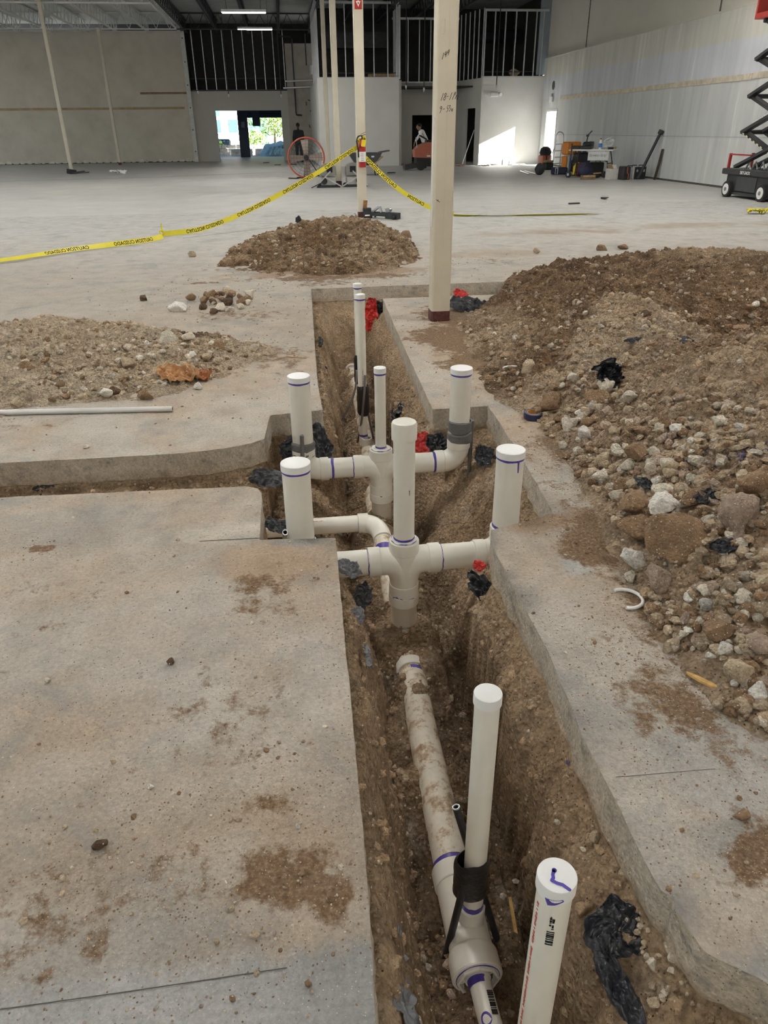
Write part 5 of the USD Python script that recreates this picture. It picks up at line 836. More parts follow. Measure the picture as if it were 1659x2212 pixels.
c_ = P(1352, 1293, .008); t = thing('plastic_ring', 'broken white plastic ring open to the left on the right slab', 'ring', (c_[0], c_[1], 0)); obj('ring', MB().ring(c_, .056, .0062, n=40, a0=-112, a1=108), pvc_cap, t)
c_ = P(1105, 799, .01); t = thing('plastic_ring', 'thin white plastic arc on the heap beside the farther right riser', 'ring', hit(1105, 799)); c_ = hit(1105, 799); obj('ring', MB().ring((c_[0], c_[1]-.03, c_[2]+.015), .065, .005, n=30, a0=40, a1=150), pvc_cap, t)
a_, b_ = P(1482, 1454, .012), P(1549, 1487, .014); t = thing('wood_splinter', 'yellow wood splinter lying on the right slab', 'wood splinter', tuple((a_+b_)/2)); d_ = b_-a_
v = []
for u_, w_ in ((0, .001), (.2, .008), (.55, .011), (.85, .010), (.93, .006), (1, .004)): q_ = a_+d_*u_; n_ = np.array([-d_[1], d_[0], 0])/np.linalg.norm(d_); v += [q_+n_*w_, q_-n_*w_, q_+n_*w_*.6+(0, 0, .007), q_-n_*w_*.8+(0, 0, .006)]
obj('sliver', trimesh.convex.convex_hull(np.array(v)), plain('splinter_wood', (.60, .38, .13), .7, vary=.25, scale=50), t)
a_, b_ = P(1098, 1965, -.62), P(1128, 2095, -.66); t = thing('wood_splinter', 'thin wood stake standing on the trench bottom beside the tee', 'wood splinter', tuple(b_)); obj('sliver', MB().bar(a_+(0, 0, .06), b_, .010, .004), 'splinter_wood', t)
a_, b_ = P(618, 770, .006), P(662, 773, .006); t = thing('wood_splinter', 'thin pale stick on the slab by the far left trench edge', 'wood splinter', tuple((a_+b_)/2)); obj('sliver', MB().bar(a_, b_, .008, .006), wood, t)
# ================================================================== COLUMNS AND WHAT HANGS ON THEM
def tube_col(b, x, y, z0, z1, w, d, rr=.018):
    pl = Polygon([(x-w/2+rr, y-d/2+rr), (x+w/2-rr, y-d/2+rr), (x+w/2-rr, y+d/2-rr), (x-w/2+rr, y+d/2-rr)]).buffer(rr, 5); return b.prism(pl, z1-z0, trimesh.transformations.translation_matrix((0, 0, z0)))
def column(name, label, x, y, w, d, top=ZC-.55, foot=.1, m_=cream):
    t = thing(name, label, 'column', (x, y, 0)); obj('shaft', tube_col(MB(), x, y, foot, top, w, d), m_, t, smooth=25)
    if foot: obj('base', tube_col(MB(), x, y, 0, foot, w+.004, d+.004), maroon, t, smooth=25, label='dark maroon foot of the column')
    obj('cap_plate', MB().span((x-w*.9, y-d*.9, top), (x+w*.9, y+d*.9, top+.02)), m_, t, smooth=False); return t
CX, CY, CW = 1.247, 6.135, .158
col_t = column('column', 'thick cream steel column with handwritten figures beside the far end of the trench', CX, CY, CW, CW, foot=.085)
yf = CY-CW/2
DIG = {'1': [[(.42, 1), (.2, 0)]], '8': [[(.5, .85), (.35, 1), (.18, .85), (.3, .58), (.42, .3), (.3, .03), (.12, .1), (.1, .3), (.36, .6), (.5, .85)]], '9': [[(.48, .82), (.3, .97), (.13, .8), (.18, .6), (.42, .68), (.48, .85), (.36, .4), (.25, -.1)]],
     '5': [[(.52, 1), (.25, .98), (.18, .58), (.38, .62), (.45, .32), (.3, .05), (.1, .1)]], '4': [[(.25, 1), (.12, .45), (.5, .52)], [(.48, .95), (.32, 0)]], '3': [[(.15, .92), (.35, 1), (.42, .78), (.26, .56), (.42, .4), (.36, .08), (.1, .05)]],
     '2': [[(.12, .8), (.32, 1), (.45, .8), (.1, .05), (.48, .05)]], '-': [[(.05, .48), (.42, .52)]], '/': [[(.5, 1.05), (.02, -.1)]], ' ': [], ',': []}
def scrawl(b, s, x, z, hgt, y, slope=0., slant=.12, pitch=.62):
    for k, ch in enumerate(s):
        h_ = hgt; dz = 0
        if ch in '½¾':
            for q_, ox, oz in ((('1' if ch == '½' else '3'), 0, .55), ('/', .12, .1), (('2' if ch == '½' else '4'), .42, 0)): scr1(b, q_, x+k*pitch*hgt+ox*hgt, z+k*pitch*hgt*slope+oz*hgt, hgt*.5, y, slope, slant)
        else: scr1(b, ch, x+k*pitch*hgt, z+k*pitch*hgt*slope, hgt, y, slope, slant)
    return b
def scr1(b, ch, x, z, h_, y, slope, slant):
    for ln in DIG[ch]:
        for (a0, b0), (a1, b1) in zip(ln[:-1], ln[1:]): b.bar((x+(a0+slant*b0)*h_, y, z+(b0+a0*slope)*h_), (x+(a1+slant*b1)*h_, y, z+(b1+a1*slope)*h_), .0032, .0012, (0, 1, 0))
obj('handwriting', scrawl(MB(), '18-11½', 1.196, 1.628, .047, yf-.0006, .08, .15, .46), ink, col_t, smooth=False, label='handwritten 18-11 1/2')
obj('handwriting', scrawl(MB(), '9-5¾', 1.190, 1.552, .042, yf-.0006, .05, .15, .60), ink, col_t, smooth=False, label='handwritten 9-5 3/4')
obj('handwriting', scrawl(MB(), '144', 1.200, 1.886, .036, yf-.0006, .55, .1, .56), ink, col_t, smooth=False, label='handwritten 14 and a small 4')
b = MB()
for p_, q_ in (((1.188, .955), (1.195, .945)), ((1.195, .945), (1.205, .952)), ((1.197, .945), (1.215, .935))): b.bar((p_[0], yf-.0006, p_[1]), (q_[0], yf-.0006, q_[1]), .004, .001, (0, 1, 0))
obj('mark', b, ink, col_t, smooth=False)
obj('patch_plate', MB().span((1.2, yf-.004, 2.045), (1.222, yf, 2.135), .002), cream, col_t, smooth=False); obj('weld_seam', MB().span((CX+.005, yf-.0012, .1), (CX+.009, yf, 5.7)), cream, col_t, smooth=False)
obj('white_strip', MB().span((CX-CW/2-.012, CY-.06, .75), (CX-CW/2, CY-.03, 1.52)), white, col_t, smooth=False, label='white strip fixed to the left face')
EX, EY = 1.425, 14.36
ext_c = column('column', 'cream column with the fire extinguisher and the caution tape', EX, EY, .165, .15, foot=.10)
b = MB(); rr = random.Random(5)
obj('rust_patch', MB().box((EX+.045, EY-.077, .21), (.075, .004, .17), (0, 6, 0)), plain('rust', (.36, .17, .06), .8, vary=.5, scale=20), ext_c, smooth=False)
obj('dent_box', MB().span((EX+.082, EY-.03, 1.82), (EX+.10, EY+.04, 2.0), .01), steel, ext_c)
sg = thing('fire_sign', 'small red fire extinguisher sign with a white arrow high on the column', 'sign', (EX, EY-.078, 3.2)); obj('plate', MB().span((EX-.06, EY-.082, 3.19), (EX+.06, EY-.076, 3.42)), red, sg, smooth=False)
obj('arrow', MB().prism([(-.04, .05), (.04, .05), (0, -.03)], .003, np.array([[1, 0, 0, EX], [0, 0, -1, EY-.082], [0, 1, 0, 3.25], [0, 0, 0, 1.]])).add(trimesh.creation.box((.012, .004, .04), trimesh.transformations.translation_matrix((EX, EY-.0835, 3.31)))), white, sg, smooth=False)
obj('arrow_core', MB().prism([(-.014, .032), (.014, .032), (0, .0)], .002, np.array([[1, 0, 0, EX], [0, 0, -1, EY-.085], [0, 1, 0, 3.25], [0, 0, 0, 1.]])), red, sg, smooth=False)
# extinguisher
ex, ey, ez = EX+.005, EY-.15, .845; t = thing('fire_extinguisher', 'red fire extinguisher with a white label hung on the cream column', 'fire extinguisher', (ex, ey, ez))
obj('body', MB().lathe([(0, 0), (.058, 0), (.064, .012), (.064, .36), (.055, .40), (.03, .43), (.018, .44), (.018, .46), (0, .46)], (ex, ey, ez), 32), red, t); obj('label', MB().lathe([(.0646, .09), (.0652, .09), (.0652, .25), (.0646, .25)], (ex, ey, ez), 32), white, t, label='white instruction label')
b = MB()
for k in range(5):
    for j in range(3): b.add(bent([(-.022+j*.016, 0), (-.012+j*.016, 0), (-.012+j*.016, .007), (-.022+j*.016, .007)], ex, ey, ez+.11+k*.027, .0658))
obj('label_print', b, ink, t, smooth=False, kind='stuff')
obj('valve', MB().cyl((ex, ey, ez+.45), (ex, ey, ez+.50), .016, 16).bar((ex-.02, ey, ez+.50), (ex+.07, ey-.02, ez+.52), .02, .008).bar((ex-.02, ey, ez+.52), (ex+.07, ey-.02, ez+.56), .02, .006), black, t); obj('gauge', MB().cyl((ex-.02, ey-.01, ez+.475), (ex-.035, ey-.03, ez+.475), .016, 16), white, t)
obj('hose', MB().tube(bezier((ex-.02, ey, ez+.50), (ex-.13, ey-.02, ez+.50), (ex-.075, ey-.02, ez+.30), 12).tolist()+[[ex-.068, ey-.025, ez+.16]], .011, 10), black, t); obj('tag', MB().box((ex+.02, ey-.07, ez+.385), (.075, .003, .11), (0, 8, 0)), yellow, t, smooth=False, label='yellow inspection tag'); obj('upper_label', MB().box((ex-.035, ey-.066, ez+.33), (.035, .002, .05)), plain('dark_red', (.2, .015, .012)), t, smooth=False); obj('bracket', MB().span((ex-.02, ey+.05, ez+.1), (ex+.02, EY-.075, ez+.45)), dark_steel, t, smooth=False)
# the other columns
column('column', 'thin cream column standing among the grey machines', 1.60, 22.9, .165, .15, foot=.13); column('column', 'cream column farther back, left of the one among the machines', 1.76, 30.2, .15, .14, foot=.12)
column('column', 'slim white column at the left, nearest of the left pair', -8.30, 33.0, .13, .13, foot=0, m_=cream, top=5.65); column('column', 'slim white column behind, close to the tan wall', -7.93, 40.9, .13, .13, foot=.12, m_=cream, top=5.65)
t = thing('wall_post', 'white steel channel post at the end of the tan wall', 'post', (-4.38, YB-.15, 0)); obj('channel', MB().span((-4.52, YB-.22, 0), (-4.36, YB-.20, 5.8)).span((-4.54, YB-.24, 0), (-4.50, YB-.04, 5.8)).span((-4.38, YB-.24, 0), (-4.34, YB-.04, 5.8)), plain('channel_white', (.66, .66, .63), .5), t, smooth=False)
for k in range(6): obj('bolt', MB().cyl((-4.44, YB-.22, .5+k), (-4.44, YB-.24, .5+k), .03, 8), dark_steel, t)
t = thing('column_scrap', 'dark scrap heap of steel at the foot of the left slim column', 'scrap', (-8.2, 32.7, 0)); b = MB().box((-8.25, 32.75, .08), (.35, .2, .16), (5, 10, 20)); obj('lump', b, dark_steel, t); obj('bar', MB().bar((-8.2, 32.6, .05), (-7.7, 32.6, .10), .05, .04), dark_steel, t); obj('bar', MB().bar((-8.1, 32.5, .03), (-7.6, 32.8, .05), .06, .03), dark_steel, t)
sheet('crumpled white bag on the floor before the tan wall', (-6.3, 32.0, .07), (.7, .3), white, 50, (0, 0, 0), 'plastic_bag', .2, 'bag')
# jack and plate at the foot of the extinguisher column
t = thing('floor_jack', 'low black trolley jack lying at the foot of the extinguisher column', 'jack', (1.75, 14.1, 0)); obj('frame', MB().bar((1.55, 14.2, .07), (1.93, 13.85, .07), .03, .06).bar((1.64, 14.28, .07), (2.0, 13.95, .07), .03, .06).bar((1.55, 14.2, .07), (1.66, 14.3, .07), .05, .05).box((1.93, 13.9, .06), (.26, .12, .10), (0, 0, -43)), dark_steel, t, smooth=False)
obj('saddle', MB().lathe([(0, .0), (.05, .0), (.07, .05), (.05, .06), (0, .05)], (1.86, 13.95, .12), 20), steel, t); obj('arm', MB().bar((1.60, 14.22, .10), (1.72, 14.12, .20), .06, .03).bar((1.72, 14.12, .20), (1.75, 14.1, .10), .05, .03), steel, t, smooth=False)
for k, (x_, y_) in enumerate(((1.57, 14.17), (1.66, 14.33), (1.93, 13.8), (2.05, 13.92))): obj('wheel', MB().cyl((x_-.015, y_, .035), (x_+.015, y_, .035), .035, 14), black, t)
t = thing('tool_case', 'small open tool case standing against the foot of the extinguisher column', 'case', (EX+.06, EY-.15, 0)); obj('case', MB().box((EX+.07, EY-.16, .09), (.14, .10, .17), (0, 0, 8), .01), dark_steel, t); obj('label', MB().box((EX+.07, EY-.213, .05), (.09, .004, .025), (0, 0, 8)), white, t, smooth=False)
t = thing('steel_plate', 'bent steel plate leaning at the left of the extinguisher column foot', 'plate', (EX-.13, EY-.12, 0)); obj('plate', MB().box((EX-.14, EY-.13, .06), (.10, .12, .012), (0, 55, 10)).box((EX-.20, EY-.12, .02), (.1, .1, .01)), steel, t, smooth=False)
# ---- caution tape
tape_y = plain('caution_yellow', (.80, .70, .04), .45, vary=.05); TAPE_W = .075
def PV(px, py, A, B):
    """where a line of sight meets the upright plane over the floor line A-B"""
    d = ray(px, py); n_ = np.array([B[1]-A[1], A[0]-B[0], 0.]); s_ = (n_@(np.array([A[0], A[1], 0])-CAM))/(n_@d); return CAM+d*s_
def resample(p, step):
    p = np.asarray(p, float); s_ = np.r_[0, np.cumsum(np.linalg.norm(np.diff(p, axis=0), axis=1))]; n_ = max(3, int(s_[-1]/step)); u_ = np.linspace(0, s_[-1], n_); q = np.stack([np.interp(u_, s_, p[:, k]) for k in range(3)], 1)
    for _ in range(6): q[1:-1] = (q[:-2]+2*q[1:-1]+q[2:])/4
    return u_, q
def caution(parent, pts_, roll0, roll1, texts, flip=False, wob=.0, seed=0, h_=.045):
    u_, q = resample(pts_, .06); t_ = np.gradient(q, axis=0); t_ /= np.linalg.norm(t_, axis=1, keepdims=True); up_ = np.array([0, 0, 1.]); sd = np.cross(t_, up_); sd /= np.linalg.norm(sd, axis=1, keepdims=True)+1e-9; vv = np.cross(sd, t_)
    a_ = np.radians(np.linspace(roll0, roll1, len(q)))+wob*(noise(np.c_[u_*1.3, 0*u_, 0*u_], seed)-.5); W = np.cos(a_)[:, None]*vv+np.sin(a_)[:, None]*sd; N_ = np.cross(W, t_)
    def place(s_, w_, h2): c_ = np.stack([np.interp(s_, u_, q[:, k]) for k in range(3)], 1); w2 = np.stack([np.interp(s_, u_, W[:, k]) for k in range(3)], 1); n2 = np.stack([np.interp(s_, u_, N_[:, k]) for k in range(3)], 1); return c_+w2*w_[:, None]+n2*h2[:, None]
    V = np.vstack([place(u_, np.full(len(u_), w_), np.full(len(u_), h2)) for w_, h2 in ((-TAPE_W/2, -.001), (TAPE_W/2, -.001), (TAPE_W/2, .001), (-TAPE_W/2, .001))]); n_ = len(u_); f = []
    for k in range(4):
        a, b_ = k*n_, ((k+1) % 4)*n_; i_ = np.arange(n_-1); f += [np.stack([a+i_, b_+i_, b_+i_+1], 1), np.stack([a+i_, b_+i_+1, a+i_+1], 1)]
    obj('band', trimesh.Trimesh(V, np.vstack(f), process=False), tape_y, parent, smooth=True)
    for s0, txt in texts:
        g = text_mesh(txt, h_, .0008, True); v = g.vertices.copy(); L_ = v[:, 0].max()
        for side in (1, -1):
            x_ = v[:, 0] if side > 0 else L_-v[:, 0]
            y_ = v[:, 1]-h_/2
            if flip: x_, y_ = L_-x_, -y_
            w_ = place(s0+x_, y_, side*(.0012+v[:, 2])); obj('lettering', trimesh.Trimesh(w_, g.faces, process=False), ink, parent, smooth=False, label='black lettering CAUTION CUIDADO')
A_, B_ = (1.36, 14.27), (-1.92, 12.24); lp = [PV(px, py, A_, B_) for px, py in ((771, 318), (745, 335), (715, 355), (690, 371), (660, 388), (630, 406), (600, 422), (570, 438), (540, 453), (510, 467), (480, 479), (450, 490), (420, 499), (390, 506), (352, 512))]
lp = [np.maximum(p_, (-99, -99, .045)) for p_ in lp]; lp2 = [np.array((*P(px, py, .03)[:2], .042)) for px, py in ((352, 513), (320, 520), (250, 529), (150, 541), (60, 556), (-40, 570), (-300, 605))]
t = thing('caution_tape', 'yellow caution tape sagging from the extinguisher column to the floor on the left', 'caution tape', (-1.0, 12.9, 0)); caution(t, lp, 12, 6, [(.10, 'CAUTION CUIDADO'), (1.05, 'CAUTION CUIDADO'), (2.0, 'CAUTION CUIDADO'), (2.95, 'CAUTION CUIDADO')], True, .5, 3, .05)
caution(t, lp2, 40, 62, [(.25, 'CAUTION CUIDADO'), (1.3, 'CAUTION CUIDADO')], False, .6, 4, .05); obj('knot', MB().ring(PV(351, 508, A_, B_)+(0, -.02, .04), .035, .012, (.3, 1, .2), 16, 6).bar(PV(351, 508, A_, B_)+(0, -.02, .05), PV(351, 508, A_, B_)+(.01, -.02, .17), .02, .02), tape_y, t)
A2, B2 = (1.52, 14.27), (3.12, 14.12); rp = [PV(px, py, A2, B2) for px, py in ((789, 340), (800, 352), (820, 372), (845, 396), (870, 415), (895, 431), (925, 447), (955, 459), (980, 465))]; rp = [np.maximum(p_, (-9, -9, .045)) for p_ in rp]
t = thing('caution_tape', 'yellow caution tape running down from the extinguisher column to the floor on the right', 'caution tape', (2.4, 14.2, 0)); caution(t, rp, -8, 12, [(.04, 'CAUTION CUIDADO'), (1.0, 'CAUTION')], False, .3, 6, .052)
caution(t, [(EX-.09, EY-.085, 1.235), (EX, EY-.09, 1.285), (EX+.075, EY-.088, 1.315)], 10, 0, [(.0, 'CAUT')], False, 0, 7); obj('knot', MB().ring((EX+.05, EY-.10, 1.29), .03, .013, (0, 1, .2), 16, 6).bar((EX+.07, EY-.09, 1.26), (EX+.12, EY-.09, 1.25), .03, .004), tape_y, t)
fl_ = [(*P(px, py, .0)[:2], .042) for px, py in ((980, 467), (1010, 468), (1060, 468), (1120, 467), (1180, 466), (1240, 465), (1295, 464))]; caution(t, [np.array(p_)-(0, 0, .025) for p_ in fl_], 70, 80, [(.4, 'CAUTION CUIDADO')], False, .6, 8)
sheet('tangle of yellow caution tape on the floor at the right edge', (*P(1637, 462)[:2], .04), (.45, .22), tape_y, 52, (0, 0, 0), 'caution_tape', .22, 'caution tape')
# ================================================================== MACHINES AND TOOLS IN THE HALL
# big drum fan
fx, fy, fr = .83, 26.9, .60; t = thing('drum_fan', 'big drum fan with an orange red ring on the far floor', 'fan', (fx, fy, 0)); ring_red = plain('ring_red', (.50, .10, .05), .5); cz = fr+.02
obj('front_ring', MB().ring((fx, fy, cz), fr, .025, (0, 1, 0), 56, 8), ring_red, t); obj('rear_ring', MB().ring((fx, fy+.28, cz), fr, .02, (0, 1, 0), 56, 8), ring_red, t)
for k in range(4):
    a_ = math.radians(90*k+4); c_, s_ = math.cos(a_), math.sin(a_); pl = [(.06, -.07), (fr-.06, -.13), (fr-.06, .12), (.06, .06)]; g = trimesh.creation.extrude_polygon(Polygon(pl), .008, engine='earcut'); g.apply_transform(np.array([[c_, 0*s_, -s_, 0], [0, 1, 0, 0], [s_, 0, c_, 0], [0, 0, 0, 1.]]) @ np.array([[1, 0, 0, 0], [0, .35, 1, 0], [0, 1, -.35, 0], [0, 0, 0, 1.]])); g.apply_translation((fx, fy+.12, cz)); obj('blade', g, plain('blade_brown', (.33, .27, .22), .5) if k == 0 else 'blade_brown', t, smooth=False)
obj('motor', MB().cyl((fx, fy+.05, cz), (fx, fy+.36, cz), .085, 20).cyl((fx, fy+.01, cz), (fx, fy+.05, cz), .06, 20), black, t); b = MB()
for k in range(5): b.ring((fx, fy-.02, cz), .12+k*.1, .003, (0, 1, 0), 40, 4)
for k in range(12): a_ = k*math.pi/6; b.cyl((fx+.05*math.cos(a_), fy-.02, cz+.05*math.sin(a_)), (fx+fr*math.cos(a_), fy-.01, cz+fr*math.sin(a_)), .003, 4)
obj('wire_guard', b, dark_steel, t, kind='stuff'); obj('stand', MB().bar((fx-.1, fy+.1, .03), (fx-.03, fy+.15, cz), .03, .03).bar((fx+.42, fy+.1, .08), (fx+.05, fy+.15, cz), .03, .03).bar((fx-.35, fy+.14, .02), (fx+.5, fy+.14, .06), .03, .03), dark_steel, t, smooth=False)
for y_ in (fy-.02, fy+.3): w_ = obj('wheel', MB().cyl((fx+.45, y_-.03, .115), (fx+.45, y_+.03, .115), .115, 24), black, t); obj('hub_cap', MB().cyl((fx+.45, y_-.036, .115), (fx+.45, y_-.03, .115), .06, 16), steel, w_)
t = thing('floor_cable', 'black cable end on the floor by the drum fan', 'cable', (.35, 26.6, 0)); obj('cable', MB().tube([(.2, 26.8, .02), (.45, 26.6, .02), (.6, 26.7, .03), (.7, 26.6, .02)], .02, 6), black, t)
# the two grey floor grinding machines
gm = plain('machine_grey', (.25, .245, .225), .45, .3, .15); gl = plain('machine_pale', (.46, .46, .43), .4, .4, .1)
def grinder(label, x, y, w, flip):
    t = thing('floor_machine', label, 'machine', (x, y, 0)); s_ = -1 if flip else 1; pr = [(-w/2, 0), (w/2, 0), (w/2, .20)] + [(w/2*math.cos(a), .20+.11*math.sin(a)) for a in np.linspace(.2, math.pi-.2, 9)] + [(-w/2, .20)]
    obj('hood', MB().prism(pr, .42, np.array([[1, 0, 0, x], [0, 0, -1, y+.2], [0, 1, 0, .30], [0, 0, 0, 1.]])), gm, t, smooth=25); obj('hood_trim', MB().span((x-w/2-.008, y-.1, .29), (x+w/2+.008, y-.06, .53)), gl, t, smooth=False); obj('deck', MB().box((x-s_*.05, y-.04, .16), (w*1.2, .46, .22), (0, 0, 0), .02), gl, t); obj('port', MB().box((x+s_*w*.1, y-.225, .46), (.16, .03, .15)), ink, t, smooth=False)
    obj('motor', MB().cyl((x-s_*.12, y-.26, .17), (x-s_*.12, y-.34, .17), .085, 20), black, t); obj('frame_bar', MB().bar((x-s_*.36, y-.34, .04), (x+s_*.06, y-.36, .42), .032, .032), steel, t, smooth=False); obj('frame_bar', MB().bar((x-s_*.10, y-.36, .28), (x+s_*.36, y-.38, .03), .032, .032), steel, t, smooth=False); obj('skid', MB().box((x, y-.26, .03), (w*1.5, .07, .06)), dark_steel, t, smooth=False)
    for k in (-1, 1): obj('wheel', MB().cyl((x+k*w*.6, y-.28, .06), (x+k*w*.6, y-.22, .06), .06, 16), black, t)
grinder('grey floor machine left of the thin column', 1.27, 22.5, .44, False); grinder('grey floor machine with a dark square port right of the thin column', 2.02, 22.6, .46, True)
t = thing('floor_cable', 'thin cable trailing from the left grey machine', 'cable', (.9, 22.1, 0)); obj('cable', MB().tube([(1.1, 22.2, .14), (.98, 22.1, .1), (.78, 22.0, .02)], .012, 6), black, t)
# wheelbarrow
wx, wy = 2.9, 28.; t = thing('wheelbarrow', 'dark plastic wheelbarrow behind the extinguisher column', 'wheelbarrow', (wx, wy, 0)); v = []
for z_, x0, x1, hw in ((.32, -.30, .34, .20), (.72, -.58, .58, .36)): v += [(wx+x0, wy-hw, z_), (wx+x1, wy-hw, z_), (wx+x0, wy+hw, z_), (wx+x1, wy+hw, z_)]
tub = plain('tub_grey', (.09, .095, .105), .5); obj('tub', MB().add(trimesh.convex.convex_hull(np.array(v))).prism([(.5, .70), (.86, .76), (.86, .79), (.5, .74)], .5, np.array([[1, 0, 0, wx], [0, 0, -1, wy+.25], [0, 1, 0, 0], [0, 0, 0, 1.]])), tub, t, smooth=20)
obj('tray_label', MB().box((wx+.25, wy-.34, .60), (.10, .01, .05)), white, t, smooth=False); obj('wheel', MB().cyl((wx-.42, wy-.04, .18), (wx-.42, wy+.04, .18), .18, 24), black, t); obj('leg', MB().tube([(wx-.42, wy-.1, .2), (wx-.5, wy-.2, .3), (wx-.3, wy-.24, .34), (wx+.3, wy-.24, .34)], .02, 8), black, t); obj('leg', MB().tube([(wx+.3, wy-.24, .34), (wx+.34, wy-.24, .02), (wx+.44, wy-.24, .02), (wx+.40, wy-.24, .34)], .02, 8), black, t); obj('handle', MB().cyl((wx+.3, wy-.24, .36), (wx+.62, wy-.26, .60), .018, 8), wood, t); obj('handle', MB().cyl((wx+.3, wy+.24, .36), (wx+.62, wy+.26, .60), .018, 8), wood, t)
# red ride-on floor machine
mx, my = 5.55, 31.; t = thing('ride_on_machine', 'orange red ride-on floor machine half hidden behind the thick column', 'machine', (mx, my, 0)); mred = plain('machine_red', (.42, .12, .07), .45)
obj('hood', MB().prism([(-.40, .45), (.45, .42), (.45, .95), (.1, .98), (-.25, .86), (-.42, .70)], .7, np.array([[1, 0, 0, mx], [0, 0, -1, my+.35], [0, 1, 0, 0], [0, 0, 0, 1.]])), mred, t, smooth=20); obj('chassis', MB().box((mx+.05, my, .30), (.8, .62, .34), bev=.03), black, t); obj('brush_deck', MB().box((mx-.55, my, .14), (.5, .6, .16), (0, -8, 0), .02), dark_steel, t)
obj('seat', MB().box((mx+.25, my, 1.0), (.4, .45, .1), (0, 0, 0), .03).box((mx+.42, my, 1.2), (.1, .42, .36), (0, 12, 0), .03), black, t); obj('steering_wheel', MB().ring((mx-.05, my-.02, 1.14), .16, .018, (.5, 0, 1), 24, 6), black, t); obj('lever', MB().cyl((mx-.32, my-.2, .8), (mx-.36, my-.2, 1.15), .02, 8), steel, t); obj('badge', MB().box((mx+.12, my-.352, .5), (.14, .004, .05)), white, t, smooth=False)
for x_ in (-.18, .38): obj('wheel', MB().cyl((mx+x_, my-.36, .17), (mx+x_, my-.26, .17), .17, 24), black, t)
# --- the tools by the right wall
def box_thing(name, label, cat, c, size, m_, rz=0, bev=.02, extra=None, lid=None):
    t = thing(name, label, cat, (c[0], c[1], 0)); obj('body', MB().box((c[0], c[1], c[2]+size[2]/2), size, (0, 0, rz), bev), m_, t)
    if lid: obj('lid', MB().box((c[0], c[1], c[2]+size[2]+.012), (size[0]*1.03, size[1]*1.03, .03), (0, 0, rz), .008), lid, t)
    if extra: extra(t, c, size)
    return t
def grip(t, c, s_): obj('handle', MB().tube([(c[0]-.08, c[1]-s_[1]/2-.0, c[2]+s_[2]), (c[0]-.07, c[1]-s_[1]/2, c[2]+s_[2]+.05), (c[0]+.07, c[1]-s_[1]/2, c[2]+s_[2]+.05), (c[0]+.08, c[1]-s_[1]/2, c[2]+s_[2])], .012, 8), black, t)
def latches(t, c, s_):
    for k in (-1, 1): obj('latch', MB().box((c[0]+k*s_[0]*.3, c[1]-s_[1]/2-.006, c[2]+s_[2]*.7), (.05, .014, .07)), steel, t, smooth=False)
    grip(t, c, s_)
navy = plain('navy_cloth', (.03, .035, .075), .7); blackp = plain('black_plastic', (.022, .022, .025), .45); tanc = plain('tan_leather', (.35, .25, .12), .7); silver = plain('case_silver', (.6, .62, .64), .35, .7, .05); greyw = plain('grey_case', (.62, .63, .62), .5)
box_thing('tool_bucket', 'orange red bin with a black bag on top near the exit door', 'bin', (10.45, 31.0, 0), (.40, .4, .46), plain('bin_red', (.50, .13, .07), .5), 10, .03, lambda t, c, s_: (obj('bag_top', MB().lathe([(0, .0), (.22, .0), (.25, .1), (.18, .24), (.08, .30), (0, .30)], (c[0], c[1], .46), 16), black_poly, t), obj('strap', MB().bar((c[0], c[1]-.21, .1), (c[0], c[1]-.21, .45), .05, .01), black, t)))
box_thing('tool_bag', 'dark tool bag with a tan top behind the backpack', 'bag', (10.05, 29.4, 0), (.36, .3, .26), blackp, 10, .05, lambda t, c, s_: obj('tan_flap', MB().box((c[0], c[1], .29), (.34, .28, .08), (0, 0, 10), .03), tanc, t))
t = thing('backpack', 'dark slumped backpack on the floor left of the tools', 'backpack', (8.72, 26.3, 0)); obj('pack', MB().add(trimesh.Trimesh(ICO[3].vertices*np.array([.17, .15, .19])*(1+.2*(fbm(ICO[3].vertices*2, 3, 5)-.5))[:, None]+(8.72, 26.3, .175), ICO[3].faces)), plain('pack_grey', (.05, .05, .058), .8), t, smooth=50); obj('pocket', MB().box((8.70, 26.16, .12), (.18, .06, .15), bev=.03), blackp, t); obj('strap', MB().tube([(8.62, 26.2, .3), (8.52, 26.15, .2), (8.55, 26.15, .05)], .018, 6), blackp, t)
for k, (a_, b_, lb) in enumerate(((P(1124, 371), P(1143, 378), 'left'), (P(1133, 371), P(1160, 378), 'right'))): t = thing('steel_pipe', f'bright thin pipe on the floor before the backpack, {lb} one of two', 'pipe', tuple((a_+b_)/2)); obj('tube', MB().pipe(a_+(0, 0, .025), b_+(0, 0, .025), .025, .018, 12), 'bright_steel', t)
t = thing('step_ladder', 'folding step ladder with a hooped top rail by the exit door', 'ladder', (10.6, 29.6, 0)); lx, ly = 10.55, 29.7
obj('front_rail', MB().tube([(lx-.26, ly-.15, .0), (lx-.15, ly+.05, .95)]+[(lx-.15+.15*(1-math.cos(a)), ly+.07, 1.1+.18*math.sin(a)) for a in np.linspace(0, math.pi, 9)]+[(lx+.16, ly+.05, .95), (lx+.26, ly-.15, 0)], .018, 8), silver, t); obj('rear_rail', MB().tube([(lx-.24, ly+.5, 0), (lx-.13, ly+.1, .85), (lx+.13, ly+.1, .85), (lx+.24, ly+.5, 0)], .016, 8), silver, t)
for k in range(4): obj('step', MB().box((lx, ly-.1+k*.05, .2+k*.22), (.46-k*.05, .14, .03)), greyw, t, smooth=False)
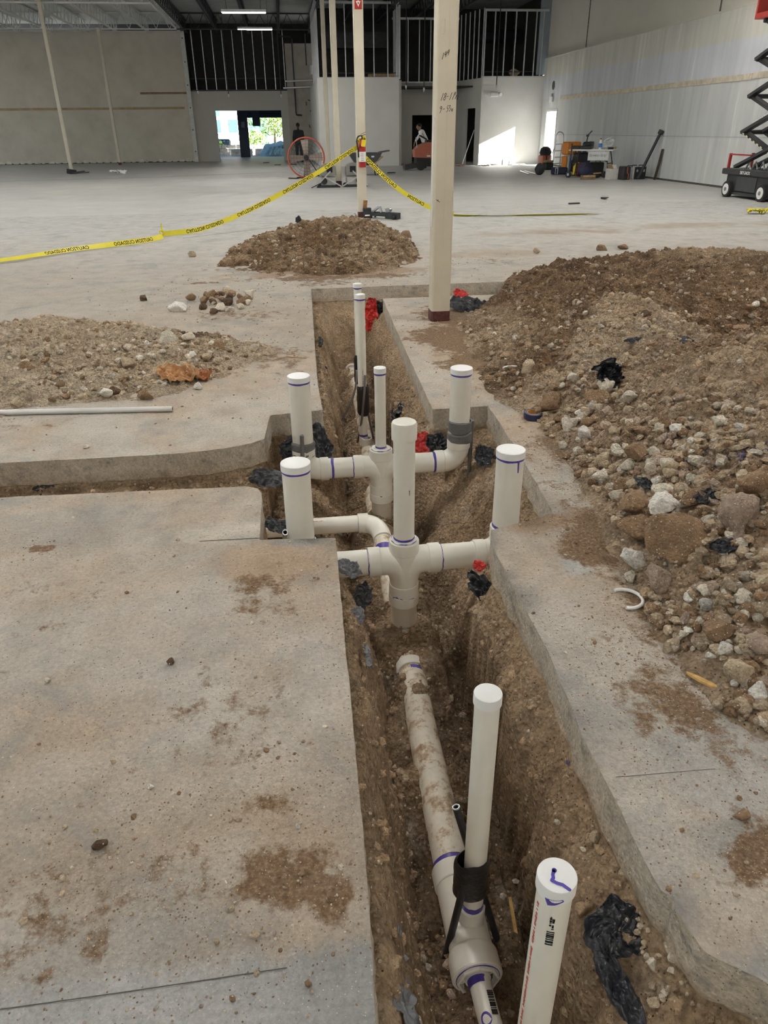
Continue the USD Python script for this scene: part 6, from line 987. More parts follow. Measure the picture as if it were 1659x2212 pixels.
box_thing('storage_bin', 'grey plastic bin under the orange box', 'bin', (10.45, 28.0, 0), (.50, .4, .52), plain('bin_grey', (.42, .47, .50), .5), 8, .03, lambda t, c, s_: (obj('dark_panel', MB().box((c[0]+.05, c[1]-.205, .2), (.3, .02, .36), (0, 0, 8)), blackp, t), obj('orange_side', MB().box((c[0]-.29, c[1]-.05, .26), (.08, .3, .5), (0, 0, 8), .02), orange, t)))
t = box_thing('storage_box', 'bright orange storage box on top of the grey bin', 'box', (10.40, 28.0, .55), (.56, .4, .42), orange, 8, .04, lambda t, c, s_: [obj('rib', MB().box((c[0]-.2+k*.1, c[1]-.205, c[2]+.21), (.012, .014, .36), (0, 0, 8)), plain('orange_dark', (.60, .2, .02), .5) if k == 0 else 'orange_dark', t) for k in range(5)])
box_thing('storage_bin', 'tall black bin right of the orange box', 'bin', (10.55, 27.3, 0), (.50, .4, .62), blackp, 5, .03, grip, navy)
box_thing('tool_case', 'low navy case with white edges on the floor before the grey bin', 'case', (9.45, 26.4, 0), (.48, .36, .22), navy, 4, .03, lambda t, c, s_: [obj('white_corner', MB().box((c[0]-s_[0]*.42+k*.04, c[1]-.185, .12), (.02, .012, .2)), white, t) for k in range(3)])
t = thing('hand_truck', 'black hand truck post with a small wheel before the table', 'hand truck', (9.15, 24.6, 0)); obj('post', MB().tube([(9.13, 24.6, .09), (9.16, 24.62, .98)], .022, 8), navy, t); obj('post', MB().tube([(9.50, 24.9, .09), (9.52, 24.92, .9)], .022, 8), black, t); obj('toe_plate', MB().box((9.3, 24.72, .06), (.45, .2, .02), (0, 0, 40)), dark_steel, t); w_ = obj('wheel', MB().cyl((9.09, 24.55, .09), (9.13, 24.58, .09), .09, 20), black, t); obj('hub_cap', MB().cyl((9.085, 24.547, .09), (9.09, 24.55, .09), .04, 12), silver, w_)
tx, ty, tr = 10.05, 24.75, -38; t = thing('folding_table', 'white folding table loaded with tools by the right wall', 'table', (tx, ty, 0)); tm = rotm(0, 0, tr); tm[:3, 3] = (tx, ty, 0)
def tl(*p): return (tm @ np.array([*p, 1.]))[:3]
g = MB().box((-.12, 0, .78), (1.42, .66, .045), bev=.015).mesh(); g.apply_transform(tm); obj('table_top', g, white, t)
for k in (-1, 1): obj('leg', MB().tube([tl(-.12+k*.62, -.28, 0), tl(-.12+k*.58, -.28, .4), tl(-.12+k*.48, -.28, .76)], .016, 8).tube([tl(-.12+k*.62, .28, 0), tl(-.12+k*.58, .28, .4), tl(-.12+k*.48, .28, .76)], .016, 8).tube([tl(-.12+k*.58, -.28, .4), tl(-.12+k*.58, .28, .4)], .014, 8), black, t)
obj('brace', MB().tube([tl(.0, -.28, .76), tl(.2, -.28, .55), tl(.45, -.28, .45)], .012, 6), black, t)
t = thing('sign_board', 'white board with writing hung from the front edge of the folding table', 'board', tl(.30, -.38, .3)); g = MB().box((.16, -.355, .62), (.66, .008, .26)).mesh(); g.apply_transform(tm); obj('board', g, greyw, t, smooth=False); b = MB(); rn = random.Random(8)
for k in range(13): b.box((-.10+k*.042, -.361, .63), (rn.uniform(.015, .04), .004, rn.uniform(.03, .09)))
g = b.mesh(); g.apply_transform(tm); obj('writing', g, 'grey_plastic', t, smooth=False, kind='stuff')
p0 = tl(-.45, -.1, .8025); t = thing('pipe_threader', 'black pipe threading machine on the left end of the table', 'tool', p0); obj('bed', MB().box(p0+(0, 0, .05), (.62, .2, .10), (0, 0, tr), .02), blackp, t); obj('head', MB().cyl(p0+(.12, -.1, .13), p0+(.12, .1, .13), .09, 16).box(p0+(.28, 0, .12), (.14, .18, .2), (0, 0, tr), .02), blackp, t); obj('lever', MB().tube([p0+(.12, 0, .2), p0+(.14, 0, .40), p0+(.24, 0, .50), p0+(.26, 0, .52)], .02, 8).cyl(p0+(.13, 0, .36), p0+(.13, 0, .42), .045, 12), dark_steel, t)
p0 = tl(.12, -.12, .8025); t = thing('bottle', 'blue and white bottle on the table', 'bottle', p0); obj('bottle', MB().lathe([(0, 0), (.05, 0), (.05, .2), (.03, .26), (.016, .28), (0, .28)], p0, 16), white, t); obj('label', MB().lathe([(.0505, .05), (.052, .05), (.052, .17), (.0505, .17)], p0, 16), plain('label_blue', (.05, .2, .6)), t); obj('cap', MB().cyl(p0+(0, 0, .28), p0+(0, 0, .31), .02, 10), blackp, t)
p0 = tl(.32, .0, .80); sheet('pale plastic bag standing on the table', p0+np.array((0, 0, .16)), (.42, .34), plain('bag_pale', (.72, .74, .74), .3), 60, (75, 0, 20), 'plastic_bag', .35, 'bag')
p0 = tl(.48, -.18, .8025); t = thing('hand_tool', 'small dark tools at the right end of the table', 'tool', p0); obj('body', MB().box(p0+(0, 0, .03), (.2, .06, .06), (0, 0, 20), .01), blackp, t); obj('grip', MB().box(p0+(.14, -.02, .04), (.09, .04, .06), (0, 0, 20), .01), tanc, t)
def jug(label, p, m_): t = thing('fuel_can', label, 'can', p); obj('can', MB().box((p[0], p[1], .16), (.22, .16, .32), (0, 0, 10), .04), m_, t); obj('handle', MB().tube([(p[0]-.06, p[1], .32), (p[0]-.05, p[1], .39), (p[0]+.06, p[1], .39), (p[0]+.08, p[1], .32)], .016, 8), m_, t); obj('spout', MB().cyl((p[0]+.08, p[1], .31), (p[0]+.11, p[1], .38), .02, 10), blackp, t)
jug('yellow can under the left end of the table', (9.72, 25.5, 0), yellow); jug('red can beside the yellow one under the table', (9.72, 25.2, 0), red)
t = thing('tool_bag', 'slumped navy bag of tools under the table', 'bag', (9.72, 24.75, 0)); obj('bag', MB().add(trimesh.Trimesh(ICO[3].vertices*np.array([.23, .2, .24])*(1+.25*(fbm(ICO[3].vertices*2, 3, 9)-.5))[:, None]+(9.70, 24.7, .215), ICO[3].faces)), navy, t, smooth=50); obj('strap', MB().tube([(9.6, 24.5, .3), (9.7, 24.45, .46), (9.82, 24.5, .3)], .016, 6), blackp, t)
box_thing('tool_case', 'black case standing under the right half of the table', 'case', (10.15, 24.9, 0), (.46, .18, .42), blackp, -5, .03, grip); t = thing('tool_sack', 'pile of dark hand tools on the floor below the table', 'tool', (9.95, 24.2, 0)); obj('pile', MB().add(trimesh.Trimesh(ICO[2].vertices*np.array([.22, .14, .09])*(1+.5*(fbm(ICO[2].vertices*3, 3, 19)-.5))[:, None]+(9.85, 24.2, .08), ICO[2].faces)), blackp, t); obj('grip', MB().cyl((9.72, 24.0, .13), (9.98, 24.05, .15), .022, 8), plain('grip_tan', (.5, .28, .12), .6), t)
t = thing('pipe_wrench', 'red pipe wrench on the floor under the table', 'wrench', (10.30, 24.1, 0)); obj('handle', MB().bar((10.2, 24.1, .05), (10.55, 24.0, .07), .05, .04), red, t, smooth=False); obj('jaw', MB().box((10.15, 24.1, .08), (.14, .05, .14), bev=.01).cyl((10.1, 24.08, .09), (10.1, 24.14, .09), .08, 14), dark_steel, t)
box_thing('wood_box', 'low wooden box in front of the tools', 'box', (9.35, 23.5, 0), (.40, .22, .12), plain('old_wood', (.20, .13, .075), .8, vary=.3), 5, .006, lambda t, c, s_: obj('rail', MB().box((c[0], c[1]-.112, .1), (.40, .01, .03), (0, 0, 5)), wood, t))
t = box_thing('carton', 'open white carton right of the table', 'box', (10.05, 23.35, 0), (.30, .26, .30), plain('carton_white', (.60, .58, .54), .8), 12, .004, lambda t, c, s_: (obj('flap', MB().box((c[0]-.12, c[1]-.08, .36), (.02, .24, .13), (0, -30, 12)), tanc, t), obj('flap', MB().box((c[0]+.05, c[1]+.11, .35), (.26, .01, .12), (-25, 0, 12)), 'carton_white', t)))
box_thing('tool_case', 'upright black case with an orange zigzag stripe beside the carton', 'case', (10.33, 23.1, 0), (.25, .30, .37), blackp, 8, .02, lambda t, c, s_: (obj('stripe', MB().bar((c[0]+.02, c[1]-.155, .35), (c[0]+.02, c[1]-.155, .2), .02, .004, (0, 1, 0)).bar((c[0]+.02, c[1]-.155, .2), (c[0]+.07, c[1]-.155, .16), .02, .004, (0, 1, 0)).bar((c[0]+.07, c[1]-.155, .16), (c[0]+.07, c[1]-.155, .02), .02, .004, (0, 1, 0)), plain('stripe_red', (.6, .16, .06)), t, smooth=False)))
box_thing('tool_case', 'silver framed black case under the leaning black pole', 'case', (10.86, 23.25, 0), (.36, .22, .34), blackp, 4, .01, latches, silver); box_thing('tool_case', 'left silver case between the carton and the black one', 'case', (10.55, 23.4, 0), (.12, .3, .33), silver, 4, .01, grip); box_thing('tool_case', 'thin silver case squeezed between two others', 'case', (10.66, 23.32, 0), (.07, .28, .34), greyw, 4, .01, grip)
a_, b_ = np.array([10.72, 22.95, .04]), np.array([XR-.08, 22.9, 1.30]); t = thing('black_pole', 'black capped pole leaning on the right wall', 'pole', a_); obj('pole', MB().cyl(a_, b_, .042, 16), blackp, t); obj('cap', MB().cyl(b_-(b_-a_)*.06, b_+(b_-a_)*.02, .075, 16), blackp, t)
t = thing('dark_plank', 'dark weathered plank leaning on the wall right of the black pole', 'plank', (XR-.12, 22.7, 0)); obj('plank', MB().bar((XR-.14, 22.75, .0), (XR-.02, 22.75, .83), .10, .035), plain('plank_dark', (.06, .045, .035), .85, vary=.5, scale=12), t, smooth=False)
t = thing('floor_scrap', 'dark scrap lying alone on the floor before the tools', 'scrap', P(1305, 431)); p0 = P(1305, 431); obj('scrap', MB().add(rock_mesh((.22, .12, .06), 77, 2)).l[0].apply_translation(p0+(0, 0, .03)), dark_steel, t)
for k, (px, py, w) in enumerate(((1240, 441, .25), (845, 374, .3), (633, 356, .35), (600, 357, .3), (575, 352, .3))): p0 = P(px, py); t = thing('floor_scrap', ('thin dark offcut on the open floor left of the alone scrap', 'black offcut on the floor right of the wheelbarrow', 'dark offcut on the floor before the dark dressed person', 'dark offcut on the sill of the dock opening, right one', 'dark offcut on the sill of the dock opening, left one')[k], 'scrap', p0); obj('scrap', MB().box(p0+(0, 0, .015), (w, .06, .03), (0, 0, 10), .005), dark_steel, t)
# sweepings along the white wall
t = thing('mop', 'white handled mop leaning by the narrow doorway', 'mop', (8.1, 34.6, 0)); obj('handle', MB().cyl((7.75, 34.0, .02), (8.50, 35.1, 1.35), .02, 8), white, t); obj('head', MB().box((7.72, 33.95, .04), (.4, .12, .05), (0, 0, 20)), plain('mop_red', (.5, .2, .15)), t)
rn = random.Random(4)
for k in range(14): x_, y_ = rn.uniform(6.6, 10.6), rn.uniform(33.2, 34.2); sheet('pale scrap of torn board swept along the white wall', (x_, y_, .02), (rn.uniform(.2, .6), .16), plain('scrap_pale', (.55, .5, .45), .9, vary=.3) if k == 0 else LOOKS['scrap_pale'], 80+k, (0, 0, 0), 'board_scrap', .08, 'scrap', 8); stage.GetPrimAtPath(f'/World/board_scrap'+(f'_{k:03d}' if k else '')).SetCustomDataByKey('group', 'sweepings along the white wall')
for k, (x_, h_) in enumerate(((9.55, .30), (9.85, .22))): t = thing('bottle', ('taller bottle on the floor against the sunlit wall', 'shorter can on the floor against the sunlit wall')[k], 'bottle', (x_, 33.9, 0)); obj('bottle', MB().lathe([(0, 0), (.05, 0), (.05, h_*.6), (.02, h_*.8), (.02, h_), (0, h_)], (x_, 33.9, 0), 12), gm, t)
# scissor lift at the right edge
sx0, sx1, sy0, sy1 = 9.98, 10.72, 15.0, 17.05; t = thing('scissor_lift', 'black scissor lift with raised arms at the right edge', 'lift', (10.35, 16.0, 0)); lb = plain('lift_black', (.035, .035, .037), .45); lred = plain('lift_red', (.38, .035, .025), .5)
obj('chassis', MB().span((sx0+.06, sy0+.1, .12), (sx1-.06, sy1-.1, .47), .02), lb, t); obj('deck', MB().span((sx0, sy0-.05, .46), (sx1, sy1+.05, .58), .02), lb, t); obj('skid_plate', MB().span((sx0+.05, sy0+.2, .06), (sx1-.05, sy1-.2, .12)), lb, t, smooth=False)
for x_ in (sx0-.03, sx1-.07):
    for y_ in (15.42, 16.75): w_ = obj('wheel', MB().cyl((x_, y_, .165), (x_+.10, y_, .165), .165, 28), black, t); obj('rim', MB().cyl((x_-.008 if x_ < 10.3 else x_+.1, y_, .165), (x_ if x_ < 10.3 else x_+.108, y_, .165), .115, 24), white, w_); obj('hub', MB().cyl((x_-.02 if x_ < 10.3 else x_+.1, y_, .165), (x_ if x_ < 10.3 else x_+.12, y_, .165), .04, 12), gm, w_)
obj('battery_panel', MB().span((sx0+.045, 15.75, .15), (sx0+.06, 16.5, .44)), plain('lift_grey', (.06, .062, .066), .5), t, smooth=False)
for k in range(4):
    z0, z1 = .62+k*.68, .62+(k+1)*.68
    for x_ in (sx0+.10, sx1-.17):
        obj('scissor_arm', MB().bar((x_, 16.72, z0), (x_, 14.7, z1), .06, .13, (1, 0, 0)), lb, t, smooth=False); obj('scissor_arm', MB().bar((x_+.07, 14.7, z0), (x_+.07, 16.72, z1), .06, .13, (1, 0, 0)), lb, t, smooth=False)
    obj('cross_tube', MB().cyl((sx0+.08, 16.70, z1), (sx1-.08, 16.70, z1), .045, 14), lb, t)
b = MB()
for k in range(12): f_ = .04+k*.075; b.box((sx0+.066, 16.72-2.02*f_, .62+.68*(1)+(-.68)*f_ if False else 1.30+.68*f_*0-.68*f_+0.0), (.004, .07, .03), (math.degrees(math.atan2(.68, 2.02)), 0, 0))
for k in range(0): pass
obj('marking', MB().add(b.mesh()), plain('mark_cream', (.75, .72, .45), .6), t, smooth=False, kind='stuff')
for nm, x_, y_, z_, h_, an in (('SKYJACK', sx0+.062, 16.35, 1.405, .085, math.degrees(math.atan2(.68, 2.02))), ('SKYJACK', sx0-.004, 16.35, .49, .06, 0)):
    g = text_mesh(nm, h_, .003, True); g.vertices -= (0, 0, 0); m = np.eye(4); ca, sa = math.cos(math.radians(an)), math.sin(math.radians(an)); m[:3, 0] = (0, -ca, sa); m[:3, 1] = (0, sa, ca); m[:3, 2] = (-1, 0, 0); m[:3, 3] = (x_, y_, z_); g.apply_transform(m); obj('lettering', g, white, t, smooth=False, label='white maker lettering')
obj('rail', MB().bar((sx0+.1, 17.02, .58), (sx0+.1, 17.02, .88), .05, .05).bar((sx0+.1, 17.02, .86), (sx0+.1, 16.2, .86), .03, .03), lred, t, smooth=False, label='red folded guard rail'); obj('rail', MB().bar((sx1-.1, 17.02, .58), (sx1-.1, 17.02, .88), .05, .05), lred, t, smooth=False)
obj('platform', MB().span((sx0, 14.9, 3.38), (sx1, 16.95, 3.48)).span((sx0, 16.90, 3.48), (sx1, 16.95, 4.5)).span((sx0, 14.9, 4.4), (sx0+.04, 16.95, 4.46)), lred, t, smooth=False)
for k in range(4): obj('cable_bundle', MB().tube([(sx0+.2+k*.1, 16.5-k*.1, .58), (sx0+.2+k*.1, 16.4-k*.1, .72), (sx0+.2+k*.1, 16.3-k*.1, .58)], .02, 6), silver, t)
t = thing('paint_tin', 'red white and black container cut by the right edge behind the heap', 'container', P(1660, 600, .0)); p0 = P(1663, 600, .12); obj('body', MB().box(p0+(0, 0, .0), (.2, .12, .16), (0, 0, 20), .01), white, t); obj('red_panel', MB().box(p0+(-.04, -.07, .05), (.1, .02, .1), (0, 0, 20)), red, t); obj('black_top', MB().box(p0+(0, 0, .12), (.14, .1, .08), (0, 20, 20)), blackp, t)
# ================================================================== PEOPLE
import manifold3d as m3
def bone(a, b, ra, rb):
    s1 = m3.Manifold.sphere(ra, 14).translate(list(map(float, a))); s2 = m3.Manifold.sphere(rb, 14).translate(list(map(float, b))); return m3.Manifold.batch_hull([s1, s2])
def body_of(bones, step=.025, it=8):
    m_ = bones[0]
    for b_ in bones[1:]: m_ = m_+b_
    m_ = m_.refine_to_length(step); x_ = m_.to_mesh(); g = trimesh.Trimesh(x_.vert_properties[:, :3], x_.tri_verts, process=True); v0 = g.vertices.copy(); trimesh.smoothing.filter_taubin(g, iterations=it); v1 = g.vertices.copy(); far_ = ~(np.linalg.norm(v1-v0, axis=1) < .02); v1[far_] = v0[far_]; g.vertices = v1; return g
def hand(o, d, side, s_=1.):
    """palm, four bent fingers of unequal length, and a thumb from its side"""
    o, d = np.asarray(o, float), np.asarray(d, float)/np.linalg.norm(d); sv = np.asarray(side, float); sv -= d*(sv@d); sv /= np.linalg.norm(sv); n_ = np.cross(d, sv); L = []
    for k, (off, ln) in enumerate(((-.03, .065), (-.01, .078), (.012, .072), (.032, .055))):
        b0 = o+d*.02+sv*off*.6; b1 = o+d*.085+sv*off; k1 = b1+d*ln*.5+n_*.006; k2 = k1+d*ln*.4+n_*.022; L += [bone(b0, b1, .014, .012), bone(b1, k1, .0095, .009), bone(k1, k2, .009, .0075)]
    t0 = o+d*.025-sv*.02; t1 = t0+d*.03-sv*.03+n_*.01; t2 = t1+d*.03-sv*.005+n_*.012; return L+[bone(t0, t1, .013, .011), bone(t1, t2, .0105, .008)]
def head_mesh(c, face, s_=1.):
    """skull, jaw, nose, brow, ears, eyes sunk at half height"""
    g = ICO[3].copy(); v = g.vertices.copy(); v = v*np.array([.076, .098, .118])
    f_ = np.clip(v[:, 1]/.098, -1, 1); low = np.clip(-v[:, 2]/.118, 0, 1); v[:, 0] *= 1-.28*low; v[:, 1] *= 1-.12*low*(f_ < 0)
    def bump(p, r, a):
        d = np.linalg.norm(v-np.array(p), axis=1); v[:, 1] += a*np.exp(-(d/r)**2)
    bump((0, .098, -.02), .022, .026); bump((.03, .088, .008), .016, -.010); bump((-.03, .088, .008), .016, -.010); bump((0, .09, .03), .03, .006); bump((0, .085, -.062), .02, .006); bump((0, .075, -.1), .025, .01)
    g.vertices = v
    for k in (-1, 1): e = ICO[1].copy(); e.vertices = e.vertices*np.array([.01, .022, .03])+(k*.076, 0, -.005); g = g+e
    a_ = math.atan2(face[1], face[0])-math.pi/2; g.apply_transform(rotm(0, 0, math.degrees(a_))); g.apply_translation(c); return g
skin_d = plain('skin_dark', (.10, .055, .035), .55); skin_m = plain('skin_mid', (.32, .18, .115), .55); cloth_d = plain('dark_cloth', (.02, .021, .026), .85, vary=.3); trouser = plain('dark_trousers', (.028, .03, .038), .85, vary=.3); shirt_w = plain('white_shirt', (.80, .79, .80), .8); denim = plain('denim', (.06, .085, .15), .85)
# the dark dressed person at the scuffed wall, seen from behind
px_, py_ = .92, 40.45
t = thing('person', 'person in dark clothes and a dark cap facing away beside the dock opening', 'person', (px_, py_, 0)); q = lambda x, y, z: (px_+x, py_+y, z)
skin = [bone(q(0, .01, 1.40), q(0, .03, 1.52), .055, .052)]
skin += hand(q(-.245, .10, .86), (.05, .15, -1), (0, 1, 0)) + hand(q(.235, .06, .84), (-.03, .1, -1), (0, -1, 0)) + [bone(q(-.25, .06, 1.0), q(-.245, .10, .86), .034, .026), bone(q(.24, .03, 1.0), q(.235, .06, .84), .034, .026)]
obj('body', body_of(skin, .012, 3), skin_d, t, smooth=True)
obj('head', head_mesh(q(0, .04, 1.62), (.2, 1)), skin_d, t, smooth=True)
cap = MB().add(trimesh.Trimesh(ICO[3].vertices[:, :]*np.array([.092, .112, .09])+q(0, .03, 1.665), ICO[3].faces)); cap.box(q(.03, .14, 1.655), (.13, .12, .012), (-12, 0, 0), .005); obj('cap', cap, cloth_d, t, smooth=40)
jk = [bone(q(-.09, 0, 1.02), q(.09, 0, 1.02), .125, .125), bone(q(-.10, 0, 1.02), q(-.13, 0, 1.33), .12, .115), bone(q(.10, 0, 1.02), q(.13, 0, 1.33), .12, .115), bone(q(0, 0, 1.0), q(0, .01, 1.40), .13, .085), bone(q(-.15, 0, 1.36), q(.15, 0, 1.36), .085, .085),
      bone(q(-.19, .0, 1.36), q(-.245, .0, 1.12), .072, .055), bone(q(-.245, .0, 1.12), q(-.25, .07, .93), .055, .045), bone(q(.19, 0, 1.36), q(.24, -.02, 1.12), .072, .055), bone(q(.24, -.02, 1.12), q(.238, .04, .93), .055, .045)]
obj('jacket', body_of(jk, .022, 6), cloth_d, t, smooth=True)
tr_ = [bone(q(-.09, 0, .98), q(.09, 0, .98), .125, .125), bone(q(-.09, 0, .92), q(-.11, .0, .50), .105, .075), bone(q(-.11, 0, .50), q(-.12, -.02, .12), .072, .058), bone(q(.09, 0, .92), q(.11, .03, .50), .105, .075), bone(q(.11, .03, .50), q(.12, .03, .12), .072, .058)]
obj('trousers', body_of(tr_, .022, 6), trouser, t, smooth=True)
for k, y_ in ((-1, -.02), (1, .03)): obj('boot', body_of([bone(q(k*.12, y_-.02, .05), q(k*.13, y_+.16, .04), .048, .038), bone(q(k*.12, y_-.01, .05), q(k*.12, y_, .14), .05, .05)], .02, 3), black, t, smooth=True)
# the person in white bending in the doorway behind the red machine
px_, py_ = 5.72, 32.3
t = thing('person', 'person in a white shirt stooping at the doorway behind the red machine', 'person', (px_, py_, 0)); q = lambda x, y, z: (px_+x, py_+y, z)
sk = [bone(q(-.10, -.02, 1.36), q(-.13, -.02, 1.42), .052, .05), bone(q(-.30, -.10, 1.02), q(-.36, -.12, .92), .033, .026), bone(q(.16, -.12, 1.02), q(.10, -.16, .93), .033, .026)]+hand(q(-.36, -.12, .92), (-.3, -.1, -1), (0, 1, 0))+hand(q(.10, -.16, .93), (-.3, -.1, -1), (0, -1, 0))
obj('body', body_of(sk, .012, 3), skin_m, t, smooth=True); obj('head', head_mesh(q(-.17, -.03, 1.50), (-1, -.2)), skin_m, t, smooth=True)
obj('hair', MB().add(trimesh.Trimesh(ICO[3].vertices*np.array([.10, .088, .08])+q(-.155, -.03, 1.55), ICO[3].faces)), cloth_d, t, smooth=40)
sh = [bone(q(.10, -.08, .98), q(.10, .10, .98), .13, .13), bone(q(.10, -.08, .98), q(-.05, -.12, 1.30), .13, .11), bone(q(.10, .10, .98), q(-.05, .12, 1.30), .13, .11), bone(q(-.07, -.14, 1.31), q(-.07, .14, 1.31), .09, .09), bone(q(.1, 0, 1.), q(-.08, 0, 1.33), .13, .09),
      bone(q(-.07, -.18, 1.31), q(-.22, -.20, 1.14), .07, .055), bone(q(-.22, -.20, 1.14), q(-.30, -.11, 1.02), .052, .043), bone(q(-.05, .18, 1.31), q(.08, -.0, 1.10), .07, .055), bone(q(.08, 0, 1.10), q(.15, -.11, 1.03), .052, .043)]
obj('shirt', body_of(sh, .022, 6), shirt_w, t, smooth=True); obj('strap', MB().bar(q(-.06, -.23, 1.28), q(.10, -.24, .98), .03, .01), cloth_d, t, smooth=False)
obj('trousers', body_of([bone(q(.10, -.08, .94), q(.10, .08, .94), .125, .125), bone(q(.10, -.09, .90), q(.04, -.11, .50), .10, .075), bone(q(.04, -.11, .50), q(.09, -.12, .12), .07, .058), bone(q(.10, .09, .90), q(.06, .11, .50), .10, .075), bone(q(.06, .11, .50), q(.12, .12, .12), .07, .058)], .022, 6), denim, t, smooth=True)
for k in (-1, 1): obj('boot', body_of([bone(q(.10, k*.12, .05), q(-.06, k*.13, .04), .048, .038), bone(q(.10, k*.12, .05), q(.10, k*.12, .14), .05, .05)], .02, 3), black, t, smooth=True)
# ================================================================== FITTINGS AND THE YARD OUTSIDE
t = thing('emergency_light', 'white two-headed emergency light on the sunlit white wall', 'light', (9.15, 34.45, 2.6)); obj('housing', MB().box((9.15, 34.44, 2.68), (.34, .10, .17), bev=.02), white, t)
for k in (-1, 1): obj('lamp_head', MB().cyl((9.15+k*.22, 34.44, 2.70), (9.15+k*.26, 34.34, 2.68), .07, 14), white, t)
def rod(label, x, y, z, r=.018, m_=dark_steel): t = thing('hanging_rod', label, 'rod', (x, y, z)); obj('rod', MB().cyl((x, y, z), (x, y, ZC+.03), r, 8), m_, t); obj('fitting', MB().cyl((x, y, z-.06), (x, y, z+.02), r*2, 8).cyl((x, y, z-.12), (x, y, z-.06), r*1.2, 8), white, t)
rod('dark sprinkler drop left of the thick column, left one', 5.14, 33.0, 2.95); rod('dark sprinkler drop left of the thick column, right one', 5.90, 33.2, 2.87); rod('dark sprinkler drop over the emergency light', 8.84, 33.0, 2.95); rod('dark sprinkler drop over the dock opening, left one', -3.9, 42.5, 3.2); rod('dark sprinkler drop over the dock opening, middle one', -2.41, 42.5, 3.05); rod('dark sprinkler drop over the dock opening, right one', .21, 42.5, 3.02)
t = thing('conduit_drop', 'dark conduit dropping down the scuffed board to an elbow', 'conduit', (.93, YB-.12, 2.1)); obj('tube', MB().tube([(.93, YB-.12, ZC-.8), (.93, YB-.12, 2.22), (.95, YB-.12, 2.15), (1.02, YB-.12, 2.13), (1.24, YB-.12, 2.12)], .035, 8), dark_steel, t); obj('tube', MB().tube([(.3, YB-.12, 5.6), (.9, YB-.12, 5.55)], .03, 8), dark_steel, t)
for k, z_ in enumerate((3.68, 3.38)): t = thing('conduit_run', ('upper bright conduit crossing the scuffed board', 'lower bright conduit crossing the scuffed board')[k], 'conduit', (1.2, YB-.2, z_)); obj('tube', MB().cyl((.45-.1*k, YB-.2, z_-.03), (2.3, YB-.2, z_+.03), .045, 10), silver, t); obj('clamp', MB().box((1.9, YB-.2, z_), (.06, .12, .16)), dark_steel, t)
t = thing('junction_box', 'grey box with a short pipe on the scuffed board', 'box', (1.85, YB-.1, 3.95)); obj('box', MB().cyl((1.85, YB-.17, 3.95), (1.85, YB-.17, 4.35), .1, 12), greyw, t); obj('pipe', MB().cyl((1.6, YB-.12, 4.35), (1.6, YB-.12, ZC-.6), .03, 8), dark_steel, t)
b = thing('wall_marks', 'dark gouges and loose wires on the scuffed board', 'damage', (1.9, YB-.06, 2)); rn = random.Random(6)
for k in range(9): x_, z_ = rn.uniform(1.5, 2.4), rn.uniform(1.3, 3.2); obj('gouge', MB().bar((x_, YB-.06, z_), (x_+rn.uniform(-.2, .2), YB-.06, z_+rn.uniform(-.35, .35)), .04, .02, (0, 1, 0)), dark_steel, b, smooth=False)
t = thing('insulation', 'tuft of tan insulation on the ledge inside the studs', 'insulation', (10.2, 34.9, 3.4)); obj('tuft', MB().add(rock_mesh((.5, .3, .32), 91, 3, 3)).l[0].apply_translation((10.1, 34.85, 3.5)), plain('tuft_tan', (.55, .42, .28), .95, bump=.8), t)
t = thing('timber_stack', 'stack of timber on the ledge inside the left studs', 'timber', (4.2, 35.4, 3.4)); obj('timber', MB().span((3.9, 35.3, 3.36), (5.0, 35.6, 3.50)), wood, t)
t = thing('upper_ducts', 'dim ducts and framing deep inside the open studs', 'duct', (3.4, 37, 4.5)); obj('duct', MB().span((2.3, 37.5, 4.6), (5.0, 38.2, 5.2)), dark_steel, t, smooth=False); obj('duct', MB().cyl((9.0, 37.5, 5.0), (11, 37.8, 5.1), .25, 16), dark_steel, t)
# dock vestibule
we2 = thing('wall_dock', 'outer dock wall with a steel post and a half raised roller shutter', kind='structure', loc=(-1.5, YB+6.3, 0)); Y2 = YB+6.3
obj('masonry', MB().span((-9, Y2, 2.75), (6, Y2+.2, 6.4)).span((-9, Y2, 0), (-3.9, Y2+.2, 2.75)).span((1.6, Y2, 0), (6, Y2+.2, 2.75)).span((-9, YB+1.8, 2.72), (6, Y2, 2.80)).span((-5.2, YB+.3, 0), (-5.1, Y2, 2.8)).span((2.9, YB+.3, 0), (3.0, Y2, 2.8)), plain('dock_masonry', (.32, .33, .34), .8), we2, smooth=False); blue_steel = plain('dock_post', (.06, .085, .13), .5)
x0_, x1_ = PY(517, 300, Y2)[0], PY(538, 300, Y2)[0]; obj('post', MB().span((x0_, Y2-.1, 0), (x1_, Y2+.1, 2.75)), blue_steel, we2, smooth=False); obj('notice', MB().box(((x0_+x1_)/2, Y2-.105, 1.75), (.22, .01, .32)), plain('notice_grey', (.3, .36, .45)), we2, smooth=False)
zs_ = PY(580, 254, Y2)[2]
for k in range(7): obj('shutter_slat', MB().cyl((x1_, Y2, zs_+.05+k*.11), (1.6, Y2, zs_+.05+k*.11), .058, 8), blue_steel, we2, smooth=40)
obj('curtain', MB().span((x1_+.3, Y2-.15, zs_-.45), (x1_+.75, Y2-.13, zs_+.5)), blue_steel, we2, smooth=False)
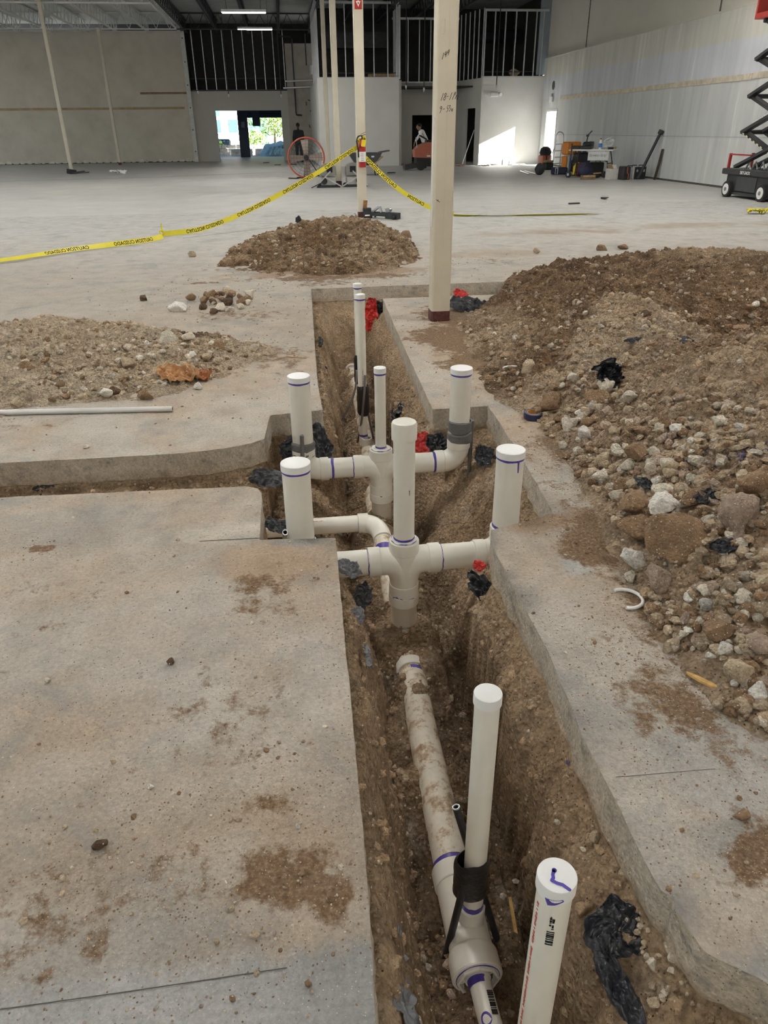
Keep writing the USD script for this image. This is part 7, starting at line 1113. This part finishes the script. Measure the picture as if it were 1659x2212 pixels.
# planting, street and parked things beyond
leaf = mat('leaf', {'g': ('geometry', {}), 'n': ('noise_texture', {'scale': 2.5, 'detail': 3.}), 'r': ('rgb_ramp', {'ramp': [(.3, (.16, .28, .08)), (.7, (.42, .55, .22))]}), 'd': ('diffuse_bsdf', {}), 't': ('translucent_bsdf', {}), 'm': ('mix_closure', {'fac': .35})}, [('g.position', 'n.vector'), ('n.fac', 'r.fac'), ('r.color', 'd.color'), ('r.color', 't.color'), ('d.BSDF', 'm.closure1'), ('t.BSDF', 'm.closure2')], 'm.closure')
bark = plain('bark', (.20, .15, .10), .9)
def bush(label, x, y, z0, r, h_, n_, seed, trunk=False):
    rn = np.random.default_rng(seed); p = rn.normal(size=(n_, 3)); p /= np.linalg.norm(p, axis=1, keepdims=True); p *= rn.random((n_, 1))**.4*np.array([r, r, h_/2])*(.75+.5*fbm(p*2, 3, seed))[:, None]; p += (x, y, z0+h_/2)
    a = rn.normal(size=(n_, 3)); a /= np.linalg.norm(a, axis=1, keepdims=True); b_ = np.cross(a, rn.normal(size=(n_, 3))); b_ /= np.linalg.norm(b_, axis=1, keepdims=True); s_ = rn.uniform(.07, .16, (n_, 1)); V = np.stack([p-a*s_, p+b_*s_*.5, p+a*s_, p-b_*s_*.5], 1).reshape(-1, 3); i_ = np.arange(n_)*4
    t = thing('tree' if trunk else 'shrub', label, 'tree' if trunk else 'shrub', (x, y, 0)); obj('crown', trimesh.Trimesh(V, np.vstack([np.stack([i_, i_+1, i_+2], 1), np.stack([i_, i_+2, i_+3], 1)]), process=False), leaf, t, smooth=False, kind='stuff'); obj('stem', MB().tube([(x, y, -.08), (x+.05, y, z0+h_*.3), (x, y, z0+h_*.55)], [.09, .07, .04], 8), bark, t)
bush('sunlit bushy tree seen through the right part of the dock opening', -.4, 62.5, .9, 2.1, 3.6, 2600, 1, True); bush('shrub under the sunlit tree outside', -1.9, 61, 0, 1.1, 1.5, 900, 2); bush('tree seen through the narrow left part of the dock opening', -5.6, 60, .5, 1.1, 3.8, 1500, 3, True); bush('low shrub at the left outside', -4.6, 58.7, 0, .7, .9, 500, 4); bush('dense shrub right of the sunlit tree outside', 1.9, 60.5, .3, 1.4, 2.6, 1200, 5)
t = thing('building', 'pale building with blue panels across the street', 'building', (-4, 75, 0)); obj('wall', MB().span((-14, 75, -.1), (10, 76, 7)), plain('stucco', (.72, .66, .58), .8), t, smooth=False); blue_p = plain('blue_panel', (.05, .35, .62), .5)
obj('panel', MB().span((-2.6, 74.9, 0), (-1.1, 75, 5.5)), blue_p, t, smooth=False); obj('panel', MB().span((-6.3, 74.9, 2.6), (-5.2, 75, 5.5)), blue_p, t, smooth=False)
for k in range(3): w_ = obj('window', MB().span((-7.6+k*1.5, 74.85, 1.2), (-6.6+k*1.5, 74.95, 2.4)), white, t, smooth=False); obj('pane', MB().span((-7.5+k*1.5, 74.82, 1.3), (-6.7+k*1.5, 74.86, 2.3)), plain('pane_dark', (.05, .08, .12), .1) if k == 0 else 'pane_dark', w_, smooth=False)
obj('awning', MB().span((-8, 74, .7), (-4.9, 75, .85)), blue_steel, t, smooth=False)
t = thing('garden_wall', 'low stone wall under the trees outside', 'wall', (-2, 57, 0)); stone_m = plain('garden_stone', (.52, .46, .40), .9, vary=.3, scale=4); rn = random.Random(9)
for r_ in range(3):
    x_ = -7.5
    while x_ < 3: w_ = rn.uniform(.35, .7); obj('stone', MB().box((x_+w_/2, 57.2, .02+r_*.22), (w_-.03, .35+rn.uniform(-.04, .04), .20), (0, 0, 0), .03), stone_m, t, smooth=False); x_ += w_
t = thing('tarpaulin', 'heap of crumpled pale blue tarpaulin outside the shutter', 'tarpaulin', (-.1, 53, 0)); tarp = plain('tarp', (.32, .52, .62), .5, vary=.15, bump=.4); g = ICO[3].copy(); v = g.vertices; g.vertices = v*np.array([1.3, .7, .75])*(1+.5*(fbm(v*3, 4, 12)-.5))[:, None]+(.05, 53, .05); obj('heap', g, tarp, t, smooth=40)
for k in range(6): obj('fold', MB().tube([(-1.1+k*.35, 52.3, .05), (-.7+k*.25, 52.4, .45+.05*k), (.3+k*.12, 52.5, .55), (1.1, 52.4, .3)], .06, 8), tarp, t)
for k in range(4): t = thing('planter_block', ('leftmost', 'second', 'third', 'rightmost')[k]+' pale planter block of the row outside', 'block', (-3.0+k*.8, 55, 0)); obj('block', MB().box((-3.0+k*.8, 55, .12), (.6, .4, .4), bev=.03), stone_m, t); obj('top', MB().box((-3.0+k*.8, 55, .33), (.62, .42, .04)), greyw, t)
t = thing('parked_car', 'dark car parked beyond the left part of the dock opening', 'car', (-6.2, 66, 0)); carm = plain('car_paint', (.03, .06, .10), .25); obj('body', MB().box((-6.0, 66, .55), (4.2, 1.7, .6), bev=.12), carm, t); obj('cabin', MB().box((-6.0, 66, 1.05), (2.2, 1.5, .5), bev=.15), 'pane_dark', t)
for x_ in (-7.4, -4.6): obj('wheel', MB().cyl((x_, 65.1, .3), (x_, 65.3, .3), .32, 20), black, t)
# ================================================================== LIGHT FITTINGS
lamp_m = emit('led_diffuser', (1., .965, .905), 26.0)
LAMP = None
def led(x, y, z, label=None, group=None):
    global LAMP
    if LAMP is None:
        t = thing('ceiling_light', label, 'ceiling light', (0, 0, 0), group); LAMP = t
        obj('housing', MB().prism([(-.14, 0), (.14, 0), (.09, .07), (-.09, .07)], 1.3, np.array([[0, 0, 1, -.65], [1, 0, 0, 0], [0, 1, 0, 0], [0, 0, 0, 1.]])), white, t, smooth=False)
        obj('diffuser', MB().span((-.63, -.125, -.012), (.63, .125, .0)), lamp_m, t, smooth=False)
        obj('cable', MB().cyl((-.5, 0, .07), (-.5, 0, 1.6), .006, 6).cyl((.5, 0, .07), (.5, 0, 1.6), .006, 6), dark_steel, t)
        stage.GetPrimAtPath(t).GetAttribute('xformOp:translate').Set(Gf.Vec3d(x, y, z))
    else: dup(LAMP, (x, y, z), 0, label, group)
led(-.80, 26, 4.52, 'nearer of the two hanging LED strip lights over the dock opening')
led(-.65, 33, 4.82, 'farther, lower looking LED strip light over the dock opening')
for x_, y_ in [(-14., 31.), (-17., 37.)]+[(x_, y_) for y_ in (-3.5, 4.6, 12., 18., 24.) for x_ in (-12., -6., -.8, 4.4, 8.6) if y_ < 24 or x_ < -5]:
    led(x_, y_, 5.2, 'hanging LED strip light of the rows overhead, outside the picture', 'LED lights overhead')
